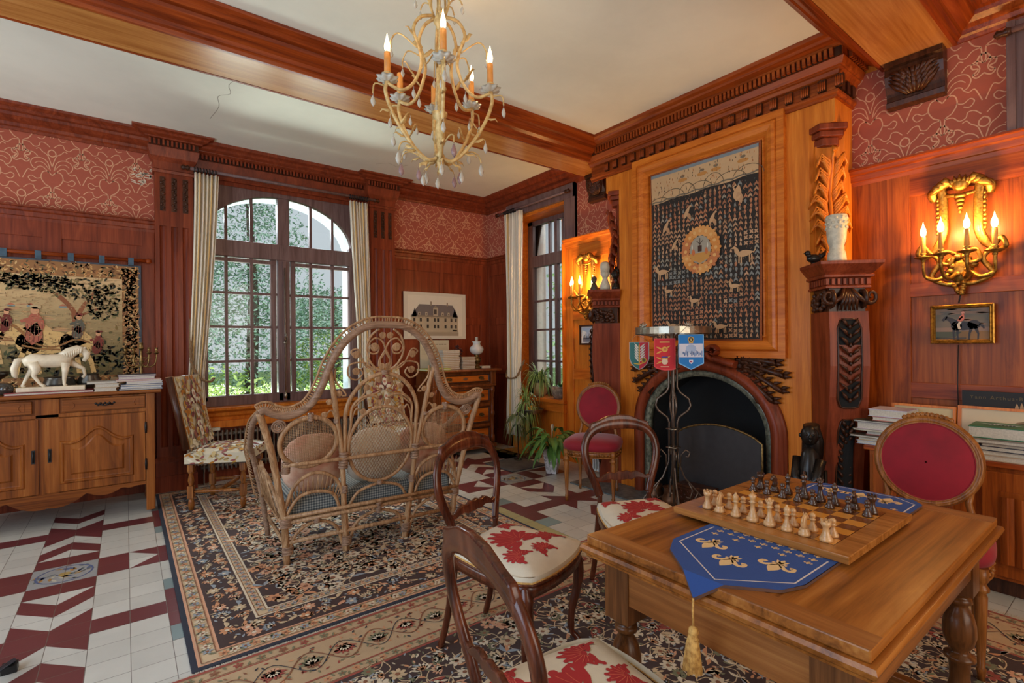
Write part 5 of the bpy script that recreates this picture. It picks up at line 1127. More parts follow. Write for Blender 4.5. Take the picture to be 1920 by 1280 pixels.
for z in (.295, .262): rod([(-.6, z), (.6, z)], .013, 'seat_rail', False, n=0, dy=-.012)
rod([(-.58, .135), (.58, .135)], .014, 'stretcher', False, n=0)
rod([(.60, .33), (.535, .49), (.42, .545), (.30, .49), (.242, .38)], .012, 'sunburst_arch'); rod([(.585, .30), (.52, .40), (.42, .425), (.31, .395), (.262, .30)], .011, 'sunburst_arch')
for s_ in (1, -1):
    m_ = MB()
    for k in range(30):
        a = .25+(pi-.5)*k/29; m_.tube([K(s_*(.42+.15*cos(a)), .325+.09*sin(a)), K(s_*(.42+.172*cos(a+(.05 if k % 2 else -.05))), .37+.17*sin(a+(.05 if k % 2 else -.05)))], .003, 4)
    m_.build('sunburst_spokes', W['rattan'], se)
rod([(.20, .29), (.14, .375), (0, .415)], .010, 'seat_arch'); rod([(.19, .05), (.14, .18), (0, .235)], .011, 'seat_arch')
rod([(.565, .05), (.52, .18), (.40, .235), (.28, .18), (.23, .05)], .011, 'seat_arch')
# cane ovals
def oval(cx, cz, a, b_, r, nm, diagm, cnt):
    MB().tube([K(cx+a*cos(2*pi*k/40), cz+b_*sin(2*pi*k/40)) for k in range(40)], r, 8, closed=True).build(nm, W['rattan'], se)
    m_ = MB(); a *= .97; b_ *= .97
    for k in range(-cnt, cnt+1):
        for fam in (0, 1):
            if diagm:
                th = 1.0 if fam else pi-1.0; nx, nz = -sin(th), cos(th); o = k/cnt*max(a, b_)*1.02; dx, dz = cos(th), sin(th)
                # intersect line with ellipse
                px_, pz_ = nx*o, nz*o; A_ = dx*dx/a/a+dz*dz/b_/b_; B_ = 2*(px_*dx/a/a+pz_*dz/b_/b_); C_ = px_*px_/a/a+pz_*pz_/b_/b_-1; D_ = B_*B_-4*A_*C_
                if D_ <= 0: continue
                t0, t1 = (-B_-math.sqrt(D_))/2/A_, (-B_+math.sqrt(D_))/2/A_
                m_.tube([K(cx+px_+dx*t0, cz+pz_+dz*t0, .003*(fam*2-1)), K(cx+px_+dx*t1, cz+pz_+dz*t1, .003*(fam*2-1))], .0022, 4)
            else:
                o = k/(cnt+.5)
                if fam: w_ = b_*math.sqrt(1-o*o); m_.tube([K(cx+a*o, cz-w_, .002), K(cx+a*o, cz+w_, .002)], .0018, 4)
                else: w_ = a*math.sqrt(1-o*o); m_.tube([K(cx-w_, cz+b_*o, -.002), K(cx+w_, cz+b_*o, -.002)], .0018, 4)
    m_.build('cane_weave', W['rattan'], se)
oval(0, .68, .222, .25, .012, 'centre_oval', True, 14)
for s_ in (1, -1): oval(s_*.47, .745, .172, .152, .015, 'side_oval', False, 15)
# scrollwork
def scroll(cx, cz, r, lead=(), nm='scroll_coil'):
    for s_ in (1, -1):
        m_ = MB(); m_.tube([K(s_*(cx+x), cz+z, -.002) for x, z in spiral(0, 0, r*1.1, 0, 3.2, 48, .1)], .0046, 5); m_.rings([[K(s_*(cx+r*1.08*cos(a)*q), cz+r*1.08*sin(a)*q, o_) for a in [2*pi*i/14 for i in range(14)]] for q, o_ in ((.98, -.003), (1, 0), (.98, .003))])
        if lead: m_.tube([K(s_*x, z) for x, z in cat(lead, 6)], .0058, 6)
        m_.build(nm, W['rattan'], se)
rod([(0, 1.172), (.07, 1.20), (.12, 1.27), (.13, 1.35), (.10, 1.42), (.05, 1.46)], .007, 'heart_ring')
scroll(.026, 1.415, .020); scroll(.078, 1.335, .026, [(.022, 1.19), (.035, 1.25), (.0, 1.31), (.03, 1.38), (.085, 1.395), (.125, 1.34), (.10, 1.295), (.055, 1.30), (.05, 1.34), (.078, 1.361)]); scroll(.022, 1.205, .020, [(.042, 1.205), (.04, 1.25), (.0, 1.32)])
scroll(.20, 1.285, .022, [(.08, 1.18), (.14, 1.22), (.19, 1.32), (.235, 1.31), (.222, 1.285)]); scroll(.195, 1.175, .022, [(.02, 1.17), (.09, 1.2), (.15, 1.235), (.24, 1.22), (.245, 1.15), (.19, 1.12), (.15, 1.16), (.17, 1.195)])
scroll(.30, 1.035, .018, [(.33, 1.2), (.325, 1.12), (.255, 1.03), (.28, 1.02)]); scroll(.035, 1.115, .020, [(.055, 1.115), (.06, 1.07), (.02, 1.04), (.12, 1.0), (.2, .94)]); scroll(.118, 1.065, .018, [(.136, 1.065), (.13, 1.03), (.17, .985)])
scroll(.03, .958, .018, [(.048, .96), (.05, .99), (.09, 1.01)]); scroll(.135, .905, .017, [(.152, .905), (.18, .93), (.205, .87), (.21, .8)]); scroll(.36, .985, .016, [(.345, .985), (.33, .95), (.3, .82)]); scroll(.385, .905, .017, [(.37, .91), (.34, .93), (.31, .86), (.275, .72)])
for s_ in (1, -1): MB().tube([K(s_*.635, .84)]+[K(s_*.655+x, .855+z) for x, z in spiral(0, 0, .042, 0, 3, 40, .1)], .006, 6).build('scroll_coil', W['rattanbind'], se)
for (h, z, w_, hh) in ((.25, .60, .022, .045), (.60, .60, .02, .03), (.235, .41, .016, .02), (.583, .26, .03, .022), (.565, .09, .03, .02), (.205, .075, .028, .025), (0, 1.165, .022, .012), (.47, .90, .014, .02), (.31, .86, .012, .01), (.40, .245, .018, .014), (0, .42, .016, .012), (0, .25, .016, .03)):
    for s_ in ((1, -1) if h else (1,)):
        m_ = MB()
        for k in range(6): m_.tube([K(s_*h+(w_*1.0)*cos(a), z-hh+2*hh*k/5, .018*sin(a)*1.3-.004) for a in [2*pi*i/12 for i in range(12)]], hh/5+.001, 6, closed=True)
        m_.build('cane_binding', W['rattanbind'], se)
# arms and front
for s_ in (1, -1):
    x = s_*.70
    MB().tube(cat([K(s_*.765, .95), (s_*.74, .1, .86), (s_*.72, .35, .70), (s_*.69, .52, .62), (s_*.66, .57, .5), (s_*.62, .59, .3), (s_*.58, .60, 0)], 5), .018, 8).build('arm', W['rattanbind'], se)
    m_ = MB(); P1_ = cat([K(s_*.775, .965), (s_*.76, .1, .885), (s_*.75, .35, .72), (s_*.73, .55, .63), (s_*.70, .62, .5), (s_*.66, .63, .3)], 8)
    m_.tube(P1_, .006, 6)
    for p in P1_[::1]: m_.tube([p, (p[0]-s_*.02, p[1]-.02, p[2]-.02)], .004, 4)
    m_.build('looped_edging', W['rattan'], se)
    MB().tube([(s_*.6, -.04, .28), (s_*.6, .58, .28)], .013, 8).build('side_rail', W['rattan'], se)
    MB().tube([(s_*.58, -.02, .135), (s_*.58, .6, .135)], .012, 8).build('stretcher', W['rattan'], se)
    MB().tube(cat([K(s_*.60, .28), (s_*.64, .12, .5), (s_*.66, .3, .56), (s_*.64, .46, .5), (s_*.62, .55, .3)], 5), .011, 8).build('side_arch', W['rattan'], se)
    m_ = MB()
    for k in range(9): y = .02+k*.06; m_.tube([(s_*.61, y, .29), (s_*.66, .06+y*.9, .5+.1*sin(k*.39))], .004, 5)
    m_.build('side_cane', W['rattan'], se)
for z in (.28, .25): MB().tube([(-.6, .58, z), (.6, .58, z)], .013, 8).build('seat_rail', W['rattan'], se)
MB().tube([(-.58, .6, .135), (.58, .6, .135)], .012, 8).build('stretcher', W['rattan'], se)
MB().box(-.58, .58, -.03, .57, .275, .285).build('seat_slats', W['rattan'], se)
m, nt, b = newmat('gingham_cloth'); vv = coords(nt, (1, 1, 1)); sp_ = nd(nt, 'ShaderNodeSeparateXYZ'); nt.links.new(vv, sp_.inputs[0])
def chk(s, sc__):
    n = nd(nt, 'ShaderNodeMath', operation='MULTIPLY'); n.inputs[1].default_value = sc__; nt.links.new(s, n.inputs[0]); f_ = nd(nt, 'ShaderNodeMath', operation='FRACT'); nt.links.new(n.outputs[0], f_.inputs[0]); g = nd(nt, 'ShaderNodeMath', operation='GREATER_THAN'); g.inputs[1].default_value = .5; nt.links.new(f_.outputs[0], g.inputs[0]); return g.outputs[0]
a1 = chk(sp_.outputs[0], 62); a2 = chk(sp_.outputs[1], 62); a3 = chk(sp_.outputs[2], 62)
ad = nd(nt, 'ShaderNodeMath', operation='ADD'); nt.links.new(a1, ad.inputs[0]); nt.links.new(a3, ad.inputs[1]); ml = nd(nt, 'ShaderNodeMath', operation='MULTIPLY'); nt.links.new(ad.outputs[0], ml.inputs[0]); ml.inputs[1].default_value = .5
nt.links.new(ramp(nt, ml.outputs[0], [(0, s2l((150, 152, 144))), (.5, s2l((100, 106, 106))), (1, s2l((58, 64, 68)))]), b.inputs['Base Color']); b.inputs['Roughness'].default_value = .9
o = MB().box(-.56, .56, -.02, .57, .29, .41).build('seat_cushion', m, None, loc=se.location, rot=-.0524, bev=.03)
tag(o, 'grey gingham seat cushion on the rattan settee', 'cushion')
plain('faded_rose_cloth', (196, 134, 108), .9, c2=(214, 186, 160), vs_=9); plain('cream_cloth', (224, 214, 196), .9, var=.06)
for x, mt, lab in ((-.38, 'faded_rose_cloth', 'rose cushion behind the left cane oval of the settee'), (0.02, 'cream_cloth', 'cream cushion behind the middle cane oval of the settee'), (.38, 'faded_rose_cloth', 'rose cushion behind the right cane oval of the settee')):
    c = cos(-.0524); s_ = sin(-.0524); lx, ly = x, .085
    m_ = MB(); m_.blob((0, 0, 0), (.20, .07, .19), 20, 12, f=lambda p: (p[0]*(1+.12*abs(p[2])/.2), p[1], p[2]*(1+.12*abs(p[0])/.2)))
    tag(m_.build('scatter_cushion', MATS[mt], loc=(se.location.x+lx*c-ly*s_, se.location.y+lx*s_+ly*c, .60), rot=(.12, 0, -.0524)), lab, 'cushion', 'cushions on the settee')
# ================================================================== BUFFET
bf = thing('walnut_buffet', 'carved walnut buffet with two arched panel doors under the left tapestry', 'sideboard', (-.47, 5.38, 0))
BXc, BYc = -.47, 5.38
def L_(m_): 
    for i, p in enumerate(m_.v): m_.v[i] = p-Vector((BXc, BYc, 0))
    return m_
FY = 5.12
m_ = MB(); m_.box(-1.13, .19, FY+.01, 5.66, .24, .975)
for x in (-1.13, .13): m_.box(x, x+.06, FY-.008, FY+.06, .02, .98); m_.box(x, x+.06, 5.58, 5.66, .02, .98)
m_.box(-.535, -.40, FY-.004, FY+.03, .25, .975); m_.box(-1.13, .19, FY-.004, FY+.02, .83, .86)
L_(m_).build('carcase', W['buffet'], bf, bev=.004)
m_ = MB(); m_.box(-1.17, .235, FY-.045, 5.69, .982, 1.01); L_(m_).build('top', W['buffetx'], bf, bev=.008)
m_ = MB()
for sgn, c in ((1, -.135), (-1, -.795)):
    pass
def apron_z(x):
    u = abs((x+.47)/.60); return .255-.10*max(0, 1-abs(u-.22)/.16)**.6*(u < .38)-.055*max(0, 1-abs(u-.56)/.13)**.6-.035*(u > .86)
P = []; n = 70
for k in range(n+1): x = -1.07+1.2*k/n; u = abs(x+.47)/.6; P.append((x, .235-.085*max(0, 1-((u-.08)/.30)**2)-.04*max(0, 1-((u-.55)/.18)**2)-.01*max(0, 1-((u-.82)/.06)**2)))
for k in range(n):
    (x0, z0), (x1, z1) = P[k], P[k+1]; m_.poly([(x0, FY-.006, z0), (x1, FY-.006, z1), (x1, FY-.006, .262), (x0, FY-.006, .262)]); m_.poly([(x0, FY-.006, z0), (x0, FY+.02, z0), (x1, FY+.02, z1), (x1, FY-.006, z1)])
L_(m_).build('scalloped_apron', W['buffetx'], bf)
def door(x0, x1, hinge):
    d = L_(MB().box(x0, x1, FY-.012, FY+.012, .268, .825)).build('door', W['buffet'], bf, bev=.003)
    m_ = MB(); a0, a1, b0, b1 = x0+.085, x1-.075, .325, .64; cx = (a0+a1)/2; hw = (a1-a0)/2
    def outline(g):
        top = []
        for k in range(25):
            u = -1+2*k/24; h = .105*math.exp(-(u/.42)**2)+.012*max(0, abs(u)-.75)*4
            top.append((cx+u*(hw-g), b1+h-g))
        return [(a0+g, b0+g)]+[(a1-g, b0+g)]+top[::-1]
    pr2 = [(0, .012), (.008, .022), (.018, .022), (.024, .014), (.04, .010), (.05, .004), (.075, .02)]
    rg = []
    O = [outline(g) for g, _ in pr2]; nn = len(O[0])
    for j in range(nn): rg.append([(O[q][j][0], FY-pr2[q][1], O[q][j][1]) for q in range(len(pr2))])
    for j in range(nn):
        for q in range(len(pr2)-1):
            A = rg[j]; B = rg[(j+1) % nn]; m_.poly([A[q], A[q+1], B[q+1], B[q]])
    m_.poly([r[-1] for r in rg]); L_(m_).build('arched_panel', W['buffet'], d)
    m_ = MB(); ex = x0+.03 if hinge > 0 else x1-.03
    m_.box(ex-.01, ex+.01, FY-.018, FY-.01, .50, .60); m_.tube([(ex, FY-.02, .51), (ex, FY-.03, .55), (ex, FY-.02, .59)], .005, 6); L_(m_).build('lock_plate', W['black'], d)
    for z in (.40, .70): L_(MB().lathe([(.007, -.045), (.009, 0), (.007, .045)], ((x1+.004 if hinge > 0 else x0-.004), FY-.012, z), 8)).build('hinge', W['black'], d)
door(-.485, .125, 1); door(-1.06, -.515, -1)
for x0, x1 in ((-.385, .125), (-1.06, -.55)):
    d = L_(MB().box(x0, x1, FY-.014, FY+.01, .868, .962)).build('drawer', W['buffetx'], bf, bev=.004)
    m_ = MB(); m_.box(x0+.04, x1-.04, FY-.017, FY-.012, .885, .945)
    for e_ in (x0+.055, x1-.055): m_.tube([(e_+.018*cos(a)*(1 if e_ < (x0+x1)/2 else -1), FY-.018, .915+.022*sin(a)) for a in [-1.3+k*.26 for k in range(11)]], .003, 6)
    L_(m_).build('drawer_inlay', W['buffetx'], d)
    m_ = MB(); cx = (x0+x1)/2
    for k in range(-4, 5): m_.blob((cx+k*.014, FY-.02, .915+.006*(-1)**k), (.009, .004, .009), 7, 5)
    m_.tube([(cx-.05, FY-.022, .915), (cx, FY-.034, .902), (cx+.05, FY-.022, .915)], .004, 6); L_(m_).build('drawer_pull', W['black'], d)
# ================================================================== BOOKS
def book(c, w_, d_, h_, rot, cover, lab, grp, page=(206, 196, 180), nm='book'):
    t = thing(nm, lab, 'book', (c[0], c[1], c[2]), rot, grp); key = 'cover_%d_%d_%d' % cover
    mt = MATS.get(key) or plain(key, cover, .45, var=.08)
    pg = MATS.get('book_pages') or plain('book_pages', page, .8, var=.1, vs_=120)
    e = min(.004, h_*.18); MB().box(-w_/2, w_/2, -d_/2, d_/2, 0, e).box(-w_/2, w_/2, -d_/2, d_/2, h_-e, h_).box(-w_/2, w_/2, d_/2-.003, d_/2, 0, h_).build('cover', mt, t)
    MB().box(-w_/2+.004, w_/2-.004, -d_/2+.004, d_/2-.003, e, h_-e).build('pages', pg, t); return t
BZ0 = 1.011
st_ = [(.10, 5.19, .29, .20, .014, 0, (38, 50, 84), 'lowest, navy covered'), (.10, 5.185, .27, .20, .015, .03, (206, 210, 224), 'second from the bottom, pale covered'), (.11, 5.19, .28, .21, .017, -.03, (60, 72, 104), 'third from the bottom, slate blue'), (.12, 5.19, .24, .19, .022, .05, (214, 206, 210), 'fourth from the bottom, thick white'), (.085, 5.2, .30, .21, .014, .02, (196, 140, 128), 'fifth from the bottom, salmon covered'), (.075, 5.2, .24, .18, .024, -.02, (196, 170, 184), 'sixth from the bottom, thick lilac'), (.075, 5.2, .25, .19, .014, .03, (70, 66, 84), 'topmost, thin dark covered')]
z = BZ0
for i, (x, y, w_, d_, h_, r, c, l) in enumerate(st_): book((x, y, z), w_, d_, h_, r, c, l+' book of the tall stack on the buffet', 'books stacked on the buffet'); z += h_+.0008
z = BZ0
for (x, w_, h_, c, l) in ((-.13, .14, .03, (206, 188, 160), 'lower cream book of the short stack beside the tall stack on the buffet'), (-.12, .15, .03, (196, 170, 140), 'middle tan book of the short stack on the buffet'), (-.15, .19, .016, (186, 180, 170), 'topmost grey book of the short stack on the buffet')): book((x, 5.2, z), w_, .19, h_, .04, c, l, 'short stack on the buffet'); z += h_+.001
book((-.45, 5.19, BZ0), .50, .19, .018, .04, (150, 50, 54), 'large flat red book under the white horse', None)
# ================================================================== WHITE HORSE
hs = thing('horse_statue', 'white horse figurine walking with raised foreleg on the buffet', 'statue', (-.44, 5.2, BZ0+.019))
plain('ivory_ceramic', (232, 214, 184), .42, var=.10, vs_=14, coat=.2); IVC = MATS['ivory_ceramic']
MB().box(-.20, .19, -.055, .055, 0, .034).build('plinth', IVC, hs, bev=.006)
def V3(*a): return [Vector((x, y, z+.034)) for x, y, z in a]
m_ = MB()
m_.tube(V3((-.165, 0, .185), (-.12, 0, .20), (-.05, 0, .193), (.02, 0, .193), (.075, 0, .205), (.105, 0, .205)), [(.030, .030), (.046, .052), (.042, .050), (.044, .052), (.042, .050), (.022, .030)], 14, flat=(0, 1, 0))
m_.tube(V3((.06, 0, .215), (.10, 0, .255), (.145, 0, .28), (.178, 0, .272), (.19, 0, .255)), [(.028, .046), (.024, .042), (.02, .034), (.018, .026), (.014, .02)], 12, flat=(0, 1, 0))
m_.tube(V3((.178, 0, .272), (.198, 0, .245), (.195, 0, .215), (.178, 0, .188)), [(.018, .02), (.02, .026), (.014, .018), (.012, .013)], 12, flat=(0, 1, 0))
def leg(pts, r): m_.tube(V3(*pts), r, 10)
leg([(-.12, .025, .185), (-.115, .027, .13), (-.145, .027, .085), (-.165, .026, .03), (-.175, .026, .012), (-.16, .026, .0)], [.036, .026, .014, .010, .012, .015])
leg([(-.11, -.025, .185), (-.09, -.027, .125), (-.105, -.027, .085), (-.075, -.026, .03), (-.055, -.026, .010), (-.045, -.026, .0)], [.036, .028, .015, .010, .012, .014])
leg([(.075, -.025, .18), (.07, -.026, .10), (.066, -.026, .055), (.066, -.026, .018), (.075, -.026, .0)], [.030, .018, .013, .010, .014])
leg([(.09, .025, .185), (.135, .026, .155), (.175, .026, .13), (.185, .026, .08), (.172, .026, .058)], [.028, .02, .014, .010, .012])
m_.tube(V3((-.16, 0, .215), (-.195, 0, .20), (-.215, 0, .14), (-.21, 0, .09), (-.20, 0, .07)), [.014, .024, .022, .018, .006], 10)
m_.build('body', IVC, hs)
m_ = MB()
for q in (-1, 1): m_.tube(V3((.180, q*.010, .285), (.196, q*.014, .300)), [.008, .002], 6); m_.blob((.203, q*.016, .25+.034), (.005, .004, .005), 6, 4)
for k in range(9): t = k/8; m_.tube(V3((.06+.115*t, 0, .25+.045*sin(t*1.9)), (.055+.11*t, -.024, .235+.04*t), (.06+.10*t, -.03, .205+.045*t)), [.010, .009, .003], 6)
m_.build('mane', IVC, hs)
# ---- candelabra, bowls and small things on the buffet
cd = thing('candelabra', 'brass five armed candelabra behind the books on the buffet', 'candelabra', (.11, 5.5, BZ0))
MB().lathe([(.06, 0), (.062, .01), (.02, .03), (.012, .06), (.02, .10), (.01, .13), (.009, .2), (.018, .22), (.01, .25), (.008, .31), (.014, .33), (.022, .335), (.016, .345), (.014, .38), (.018, .385), (.012, .385)], seg=16).build('stem', W['dullbrass'], cd)
for x in (-.11, -.055, .055, .11):
    m_ = MB(); m_.tube(cat([(0, 0, .2), (x*.4, 0, .17), (x*.85, 0, .19), (x, 0, .25), (x, 0, .29)], 5), .0055, 6); m_.tube([(x*.5+.022*cos(a), 0, .235+.022*sin(a)) for a in [k*.6 for k in range(9)]], .0035, 5)
    m_.lathe([(.006, .28), (.02, .295), (.022, .298), (.010, .30), (.012, .34), (.015, .343), (.010, .343)], (x, 0, 0), 12); m_.build('arm', W['dullbrass'], cd)
plain('tarnished_pewter', (96, 90, 82), .3, .8, bs=.1); plain('smoked_glass', (70, 64, 58), .12, .2, coat=.5)
for prof, loc, lab, mt, cat_ in (([(.05, 0), (.09, .02), (.105, .06), (.09, .10), (.098, .115), (.09, .112), (.08, .09)], (-.42, 5.42, BZ0), 'tarnished pewter bowl behind the white horse', 'tarnished_pewter', 'bowl'),
  ([(.04, 0), (.075, .03), (.082, .07), (.06, .115), (.065, .13), (.055, .12)], (-.24, 5.46, BZ0), 'round pewter pot between the horse and the books', 'tarnished_pewter', 'pot'),
  ([(.05, 0), (.02, .02), (.015, .08), (.09, .14), (.10, .17), (.095, .165), (.08, .145)], (-.80, 5.40, BZ0), 'silver footed bowl at the left end of the buffet', 'tarnished_pewter', 'bowl'),
  ([(.02, 0), (.045, .012), (.055, .045), (.045, .08), (.02, .092), (.002, .094)], (-.71, 5.22, BZ0), 'dark glossy sphere beside the horse plinth', 'smoked_glass', 'ornament')):
    tag(MB().lathe(prof, seg=28).build('pewter_bowl' if cat_ != 'ornament' else 'glass_sphere', MATS[mt], loc=loc), lab, cat_)
m_ = MB()
for k in range(7): a = -.6+k*.42; m_.tube([(0, 0, .01), (.06*cos(a), .05*sin(a), .07), (.15*cos(a)+.02, .06*sin(a), .10-.05*sin(a))], [.012, .03, .004], 8)
tag(m_.build('shell_ornament', plain('tan_shell', (184, 156, 116), .5), loc=(-.06, 5.46, BZ0)), 'pale curled leaf shaped shell behind the short book stack', 'ornament')
# ================================================================== LEFT TAPESTRY
lt = thing('hunting_tapestry', 'woven tapestry of riders under trees on the left wall', 'tapestry', (-.75, 5.80, 1.0))
MB().box(-.87, .87, -.004, .004, 0, 1.11).build('backing_cloth', plain('slate_cloth', (78, 84, 92), .9), lt)
r5 = random.Random(21)
V = Vec(lambda a, b_, d: (a, -.0048-d, b_), .0006)
TC = [(186, 140, 84), (160, 112, 66), (204, 160, 104), (128, 92, 60)]
V.rect(-.85, .85, .0, 1.095, (150, 106, 66)); V.up()
for k in range(1900):
    side = r5.choice('tlrbr'); 
    x, z = {'t': (r5.uniform(-.84, .84), r5.uniform(.985, 1.085)), 'b': (r5.uniform(-.84, .84), r5.uniform(.01, .1)), 'l': (r5.uniform(-.84, -.74), r5.uniform(0, 1.08)), 'r': (r5.uniform(.74, .84), r5.uniform(.0, 1.08))}[side]
    V.leaf(x, z, .035, .012, r5.uniform(0, 6.3), r5.choice([(206, 156, 96), (180, 118, 70), (214, 172, 116), (110, 70, 46), (92, 84, 60)]))
V.up(2); IX, IZ0, IZ1 = .73, .11, .975
for j in range(9): t = j/8; V.rect(-IX, IX, IZ0+(IZ1-IZ0)*j/9, IZ0+(IZ1-IZ0)*(j+1)/9, tuple(int(a*(1-t)+b_*t) for a, b_ in zip((110, 96, 60), (212, 176, 128))))
V.up()
for k in range(30): V.leaf(r5.uniform(-.7, .5), r5.uniform(.50, .74), r5.uniform(.08, .2), .014, r5.uniform(-.1, .1), r5.choice([(196, 152, 104), (176, 140, 96), (154, 132, 96), (186, 140, 100)]))
for x in (-.2, -.02, .1, .3): V.rect(x, x+.05, .70, .715, (130, 140, 134)); V.poly([(x, .715), (x+.05, .715), (x+.025, .735)], (180, 110, 80))
for k in range(500):   # undergrowth
    x, z = r5.uniform(-.73, .72), r5.uniform(.11, .30)+.22*(r5.random()**3); V.leaf(x, z, .05, .02, r5.uniform(0, 3.1), r5.choice([(48, 50, 40), (72, 76, 50), (96, 92, 56), (40, 38, 34), (130, 106, 62)]))
V.up()
V.line(cat([(.40, .42), (.41, .60), (.38, .70), (.30, .80), (.22, .86)], 5), [.05]*8+[.035]*8+[.02]*5, (142, 86, 56)); V.line(cat([(.41, .60), (.46, .72), (.52, .80), (.55, .88)], 5), .032, (150, 92, 60)); V.line([(.40, .62), (.48, .66), (.56, .70)], .02, (142, 86, 56))
V.up()
for k in range(620):
    a, r = r5.uniform(0, 6.3), r5.random()**.5; cx_, cz_, rx_, rz_ = r5.choice([(.45, .88, .27, .10), (.18, .90, .22, .07), (.60, .74, .12, .14), (.05, .93, .2, .04)])
    x, z = cx_+rx_*r*cos(a), cz_+rz_*r*sin(a)
    if z < IZ1-.01 and x < IX-.02: V.leaf(x, z, .038, .017, r5.uniform(0, 6.3), r5.choice([(64, 64, 46), (96, 92, 60), (128, 116, 74), (48, 52, 44), (150, 128, 84)]))
for x, z in ((-.45, .94), (-.36, .92), (-.55, .95), (-.66, .9)):
    for k in range(9): V.leaf(x, z, .10, .014, 3.4+k*.35, (48, 50, 42))
V.up()
def horse(x, z, s_, c, c2):
    V.leaf(x-s_*.5, z, s_*1.0, s_*.42, .02, c); V.disc(x+s_*.32, z-.02*s_, s_*.24, c, s_*.25); V.disc(x-s_*.3, z, s_*.18, c, s_*.2)
    V.line(cat([(x-s_*.35, z+.05*s_), (x-s_*.5, z+s_*.22), (x-s_*.66, z+s_*.26)], 4), [s_*.26, s_*.24, s_*.22, s_*.2, s_*.18, s_*.15, s_*.13, s_*.12, s_*.1], c); V.line([(x-s_*.64, z+s_*.28), (x-s_*.78, z+s_*.10)], s_*.1, c)
    for q, e in ((-.36, -.08), (-.26, .06), (.3, .04), (.42, .1)): V.line([(x+s_*q, z-s_*.1), (x+s_*(q+e), z-s_*.34), (x+s_*(q+e*1.4), z-s_*.55)], s_*.07, c)
    V.up(); V.line(cat([(x-s_*.3, z+.02*s_), (x, z-s_*.08), (x+s_*.3, z+s_*.06), (x+s_*.5, z)], 4), s_*.03, c2); V.line(cat([(x-s_*.66, z+s_*.32), (x-s_*.5, z+s_*.3), (x-s_*.34, z+s_*.12)], 4), s_*.05, c2); V.line([(x-s_*.4, z-.02), (x-s_*.2, z-.10*s_), (x+s_*.1, z-.12*s_)], s_*.03, c2)
horse(.02, .47, .44, (206, 166, 110), (150, 104, 66)); V.up(); horse(.26, .40, .48, (214, 174, 112), (150, 104, 60)); V.up(); horse(-.42, .34, .5, (176, 128, 78), (128, 88, 52)); V.up()
def rider(x, z, s_, robe, hat):
    V.leaf(x, z-s_*.55, s_*1.0, s_*.55, pi/2, robe); V.leaf(x-.02, z-s_*.9, s_*.9, s_*.5, pi/2-.15, robe)
    V.up(); V.disc(x, z+s_*.42, s_*.13, (206, 150, 110), s_*.15, 10); V.disc(x+.005, z+s_*.56, s_*.17, hat, s_*.09, 10); V.line([(x-.03, z+s_*.1), (x-s_*.4, z)], s_*.12, robe)
    for k in range(5): V.line([(x-s_*.2+k*s_*.1, z-s_*.1), (x-s_*.3+k*s_*.13, z-s_*.8)], s_*.02, (110, 60, 50))
rider(-.02, .60, .13, (112, 48, 40), (104, 44, 44)); rider(.15, .58, .22, (172, 96, 74), (186, 160, 120)); rider(.43, .56, .15, (96, 92, 78), (120, 52, 46)); rider(.56, .42, .14, (124, 56, 46), (112, 50, 46))
V.up()
for k in range(2600):   # short woven flecks over the whole picture
    x, z = r5.uniform(-.72, .71), r5.uniform(.12, .965); lo = z < .42
    V.leaf(x, z, r5.uniform(.012, .03), .0035, r5.choice((0, .1, -.1, 1.5)), r5.choice([(72, 60, 44), (120, 92, 60), (96, 84, 56)] if lo else [(176, 138, 94), (140, 108, 74), (196, 160, 116), (128, 108, 78)]))
V.build('woven_picture', W['fabric'], lt)
# hanging rod
rd = thing('tapestry_rod', 'wooden rod with knob carrying the left tapestry', 'rod', (-.75, 5.775, 2.155))
MB().tube([(-.95, 0, 0), (.91, 0, 0)], .016, 12).build('pole', W['panelx'], rd)
MB().blob((.928, 0, 0), (.024, .024, .024), 12, 8).build('knob', W['panelx'], rd)
plain('blue_tab', (70, 92, 108), .8)
for k in range(9): MB().box(-.86+k*.207-.02, -.86+k*.207+.02, -.018, .02, -.05, .018).build('hanging_tab', MATS['blue_tab'], rd)
# ================================================================== CHEST OF DRAWERS
cx0, cx1, cy0, cy1 = 2.84, 3.745, 5.22, 5.70; C0 = Vector(((cx0+cx1)/2, (cy0+cy1)/2, 0))
dc = thing('chest_of_drawers', 'carved walnut chest of drawers in the corner behind the settee', 'chest of drawers', C0)
def D_(m_):
    for i, p in enumerate(m_.v): m_.v[i] = p-C0
    return m_
m_ = MB(); m_.box(cx0+.02, cx1-.02, cy0+.03, cy1, .09, 1.02); m_.box(cx0, cx1, cy0, cy1, .83, .86); m_.box(cx0, cx1, cy0-.005, cy1, .06, .11); m_.box(cx0, cx0+.08, cy0, cy0+.08, .86, 1.02); m_.box(cx1-.08, cx1, cy0, cy0+.08, .86, 1.02)
for z in (.60, .345): m_.box(cx0+.08, cx1-.08, cy0+.012, cy0+.04, z-.018, z+.018)
D_(m_).build('carcase', W['chest'], dc, bev=.005); D_(MB().box(cx0-.05, cx1+.06, cy0-.05, cy1+.02, 1.02, 1.05)).build('top', W['chest'], dc, bev=.012)
for x in (cx0+.04, cx1-.04):
    D_(MB().lathe([(.036, .11), (.036, .20), (.022, .22), (.03, .25), (.02, .27), (.026, .36), (.02, .44), (.034, .46), (.034, .50), (.02, .52), (.026, .6), (.02, .68), (.03, .70), (.022, .73), (.036, .75), (.036, .83)], (x, cy0+.04, 0), 14)).build('turned_column', W['chest'], dc)
    for y in (cy0+.05, cy1-.06): D_(MB().lathe([(.03, 0), (.045, .02), (.045, .045), (.03, .06)], (x, y, 0), 14)).build('foot', W['carve'], dc)
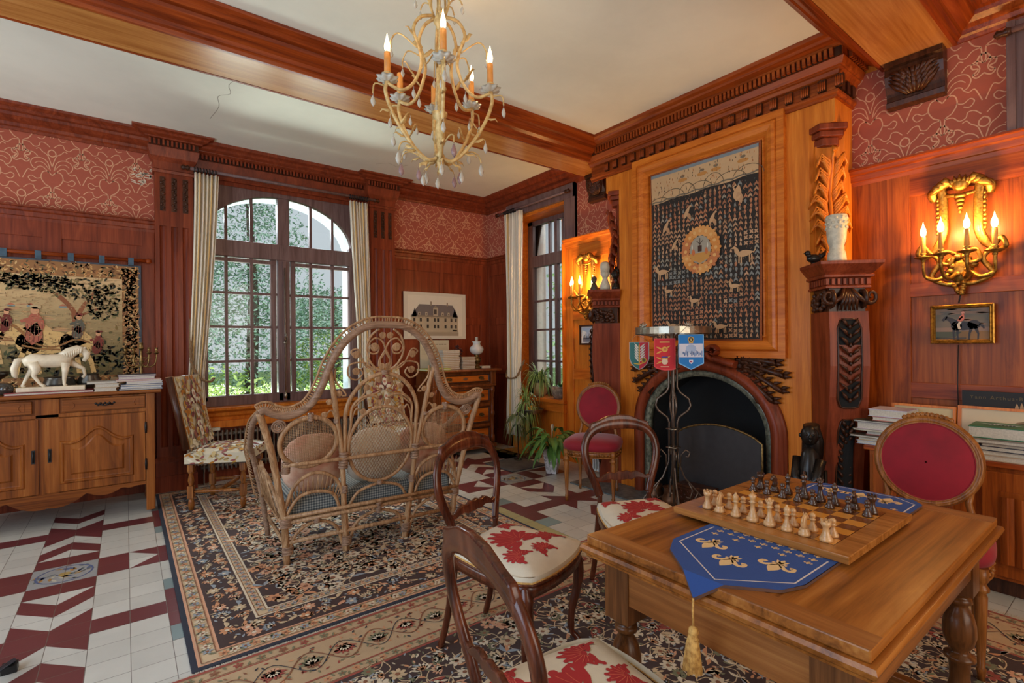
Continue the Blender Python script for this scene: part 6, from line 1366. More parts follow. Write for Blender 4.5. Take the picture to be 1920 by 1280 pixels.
for z0, z1, full_ in ((.885, .985, 1), (.64, .80, 0), (.38, .575, 0), (.13, .32, 0)):
    a, b_ = cx0+.10, cx1-.10
    d = D_(MB().box(a, b_, cy0+.012, cy0+.03, z0, z1)).build('drawer', W['veneer'], dc)
    m_ = MB(); m_.frame([(0, .0), (0, .012), (.008, .014), (.014, .008), (.016, .0)], a, b_, z0, z1, lambda x, z, dd: (x, cy0+.012-dd, z)); D_(m_).build('drawer_moulding', W['carve'], d)
    zc = (z0+z1)/2; cxm = (a+b_)/2
    D_(MB().prism([(cxm-.035, zc), (cxm, zc-.02), (cxm+.035, zc), (cxm, zc+.02)], cy0+.004, cy0+.012, 'y')).build('keyhole_plate', W['steel'], d)
    for x in (cxm-.23, cxm+.23):
        m_ = MB(); m_.prism([(x-.04, zc+.01), (x-.02, zc-.012), (x+.02, zc-.012), (x+.04, zc+.01), (x+.015, zc+.022), (x-.015, zc+.022)], cy0+.004, cy0+.012, 'y'); m_.tube([(x-.028, cy0, zc+.005), (x-.02, cy0-.02, zc-.018), (x+.02, cy0-.02, zc-.018), (x+.028, cy0, zc+.005)], .005, 6); D_(m_).build('drawer_handle', W['dullbrass'], d)
ORD = ['lowest', 'second from bottom', 'third from bottom', 'fourth from bottom', 'fifth from bottom', 'sixth from bottom', 'seventh from bottom', 'eighth from bottom', 'ninth from bottom', 'tenth from bottom', 'topmost eleventh']
# things on the chest
z = 1.051; ro = random.Random(8)
for i in range(11): book((3.165+ro.uniform(-.006, .006), 5.42, z), .235+ro.uniform(-.015, .01), .17, .021, ro.uniform(-.04, .04), ro.choice([(186, 160, 124), (170, 140, 104), (150, 116, 84), (196, 176, 140)]), ORD[i]+' old buff volume of the taller stack on the chest', 'taller stack of old volumes on the chest', nm='old_volume'); z += .0216
z = 1.051
for i in range(8): book((3.42+ro.uniform(-.005, .005), 5.42, z), .195+ro.uniform(-.01, .01), .15, .018, ro.uniform(-.04, .04), ro.choice([(186, 156, 120), (160, 124, 88), (140, 100, 72)]), ORD[i]+' old brown volume of the shorter stack beside the oil lamp', 'shorter stack of old volumes on the chest', nm='old_volume'); z += .0186
book((3.70, 5.42, 1.051), .14, .10, .025, 0, (214, 196, 176), 'small pale book at the right end of the chest', None)
book((2.93, 5.36, 1.051), .34, .22, .02, .05, (190, 206, 40), 'yellow green folder at the left end of the chest', None, nm='folder')
lp = thing('oil_lamp', 'glass and brass oil lamp with frosted shade on the chest', 'oil lamp', (3.585, 5.42, 1.051))
MB().lathe([(.055, 0), (.058, .012), (.03, .03), (.022, .05), (.05, .08), (.058, .11), (.045, .14), (.022, .15), (.03, .165), (.03, .18)], seg=20).build('font', W['dullbrass'], lp)
m, nt, b = newmat('frosted_glass'); b.inputs['Base Color'].default_value = s2l((232, 230, 226)); b.inputs['Roughness'].default_value = .35; b.inputs['Transmission Weight'].default_value = .25; b.inputs['Subsurface Weight'].default_value = .2
MB().lathe([(.04, .175), (.075, .20), (.09, .235), (.085, .265), (.05, .295), (.045, .315), (.06, .345), (.055, .345), (.04, .315)], seg=24).build('lamp_shade', m, lp); MB().lathe([(.018, .18), (.018, .40), (.015, .40)], seg=14).build('chimney', W['crystal'], lp)
fb = MB(); fb.lathe([(.035, 0), (.05, .05), (.06, .12), (.05, .16), (.04, .15)], seg=16)
for k in range(60): a, r = ro.uniform(0, 6.3), ro.uniform(.01, .085); fb.blob((r*cos(a), r*sin(a)*.7, .17+ro.uniform(0, .12)*(1.1-r*6)), (.013, .013, .012), 6, 4)
tag(fb.build('dried_bouquet', plain('dried_maroon', (84, 38, 36), .8, c2=(52, 22, 22), vs_=30), loc=(3.385, 5.58, 1.051)), 'dark maroon dried bouquet in a pot behind the old books', 'bouquet')
# ---- prints on the wall
def sheet(nm, lab, cat_, cx, z0, w_, h_, draw, col):
    t = thing(nm, lab, cat_, (cx, 5.815, z0)); MB().box(-w_/2, w_/2, 0, .006, 0, h_).build('paper_backing', plain(nm+'_stock', col, .8, var=.04), t)
    V = Vec(lambda a, b_, d: (a, -.0006-d, b_), .0005); draw(V); V.build('print', W['paper'], t); return t
def chateau(V):
    PC_ = (214, 204, 184); V.rect(-.455, .455, 0, .60, PC_); V.up(); V.rect(-.40, .40, .035, .56, (224, 214, 194)); V.up(); G, D, L2 = (186, 168, 138), (118, 108, 104), (206, 190, 160)
    V.rect(-.36, .34, .04, .09, (168, 150, 124)); V.rect(-.34, .32, .09, .30, G); V.up(); V.rect(-.34, .32, .10, .12, (190, 172, 142)); V.rect(-.35, .33, .285, .305, (140, 126, 104))
    V.poly([(-.35, .305), (.33, .305), (.25, .445), (-.24, .445)], D); V.poly([(-.34, .30), (-.27, .30), (-.305, .40)], (76, 70, 70)); V.poly([(.25, .30), (.32, .30), (.285, .40)], (76, 70, 70)); V.rect(-.36, -.28, .09, .30, (190, 174, 146)); V.rect(.25, .335, .09, .30, (186, 170, 142)); V.up()
    V.rect(-.04, .03, .30, .40, (186, 170, 142)); V.poly([(-.045, .40), (.035, .40), (-.005, .44)], (150, 136, 112)); V.rect(.16, .18, .43, .48, (150, 130, 106)); V.rect(-.08, -.06, .43, .485, (150, 130, 106))
    for x in (-.24, -.14, .10, .19): V.rect(x-.015, x+.015, .305, .345, (200, 184, 154)); V.poly([(x-.018, .345), (x+.018, .345), (x, .365)], (120, 110, 96))
    V.up()
    for z in (.14, .225):
        for x in (-.31, -.22, -.12, -.02, .03, .14, .23, .30): V.rect(x-.014, x+.014, z, z+.045, (70, 60, 52)); V.rect(x-.002, x+.002, z, z+.045, (180, 164, 136)); 
    for x in (-.02, .0): V.rect(x-.01, x+.01, .32, .385, (80, 70, 60))
    for x in (-.24, -.14, .10, .19): V.rect(x-.007, x+.007, .31, .335, (70, 62, 56))
    for k in range(40): V.rect(-.34+k*.0168, -.336+k*.0168, .27, .284, (120, 106, 88))
sheet('chateau_engraving', 'large engraving of a turreted chateau on the wall above the chest', 'picture', 3.215, 1.43, .91, .60, chateau, (206, 196, 178))
def plan(V):
    V.rect(-.21, .21, 0, .36, (206, 192, 160)); V.up()
    for k in range(9): V.rect(-.18+k*.04, -.15+k*.04, .30, .31, (120, 100, 80)); V.rect(-.19, .19, .27-k*.012, .272-k*.012, (180, 160, 130))
sheet('leaning_print', 'smaller cream print behind the old books on the chest', 'picture', 3.18, 1.055, .42, .36, plan, (200, 186, 156)).location.y = 5.79
# ================================================================== RADIATOR
m_ = MB()
for k in range(40): m_.box(.60+k*.0395, .612+k*.0395, 5.745, 5.815, .13, .52)
for z in (.17, .48): m_.tube([(.58, 5.78, z), (2.18, 5.78, z)], .018, 8)
m_.box(.60, .61, 5.76, 5.8, 0, .14); m_.box(2.14, 2.15, 5.76, 5.8, 0, .14)
ro_ = m_.build('radiator', plain('radiator_enamel', (128, 112, 96), .4, .2)); tag(ro_, 'ribbed cast radiator below the arched window', 'radiator')
tag(MB().box(-.045, .045, -.02, .02, 0, .03).build('small_box', W['alab'], loc=(.70, 5.78, .521)), 'small cream box lying on top of the radiator', 'box')
# ================================================================== CURTAINS
def curtain(lab, f, w0, z0, z1, zt, folds=7, amp=.026, tieoff=.35):
    # f(u, d, z): u along the rail, d out from it
    t = thing('curtain', lab, 'curtain', f(.5*w0, 0, z1)); o = Vector(t.location)
    def wd(z):
        if z > zt: s_ = (z-zt)/(z1-zt); return (1-tieoff)+tieoff*min(1, s_*1.0)**.8
        s_ = (zt-z)/(zt-z0); return (1-tieoff)+tieoff*.55*min(1, s_*1.6)
    def fn(u, v):
        z = z0+(z1-z0)*v; k = wd(z); uu = w0*(1-k)*.35+w0*k*u
        return Vector(f(uu, amp*sin(u*2*pi*folds)*(.6+.4*k)+.01*sin(u*9+z*2), z))-o
    C1, C2, C3, C4 = (236, 224, 200), (224, 184, 118), (216, 202, 182), (242, 232, 212)
    def colr(u, v): k = int(u*16) % 8; return s2l((C1, C4, C1, C2, C4, C3, C1, C4)[k])
    cs = {}
    def colc(u, v):
        c = colr(u, v); return cs.setdefault(c, c)
    MB().grid(fn, 112, 26, col=colc).build('drape', painted('striped_silk_'+str(len(MATS)), .75, .1, 160, .08, sheen=.2), t, solid=.004)
    return t, o, f
cA, o, f = curtain('cream and gold striped curtain left of the arched window', lambda u, d, z: (.535+u-.09*max(0, min(1, (3.02-z)/2.0))**1.5, 5.66-d, z), .20, .22, 3.02, 1.1, 6)
cB, o, f = curtain('cream and gold striped curtain right of the arched window', lambda u, d, z: (2.03+u*1.0+.06*max(0, min(1, (3.0-z)/1.4)), 5.66-d, z), .21, .18, 3.0, 1.0, 6)
cC, o, f = curtain('cream striped curtain hanging left of the side window', lambda u, d, z: (3.99-d, 5.32-u, z), .36, .18, 3.05, .93, 7, tieoff=.42)
plain('curtain_cord', (142, 108, 72), .8, vs_=80)
for pts, lab in (([(.50, 5.70, 1.62), (.49, 5.63, 1.35), (.50, 5.60, 1.18), (.56, 5.60, 1.06), (.64, 5.60, 1.02), (.68, 5.66, 1.05)], 'twisted rope tieback of the left curtain'), ([(4.02, 5.34, 1.02), (3.95, 5.27, .93), (3.945, 5.15, .915), (3.96, 5.05, .96), (4.03, 5.0, 1.15)], 'rope tieback of the curtain by the side window')):
    m_ = MB(); P_ = cat(pts, 10); m_.tube([(p[0]+.006*cos(i*.9), p[1]+.006*sin(i*.9), p[2]) for i, p in enumerate(P_)], .010, 8); m_.tube([(p[0]-.006*cos(i*.9), p[1]-.006*sin(i*.9), p[2]) for i, p in enumerate(P_)], .010, 8); tag(m_.build('curtain_tieback', MATS['curtain_cord']), lab, 'tieback', 'rope tiebacks')
def rail(p0, p1, lab, rings, out):
    t = thing('curtain_rod', lab, 'curtain rod', p0); d = Vector(p1)-Vector(p0); n = d.normalized()
    MB().tube([(0, 0, 0), d], .016, 10).build('rod', W['winframe'], t)
    for e, s_ in ((Vector((0, 0, 0)), -1), (d, 1)):
        m_ = MB(); m_.tube([e, e+n*s_*.02, e+n*s_*.035, e+n*s_*.06, e+n*s_*.075], [.016, .026, .016, .026, .006], 10); m_.build('finial', W['carve'], t)
    for a in rings:
        p = n*a; MB().tube([p+Vector(out)*(.024*cos(q))+Vector((0, 0, 1))*(.024*sin(q)-.006) for q in [2*pi*k/12 for k in range(12)]], .005, 6, closed=True).build('curtain_ring', W['black'], t)
rail((.50, 5.665, 3.055), (2.32, 5.665, 3.055), 'wooden curtain rod above the arched window', [.035+.025*k for k in range(8)]+[1.54+.025*k for k in range(9)], (0, 1, 0))
rail((3.985, 5.45, 3.085), (3.985, 4.18, 3.085), 'dark curtain rod above the side window', [.12+.03*k for k in range(8)], (1, 0, 0))
rail((3.97, .53, 3.10), (3.97, -.3, 3.10), 'dark curtain rod end at the upper right corner', [], (1, 0, 0))
# ================================================================== CHANDELIER
chd = thing('chandelier', 'gilt branched chandelier with crystal drops hanging from the ceiling', 'chandelier', (1.295, 2.283, 2.27))
plain('gilt_paint', (222, 192, 130), .45, .15, c2=(176, 132, 70), vs_=30); GP = MATS['gilt_paint']
m_ = MB(); m_.tube([(0, 0, .05), (0, 0, 1.08)], .007, 8); m_.lathe([(.001, -.035), (.012, -.02), (.006, -.005), (.016, .01), (.02, .03), (.012, .05), (.024, .06), (.012, .08), (.026, .18), (.018, .24), (.034, .26), (.04, .28), (.012, .29), (.014, .42), (.02, .5), (.008, .52)], (0, 0, 0), 16)
m_.lathe([(.001, .70), (.014, .72), (.03, .75), (.02, .78), (.008, .8)], (0, 0, 0), 12); m_.lathe([(.05, 1.06), (.05, 1.08)], (0, 0, 0), 16)
m_.build('stem', GP, chd)
def drop(p, s_=1, mt='crystal', par=None):
    x, y, z = p; m_ = MB(); m_.lathe([(.0005, -.052*s_), (.010*s_, -.04*s_), (.013*s_, -.028*s_), (.006*s_, -.008*s_), (.0008, 0)], (x, y, z), 6, sy=.6); m_.tube([(x, y, z), (x, y, z+.012)], .0012, 4); o_ = m_.build('crystal_drop', W[mt], par or chd); return o_
def leafb(m_, p, q, w_): m_.tube([p, [(a*.6+b_*.4) for a, b_ in zip(p, q)], [(a*.2+b_*.8)+(0, 0, .012)[i_] for i_, (a, b_) in enumerate(zip(p, q))], q], [(w_*.4, .003), (w_*1.25, .004), (w_*.8, .003), (.001, .001)], 6)
lat = Vector((.793, -.609, 0)); dp = Vector((.609, .793, 0))
for i, (a, lit) in enumerate(((197, 1), (282, 1), (8, 1), (56, 1), (105, 0), (152, 0))):
    a = math.radians(a); d = (lat*cos(a)+dp*sin(a)).normalized(); s_ = Vector((-d.y, d.x, 0)); g = lambda r, z, t=0: tuple(d*r+s_*t+Vector((0, 0, z)))
    R_ = .262
    m_ = MB(); m_.tube(cat([g(.015, .05), g(.06, .035), g(.12, .08), g(.19, .17), g(.245, .27), g(R_+.01, .36), g(R_, .41)], 6), [.0095]*40, 8)
    m_.tube(cat([g(R_, .40), g(R_-.07, .375), g(R_-.13, .42), g(R_-.17, .52), g(R_-.16, .60), g(R_-.13, .69), g(R_-.165, .76), g(.03, .78)], 6), .0085, 8)
    m_.lathe([(.012, .40), (.014, .41), (.018, .425), (.012, .435), (.016, .445), (.019, .452)], g(R_, 0), 12)
    for (r0, z0, r1, z1, w_) in ((.12, .08, .19, .06, .016), (.17, .14, .235, .15, .014), (.20, .2, .15, .26, .014), (.24, .27, .30, .25, .014), (R_-.14, .45, R_-.08, .52, .013), (R_-.165, .55, R_-.24, .60, .014), (R_-.15, .65, R_-.09, .70, .014), (.06, .03, .11, -.01, .014)): leafb(m_, g(r0, z0), g(r1, z1), w_)
    m_.tube(cat([g(.10, .06), g(.16, .10, .03), g(.20, .09, .05), g(.215, .05, .05)], 4), .004, 6); m_.tube(cat([g(R_-.15, .6), g(R_-.06, .66), g(R_-.02, .62), g(R_-.02, .58)], 4), .004, 6); m_.tube(cat([g(R_, .38), g(R_+.06, .39), g(R_+.07, .34)], 4), .004, 6); m_.tube(cat([g(.03, .79), g(.06, .86), g(.10, .88), g(.12, .85)], 4), .004, 6); m_.tube(cat([g(.03, .78), g(.05, .86), g(.03, .98), g(.01, 1.06)], 4), .006, 6)
    arm = m_.build('arm', GP, chd)
    m_ = MB(); m_.rings([[tuple(Vector(g(R_, 0))+Vector((r*(1+.14*cos(8*t))*cos(t), r*(1+.14*cos(8*t))*sin(t), z))) for t in [2*pi*k/48 for k in range(48)]] for r, z in ((.016, .405), (.042, .412), (.052, .425), (.044, .419), (.018, .414))], cap=False); m_.build('glass_drip_pan', W['crystal'], arm)
    MB().lathe([(.016, .44), (.0155, .55), (.012, .555)], g(R_, 0), 14).build('candle_tube', W['candle'], arm)
    if lit:
        MB().lathe([(.006, .552), (.013, .568), (.015, .585), (.010, .61), (.005, .63), (.001, .648)], g(R_, 0), 12).build('flame_bulb', W['bulb'], arm)
        p = Vector(g(R_, .59))+chd.location; point('chandelier_light', p, 7.0, (1, .62, .30), .016)
    drop(g(R_+.07, .33), 1.1, 'crystal', arm); drop(g(.215, .045, .05), 1.3, 'pinkcrystal' if i % 2 else 'crystal', arm); drop(g(R_-.02, .575), .9, 'crystal', arm); drop(g(.12, .845), .9, 'crystal', arm); drop(g(.235, .14), 1.1, 'crystal', arm); drop(g(.11, -.015), 1.2, 'pinkcrystal' if i % 3 == 0 else 'crystal', arm); drop(g(.15, .24), .8, 'crystal', arm); drop(g(R_-.24, .59), .8, 'crystal', arm); drop(g(R_-.13, .39), 1.0, 'crystal', arm)
# ================================================================== RUGS
r6 = random.Random(33)
CR = {'tan2': (186, 158, 122), 'dark': (70, 52, 48), 'navy': (44, 48, 60), 'or': (206, 146, 104), 'tan': (206, 180, 142), 'blue': (148, 156, 162), 'cream': (220, 204, 176), 'br': (140, 92, 66), 'sal': (214, 160, 126), 'red': (156, 76, 62), 'green': (124, 122, 92)}  # tan stays paler than tan2: window sheen painted into the colour
def rug(nm, lab, x0, x1, y0, y1, bands, field, z0=0.0, th=.007, fr=None):
    t = thing(nm, lab, 'rug', ((x0+x1)/2, (y0+y1)/2, z0)); hx_, hy_ = (x1-x0)/2, (y1-y0)/2
    MB().box(-hx_, hx_, -hy_, hy_, 0, th).build('pile', plain(nm+'_ground', CR['navy'], .95), t)
    V = Vec(lambda a, b_, d: (a, b_, th+.0004+d), .0004); ins = 0
    for w_, c, draw in bands:
        V.rect(-hx_+ins, hx_-ins, -hy_+ins, hy_-ins, CR[c]); V.up(); ins += w_
    V.rect(-hx_+ins, hx_-ins, -hy_+ins, hy_-ins, CR['dark']); V.up(); d0 = V.d; ins = 0
    for w_, c, draw in bands:
        V.d = d0
        if draw:
            for s_, (L, fx) in enumerate(((hx_-ins, lambda a, b_: (a, -hy_+b_)), (hy_-ins, lambda a, b_: (hx_-b_, a)), (hx_-ins, lambda a, b_: (-a, hy_-b_)), (hy_-ins, lambda a, b_: (-hx_+b_, -a)))):
                ang = (0, pi/2, pi, -pi/2)[s_]; draw(V, L, fx, ins, w_, ang)
        ins += w_
    V.d = d0; field(V, hx_-ins, hy_-ins); V.build('woven_pattern', W['fabric'], t)
    if fr:
        m_ = MB()
        for (ya, yb_, dirn) in fr:
            n = int((x1-x0)/.006)
            for k in range(n):
                x = -hx_+(k+r6.random())*(x1-x0)/n; e = yb_+r6.uniform(-.012, .008)*dirn
                m_.poly([(x-.0025, ya, .004), (x+.0025, ya, .004), (x+r6.uniform(-.008, .008), e, .0015)])
        o_ = m_.build('fringe', plain(nm+'_fringe', (206, 194, 174), .95), t); o_['kind'] = 'stuff'
    return t
def small_flowers(cols, sp=.045, bg=None):
    def f(V, L, fx, ins, w_, ang):
        n = int(2*L/sp)
        for k in range(n):
            a = -L+w_+(k+.5)*(2*(L-w_))/n; x, y = fx(a, ins+w_/2); V.flower(x, y, w_*.34, CR[cols[k % len(cols)]], CR['br'], 5, k)
            x, y = fx(a+sp/2, ins+w_/2); V.leaf(x, y, w_*.5, w_*.18, ang+1.2*(-1)**k, CR['green'])
        for q in (.06, .94): V.line([fx(-L+w_*q, ins+w_*q), fx(L-w_*q, ins+w_*q)], w_*.07, CR['br'])
    return f
def bloom(V, x, y, s_, c, r=0):
    # palmette with leaves
    for k in range(7): V.leaf(x, y, s_*.95, s_*.36, r+(k-3)*.42, CR[c])
    V.up(); 
    for k in range(5): V.leaf(x, y, s_*.55, s_*.2, r+(k-2)*.45, CR['cream'] if c != 'cream' else CR['or'])
    V.disc(x, y, s_*.18, CR['br'], n=7); V.d -= V.step
def floral(V, inx, iny, dens, x0, x1, y0, y1, skip=None, sz=(.055, .09), pal=('or', 'tan', 'sal', 'tan', 'cream', 'sal', 'cream')):
    n = int((x1-x0)*(y1-y0)*dens); pts = []
    for k in range(n*4):
        x, y = r6.uniform(x0, x1), r6.uniform(y0, y1)
        if skip and skip(x, y): continue
        if all((x-a)**2+(y-b_)**2 > (.62/math.sqrt(dens))**2 for a, b_ in pts): pts.append((x, y))
        if len(pts) >= n: break
    for x, y in pts:
        a = r6.uniform(0, 6.3); V.d += V.step*.0; V.line(cat([(x, y), (x+.05*cos(a), y+.05*sin(a)), (x+.10*cos(a+.8), y+.10*sin(a+.8)), (x+.09*cos(a+1.5), y+.09*sin(a+1.5))], 4), .0045, CR['tan'])
    V.up()
    for i, (x, y) in enumerate(pts):
        s_ = r6.uniform(*sz); c = r6.choice(pal)
        if i % 3 == 0: V.flower(x, y, s_*.62, CR[c], CR['br'], 7, i); V.disc(x, y, s_*.1, CR['cream'], n=6)
        elif i % 3 == 1: bloom(V, x, y, s_, c, r6.uniform(0, 6.3))
        else:
            for k in range(3): V.leaf(x, y, s_*1.1, s_*.34, r6.uniform(0, 6.3), CR[r6.choice(('tan', 'blue', 'cream', 'or'))], .12)
    V.up()
    for k in range(int(len(pts)*2.2)):
        x, y = r6.uniform(x0, x1), r6.uniform(y0, y1)
        if skip and skip(x, y): continue
        V.leaf(x, y, .034, .012, r6.uniform(0, 6.3), CR[r6.choice(('tan', 'or', 'blue', 'cream', 'green'))])
def wide_border(V, L, fx, ins, w_, ang):
    n = int(2*L/.085)
    for row in (.27, .73):
        for k in range(n):
            a = -L+w_*.6+(k+.5+(row > .5)*.5)*(2*L-w_*1.2)/n; x, y = fx(a+r6.uniform(-.01, .01), ins+w_*row); s_ = w_*.21; c = ('or', 'sal', 'tan', 'or', 'blue')[(k*3+int(row*4)) % 5]
            if k % 3 == 0: V.flower(x, y, s_*.95, CR[c], CR['cream'], 7, k)
            elif k % 3 == 1: bloom(V, x, y, s_*1.3, c, ang+r6.uniform(-1.5, 1.5)+pi/2)
            else: V.leaf(x, y, s_*1.6, s_*.6, ang+r6.uniform(-1, 1), CR[c], .15); V.leaf(x, y, s_*1.4, s_*.5, ang+2.6, CR['tan'], .15)
    for k in range(n*7):
        a = r6.uniform(-L+w_*.3, L-w_*.3); x, y = fx(a, ins+w_*r6.uniform(.06, .94)); V.leaf(x, y, .03, .011, r6.uniform(0, 6.3), CR[r6.choice(('tan', 'or', 'blue', 'cream'))])
rug('floral_rug', 'dark floral rug with orange blooms and navy edge under the settee', .21, 2.37, 2.47, 5.66,
    [(.024, 'navy', None), (.010, 'sal', None), (.07, 'tan', small_flowers(('or', 'cream', 'blue'))), (.012, 'sal', None), (.18, 'dark', wide_border), (.010, 'cream', None), (.05, 'tan', small_flowers(('blue', 'sal'), .03)), (.010, 'cream', None)],
    lambda V, hx_, hy_: floral(V, hx_, hy_, 190, -hx_+.03, hx_-.03, -hy_+.03, hy_-.03), fr=[(-1.595, -1.64, -1), (1.595, 1.64, 1)])
def cream_border(V, L, fx, ins, w_, ang):
    V.d += 0; n = int(2*L/.30)
    for k in range(n):
        a0 = -L+w_*.5+k*(2*L-w_)/n; p = (2*L-w_)/n; V.up()
        V.line([fx(a0+p*t, ins+w_*(.5+.28*sin(t*2*pi))) for t in [q/14 for q in range(15)]], .006, CR['br']); V.line([fx(a0+p*t, ins+w_*(.5-.28*sin(t*2*pi))) for t in [q/14 for q in range(15)]], .004, CR['navy']); V.d -= V.step
        x, y = fx(a0+p*.25, ins+w_*.42); bloom(V, x, y, w_*.24, 'red', ang+pi/2); V.flower(x, y, w_*.13, CR['sal'], CR['navy'], 9, k); x, y = fx(a0+p*.75, ins+w_*.58); bloom(V, x, y, w_*.24, 'green', ang-pi/2); V.flower(x, y, w_*.13, CR['br'], CR['cream'], 9, k)
        for q in range(46): x, y = fx(a0+p*r6.random(), ins+w_*r6.uniform(.08, .92)); V.leaf(x, y, .024, .009, r6.uniform(0, 6.3), CR[r6.choice(('navy', 'green', 'red', 'or', 'br'))])
def fld2(V, hx_, hy_):
    floral(V, hx_, hy_, 150, -hx_+.02, hx_-.02, -hy_+.02, hy_-.02, sz=(.04, .07), pal=('red', 'cream', 'sal', 'tan', 'green', 'cream'))
    V.up()
    for k in range(2600): V.leaf(r6.uniform(-hx_, hx_), r6.uniform(-hy_, hy_), .022, .008, r6.uniform(0, 6.3), CR[r6.choice(('cream', 'tan', 'sal', 'green', 'blue'))])
rug('oriental_rug', 'black and cream oriental rug under the chess table', -.55, 3.42, -.9, 2.452,
    [(.018, 'red', None), (.06, 'tan2', small_flowers(('red', 'br', 'green'), .09)), (.008, 'red', None), (.25, 'tan2', cream_border), (.008, 'red', None), (.055, 'tan2', small_flowers(('or', 'green'), .06)), (.012, 'red', None)], fld2, th=.006, fr=[(1.69, 1.675, 1)])
m_ = MB()
for k in range(560):
    y = r6.uniform(-.85, 2.44); m_.poly([(3.42, y-.003, .006), (3.42, y+.003, .006), (3.47+r6.uniform(-.01, .015), y+r6.uniform(-.012, .012), .002)])
fo = m_.build('fringe', MATS['oriental_rug_fringe'], bpy.data.objects['oriental_rug']); fo['kind'] = 'stuff'; fo.location = (-1.435, -.776, 0)
plain('slate_mat', (92, 92, 92), .7, c2=(66, 66, 68), vs_=6)
tag(MB().box(-.245, .245, -.255, .255, 0, .012).build('floor_mat', MATS['slate_mat'], loc=(3.475, 4.478, .002), bev=.003), 'grey slate square mat on the tiles in front of the plants', 'mat')
m_ = MB().box(3.42, 3.76, 1.7, 3.55, .001, .014); o = struct(m_.build('floor', plain('grey_green_marble', (112, 120, 118), .4, c2=(60, 66, 70), vs_=22)))
# ================================================================== SMALL THINGS BY THE WALL
hg = MB()
for k in range(6): hg.box(-.10+k*.036, -.085+k*.036, -.02, .02, 0, .20)
hg.box(-.105, .11, -.012, .012, .0, .02); hg.box(-.105, .11, -.012, .012, .18, .2)
tag(hg.build('floor_grille', W['white'], loc=(3.93, 3.62, .016), rot=1.57), 'small white slatted grille standing by the wall behind the red chair', 'grille')
fp = thing('small_picture', 'small dark framed picture below the left sconce', 'picture', (4.022, 3.885, 1.45))
m_ = MB(); m_.frame([(0, 0), (0, .018), (.012, .02), (.02, .008), (.02, 0)], -.105, .105, -.11, .11, lambda a, z, d: (-d, -a, z)); m_.build('frame', W['carve'], fp)
V = Vec(lambda a, b_, d: (-.004-d, -a, b_), .0005); V.rect(-.095, .095, -.1, .1, (206, 204, 200)); V.up(); V.rect(-.06, .065, -.075, .075, (186, 196, 208)); V.up(); V.rect(-.06, .065, -.075, -.03, (120, 120, 130))
for k in range(7): V.rect(-.05+k*.016, -.042+k*.016, -.045, -.01+.012*(k % 3), (72, 70, 80))
V.build('print', W['paper'], fp)
plain('black_cable', (30, 20, 16), .6)
tag(MB().tube([(4.022, 3.83, 1.33), (4.024, 3.85, .9), (4.022, 3.84, .25)], .003, 5).build('cable', MATS['black_cable']), 'thin dark cable below the small framed picture', 'cable')
tag(MB().tube([(4.012, .765, 1.64), (4.014, .775, 1.585)], .004, 5).tube([(4.022, .78, 1.33), (4.022, .785, 1.1), (4.022, .78, .8)], .003, 5).build('cable', MATS['black_cable']), 'thin dark cable below the horse painting', 'cable')
# horse painting
hp = thing('horse_painting', 'gilt framed painting of a jockey on a dark horse', 'picture', (4.02, .762, 1.457))
m_ = MB(); m_.frame([(0, 0), (0, .022), (.006, .026), (.012, .018), (.018, .022), (.024, .01), (.024, 0)], -.147, .147, -.118, .118, lambda a, z, d: (-d, -a, z)); m_.build('frame', W['brass'], hp)
V = Vec(lambda a, b_, d: (-.006-d, -a, b_), .0005); V.rect(-.14, .14, -.11, .11, (100, 84, 66)); V.up()
for k, (z0, z1, c) in enumerate(((.06, .10, (116, 88, 66)), (.02, .06, (92, 80, 62)), (-.02, .02, (98, 84, 66)), (-.045, -.02, (124, 96, 76)))): V.rect(-.128, .128, z0, z1, c)
V.rect(-.128, .128, -.10, -.045, (120, 82, 26)); V.up()
for k in range(14): V.leaf(r6.uniform(-.13, .08), r6.uniform(0, .09), .07, .012, r6.uniform(-.1, .1), r6.choice([(132, 96, 72), (84, 74, 60), (122, 90, 66)]))
V.poly([(-.128, -.045), (.0, -.047), (-.03, -.08), (-.128, -.085)], (60, 60, 32)); V.rect(-.128, .02, -.088, -.082, (50, 36, 18)); V.up()
HK = (30, 18, 16)
V.leaf(-.045, -.01, .125, .055, -.02, HK); V.disc(.055, -.005, .03, HK, .028); V.disc(-.025, -.012, .026, HK, .028); V.line([(-.03, .005), (-.055, .03), (-.075, .04)], [.04, .024, .018], HK); V.line([(-.07, .045), (-.09, .022)], .014, HK); V.poly([(-.073, .045), (-.068, .056), (-.066, .044)], HK)
for a, b_, c_ in ((-.035, -.038, -.036), (-.018, -.02, -.016), (.045, .035, .033), (.062, .075, .073)): V.line([(a, -.02), (b_, -.06), (c_, -.096)], [.018, .009, .007], HK)
V.line([(.08, .0), (.095, -.015), (.10, -.03)], [.01, .014, .006], HK); V.up(); V.leaf(-.008, .012, .055, .026, 1.25, (206, 106, 76)); V.disc(.006, .068, .0085, (206, 128, 104)); V.line([(-.005, .012), (-.016, -.005), (-.01, -.03)], .013, (214, 186, 156)); V.line([(.004, .045), (-.018, .02)], .009, (206, 106, 76))
V.build('canvas', W['paint'], hp)
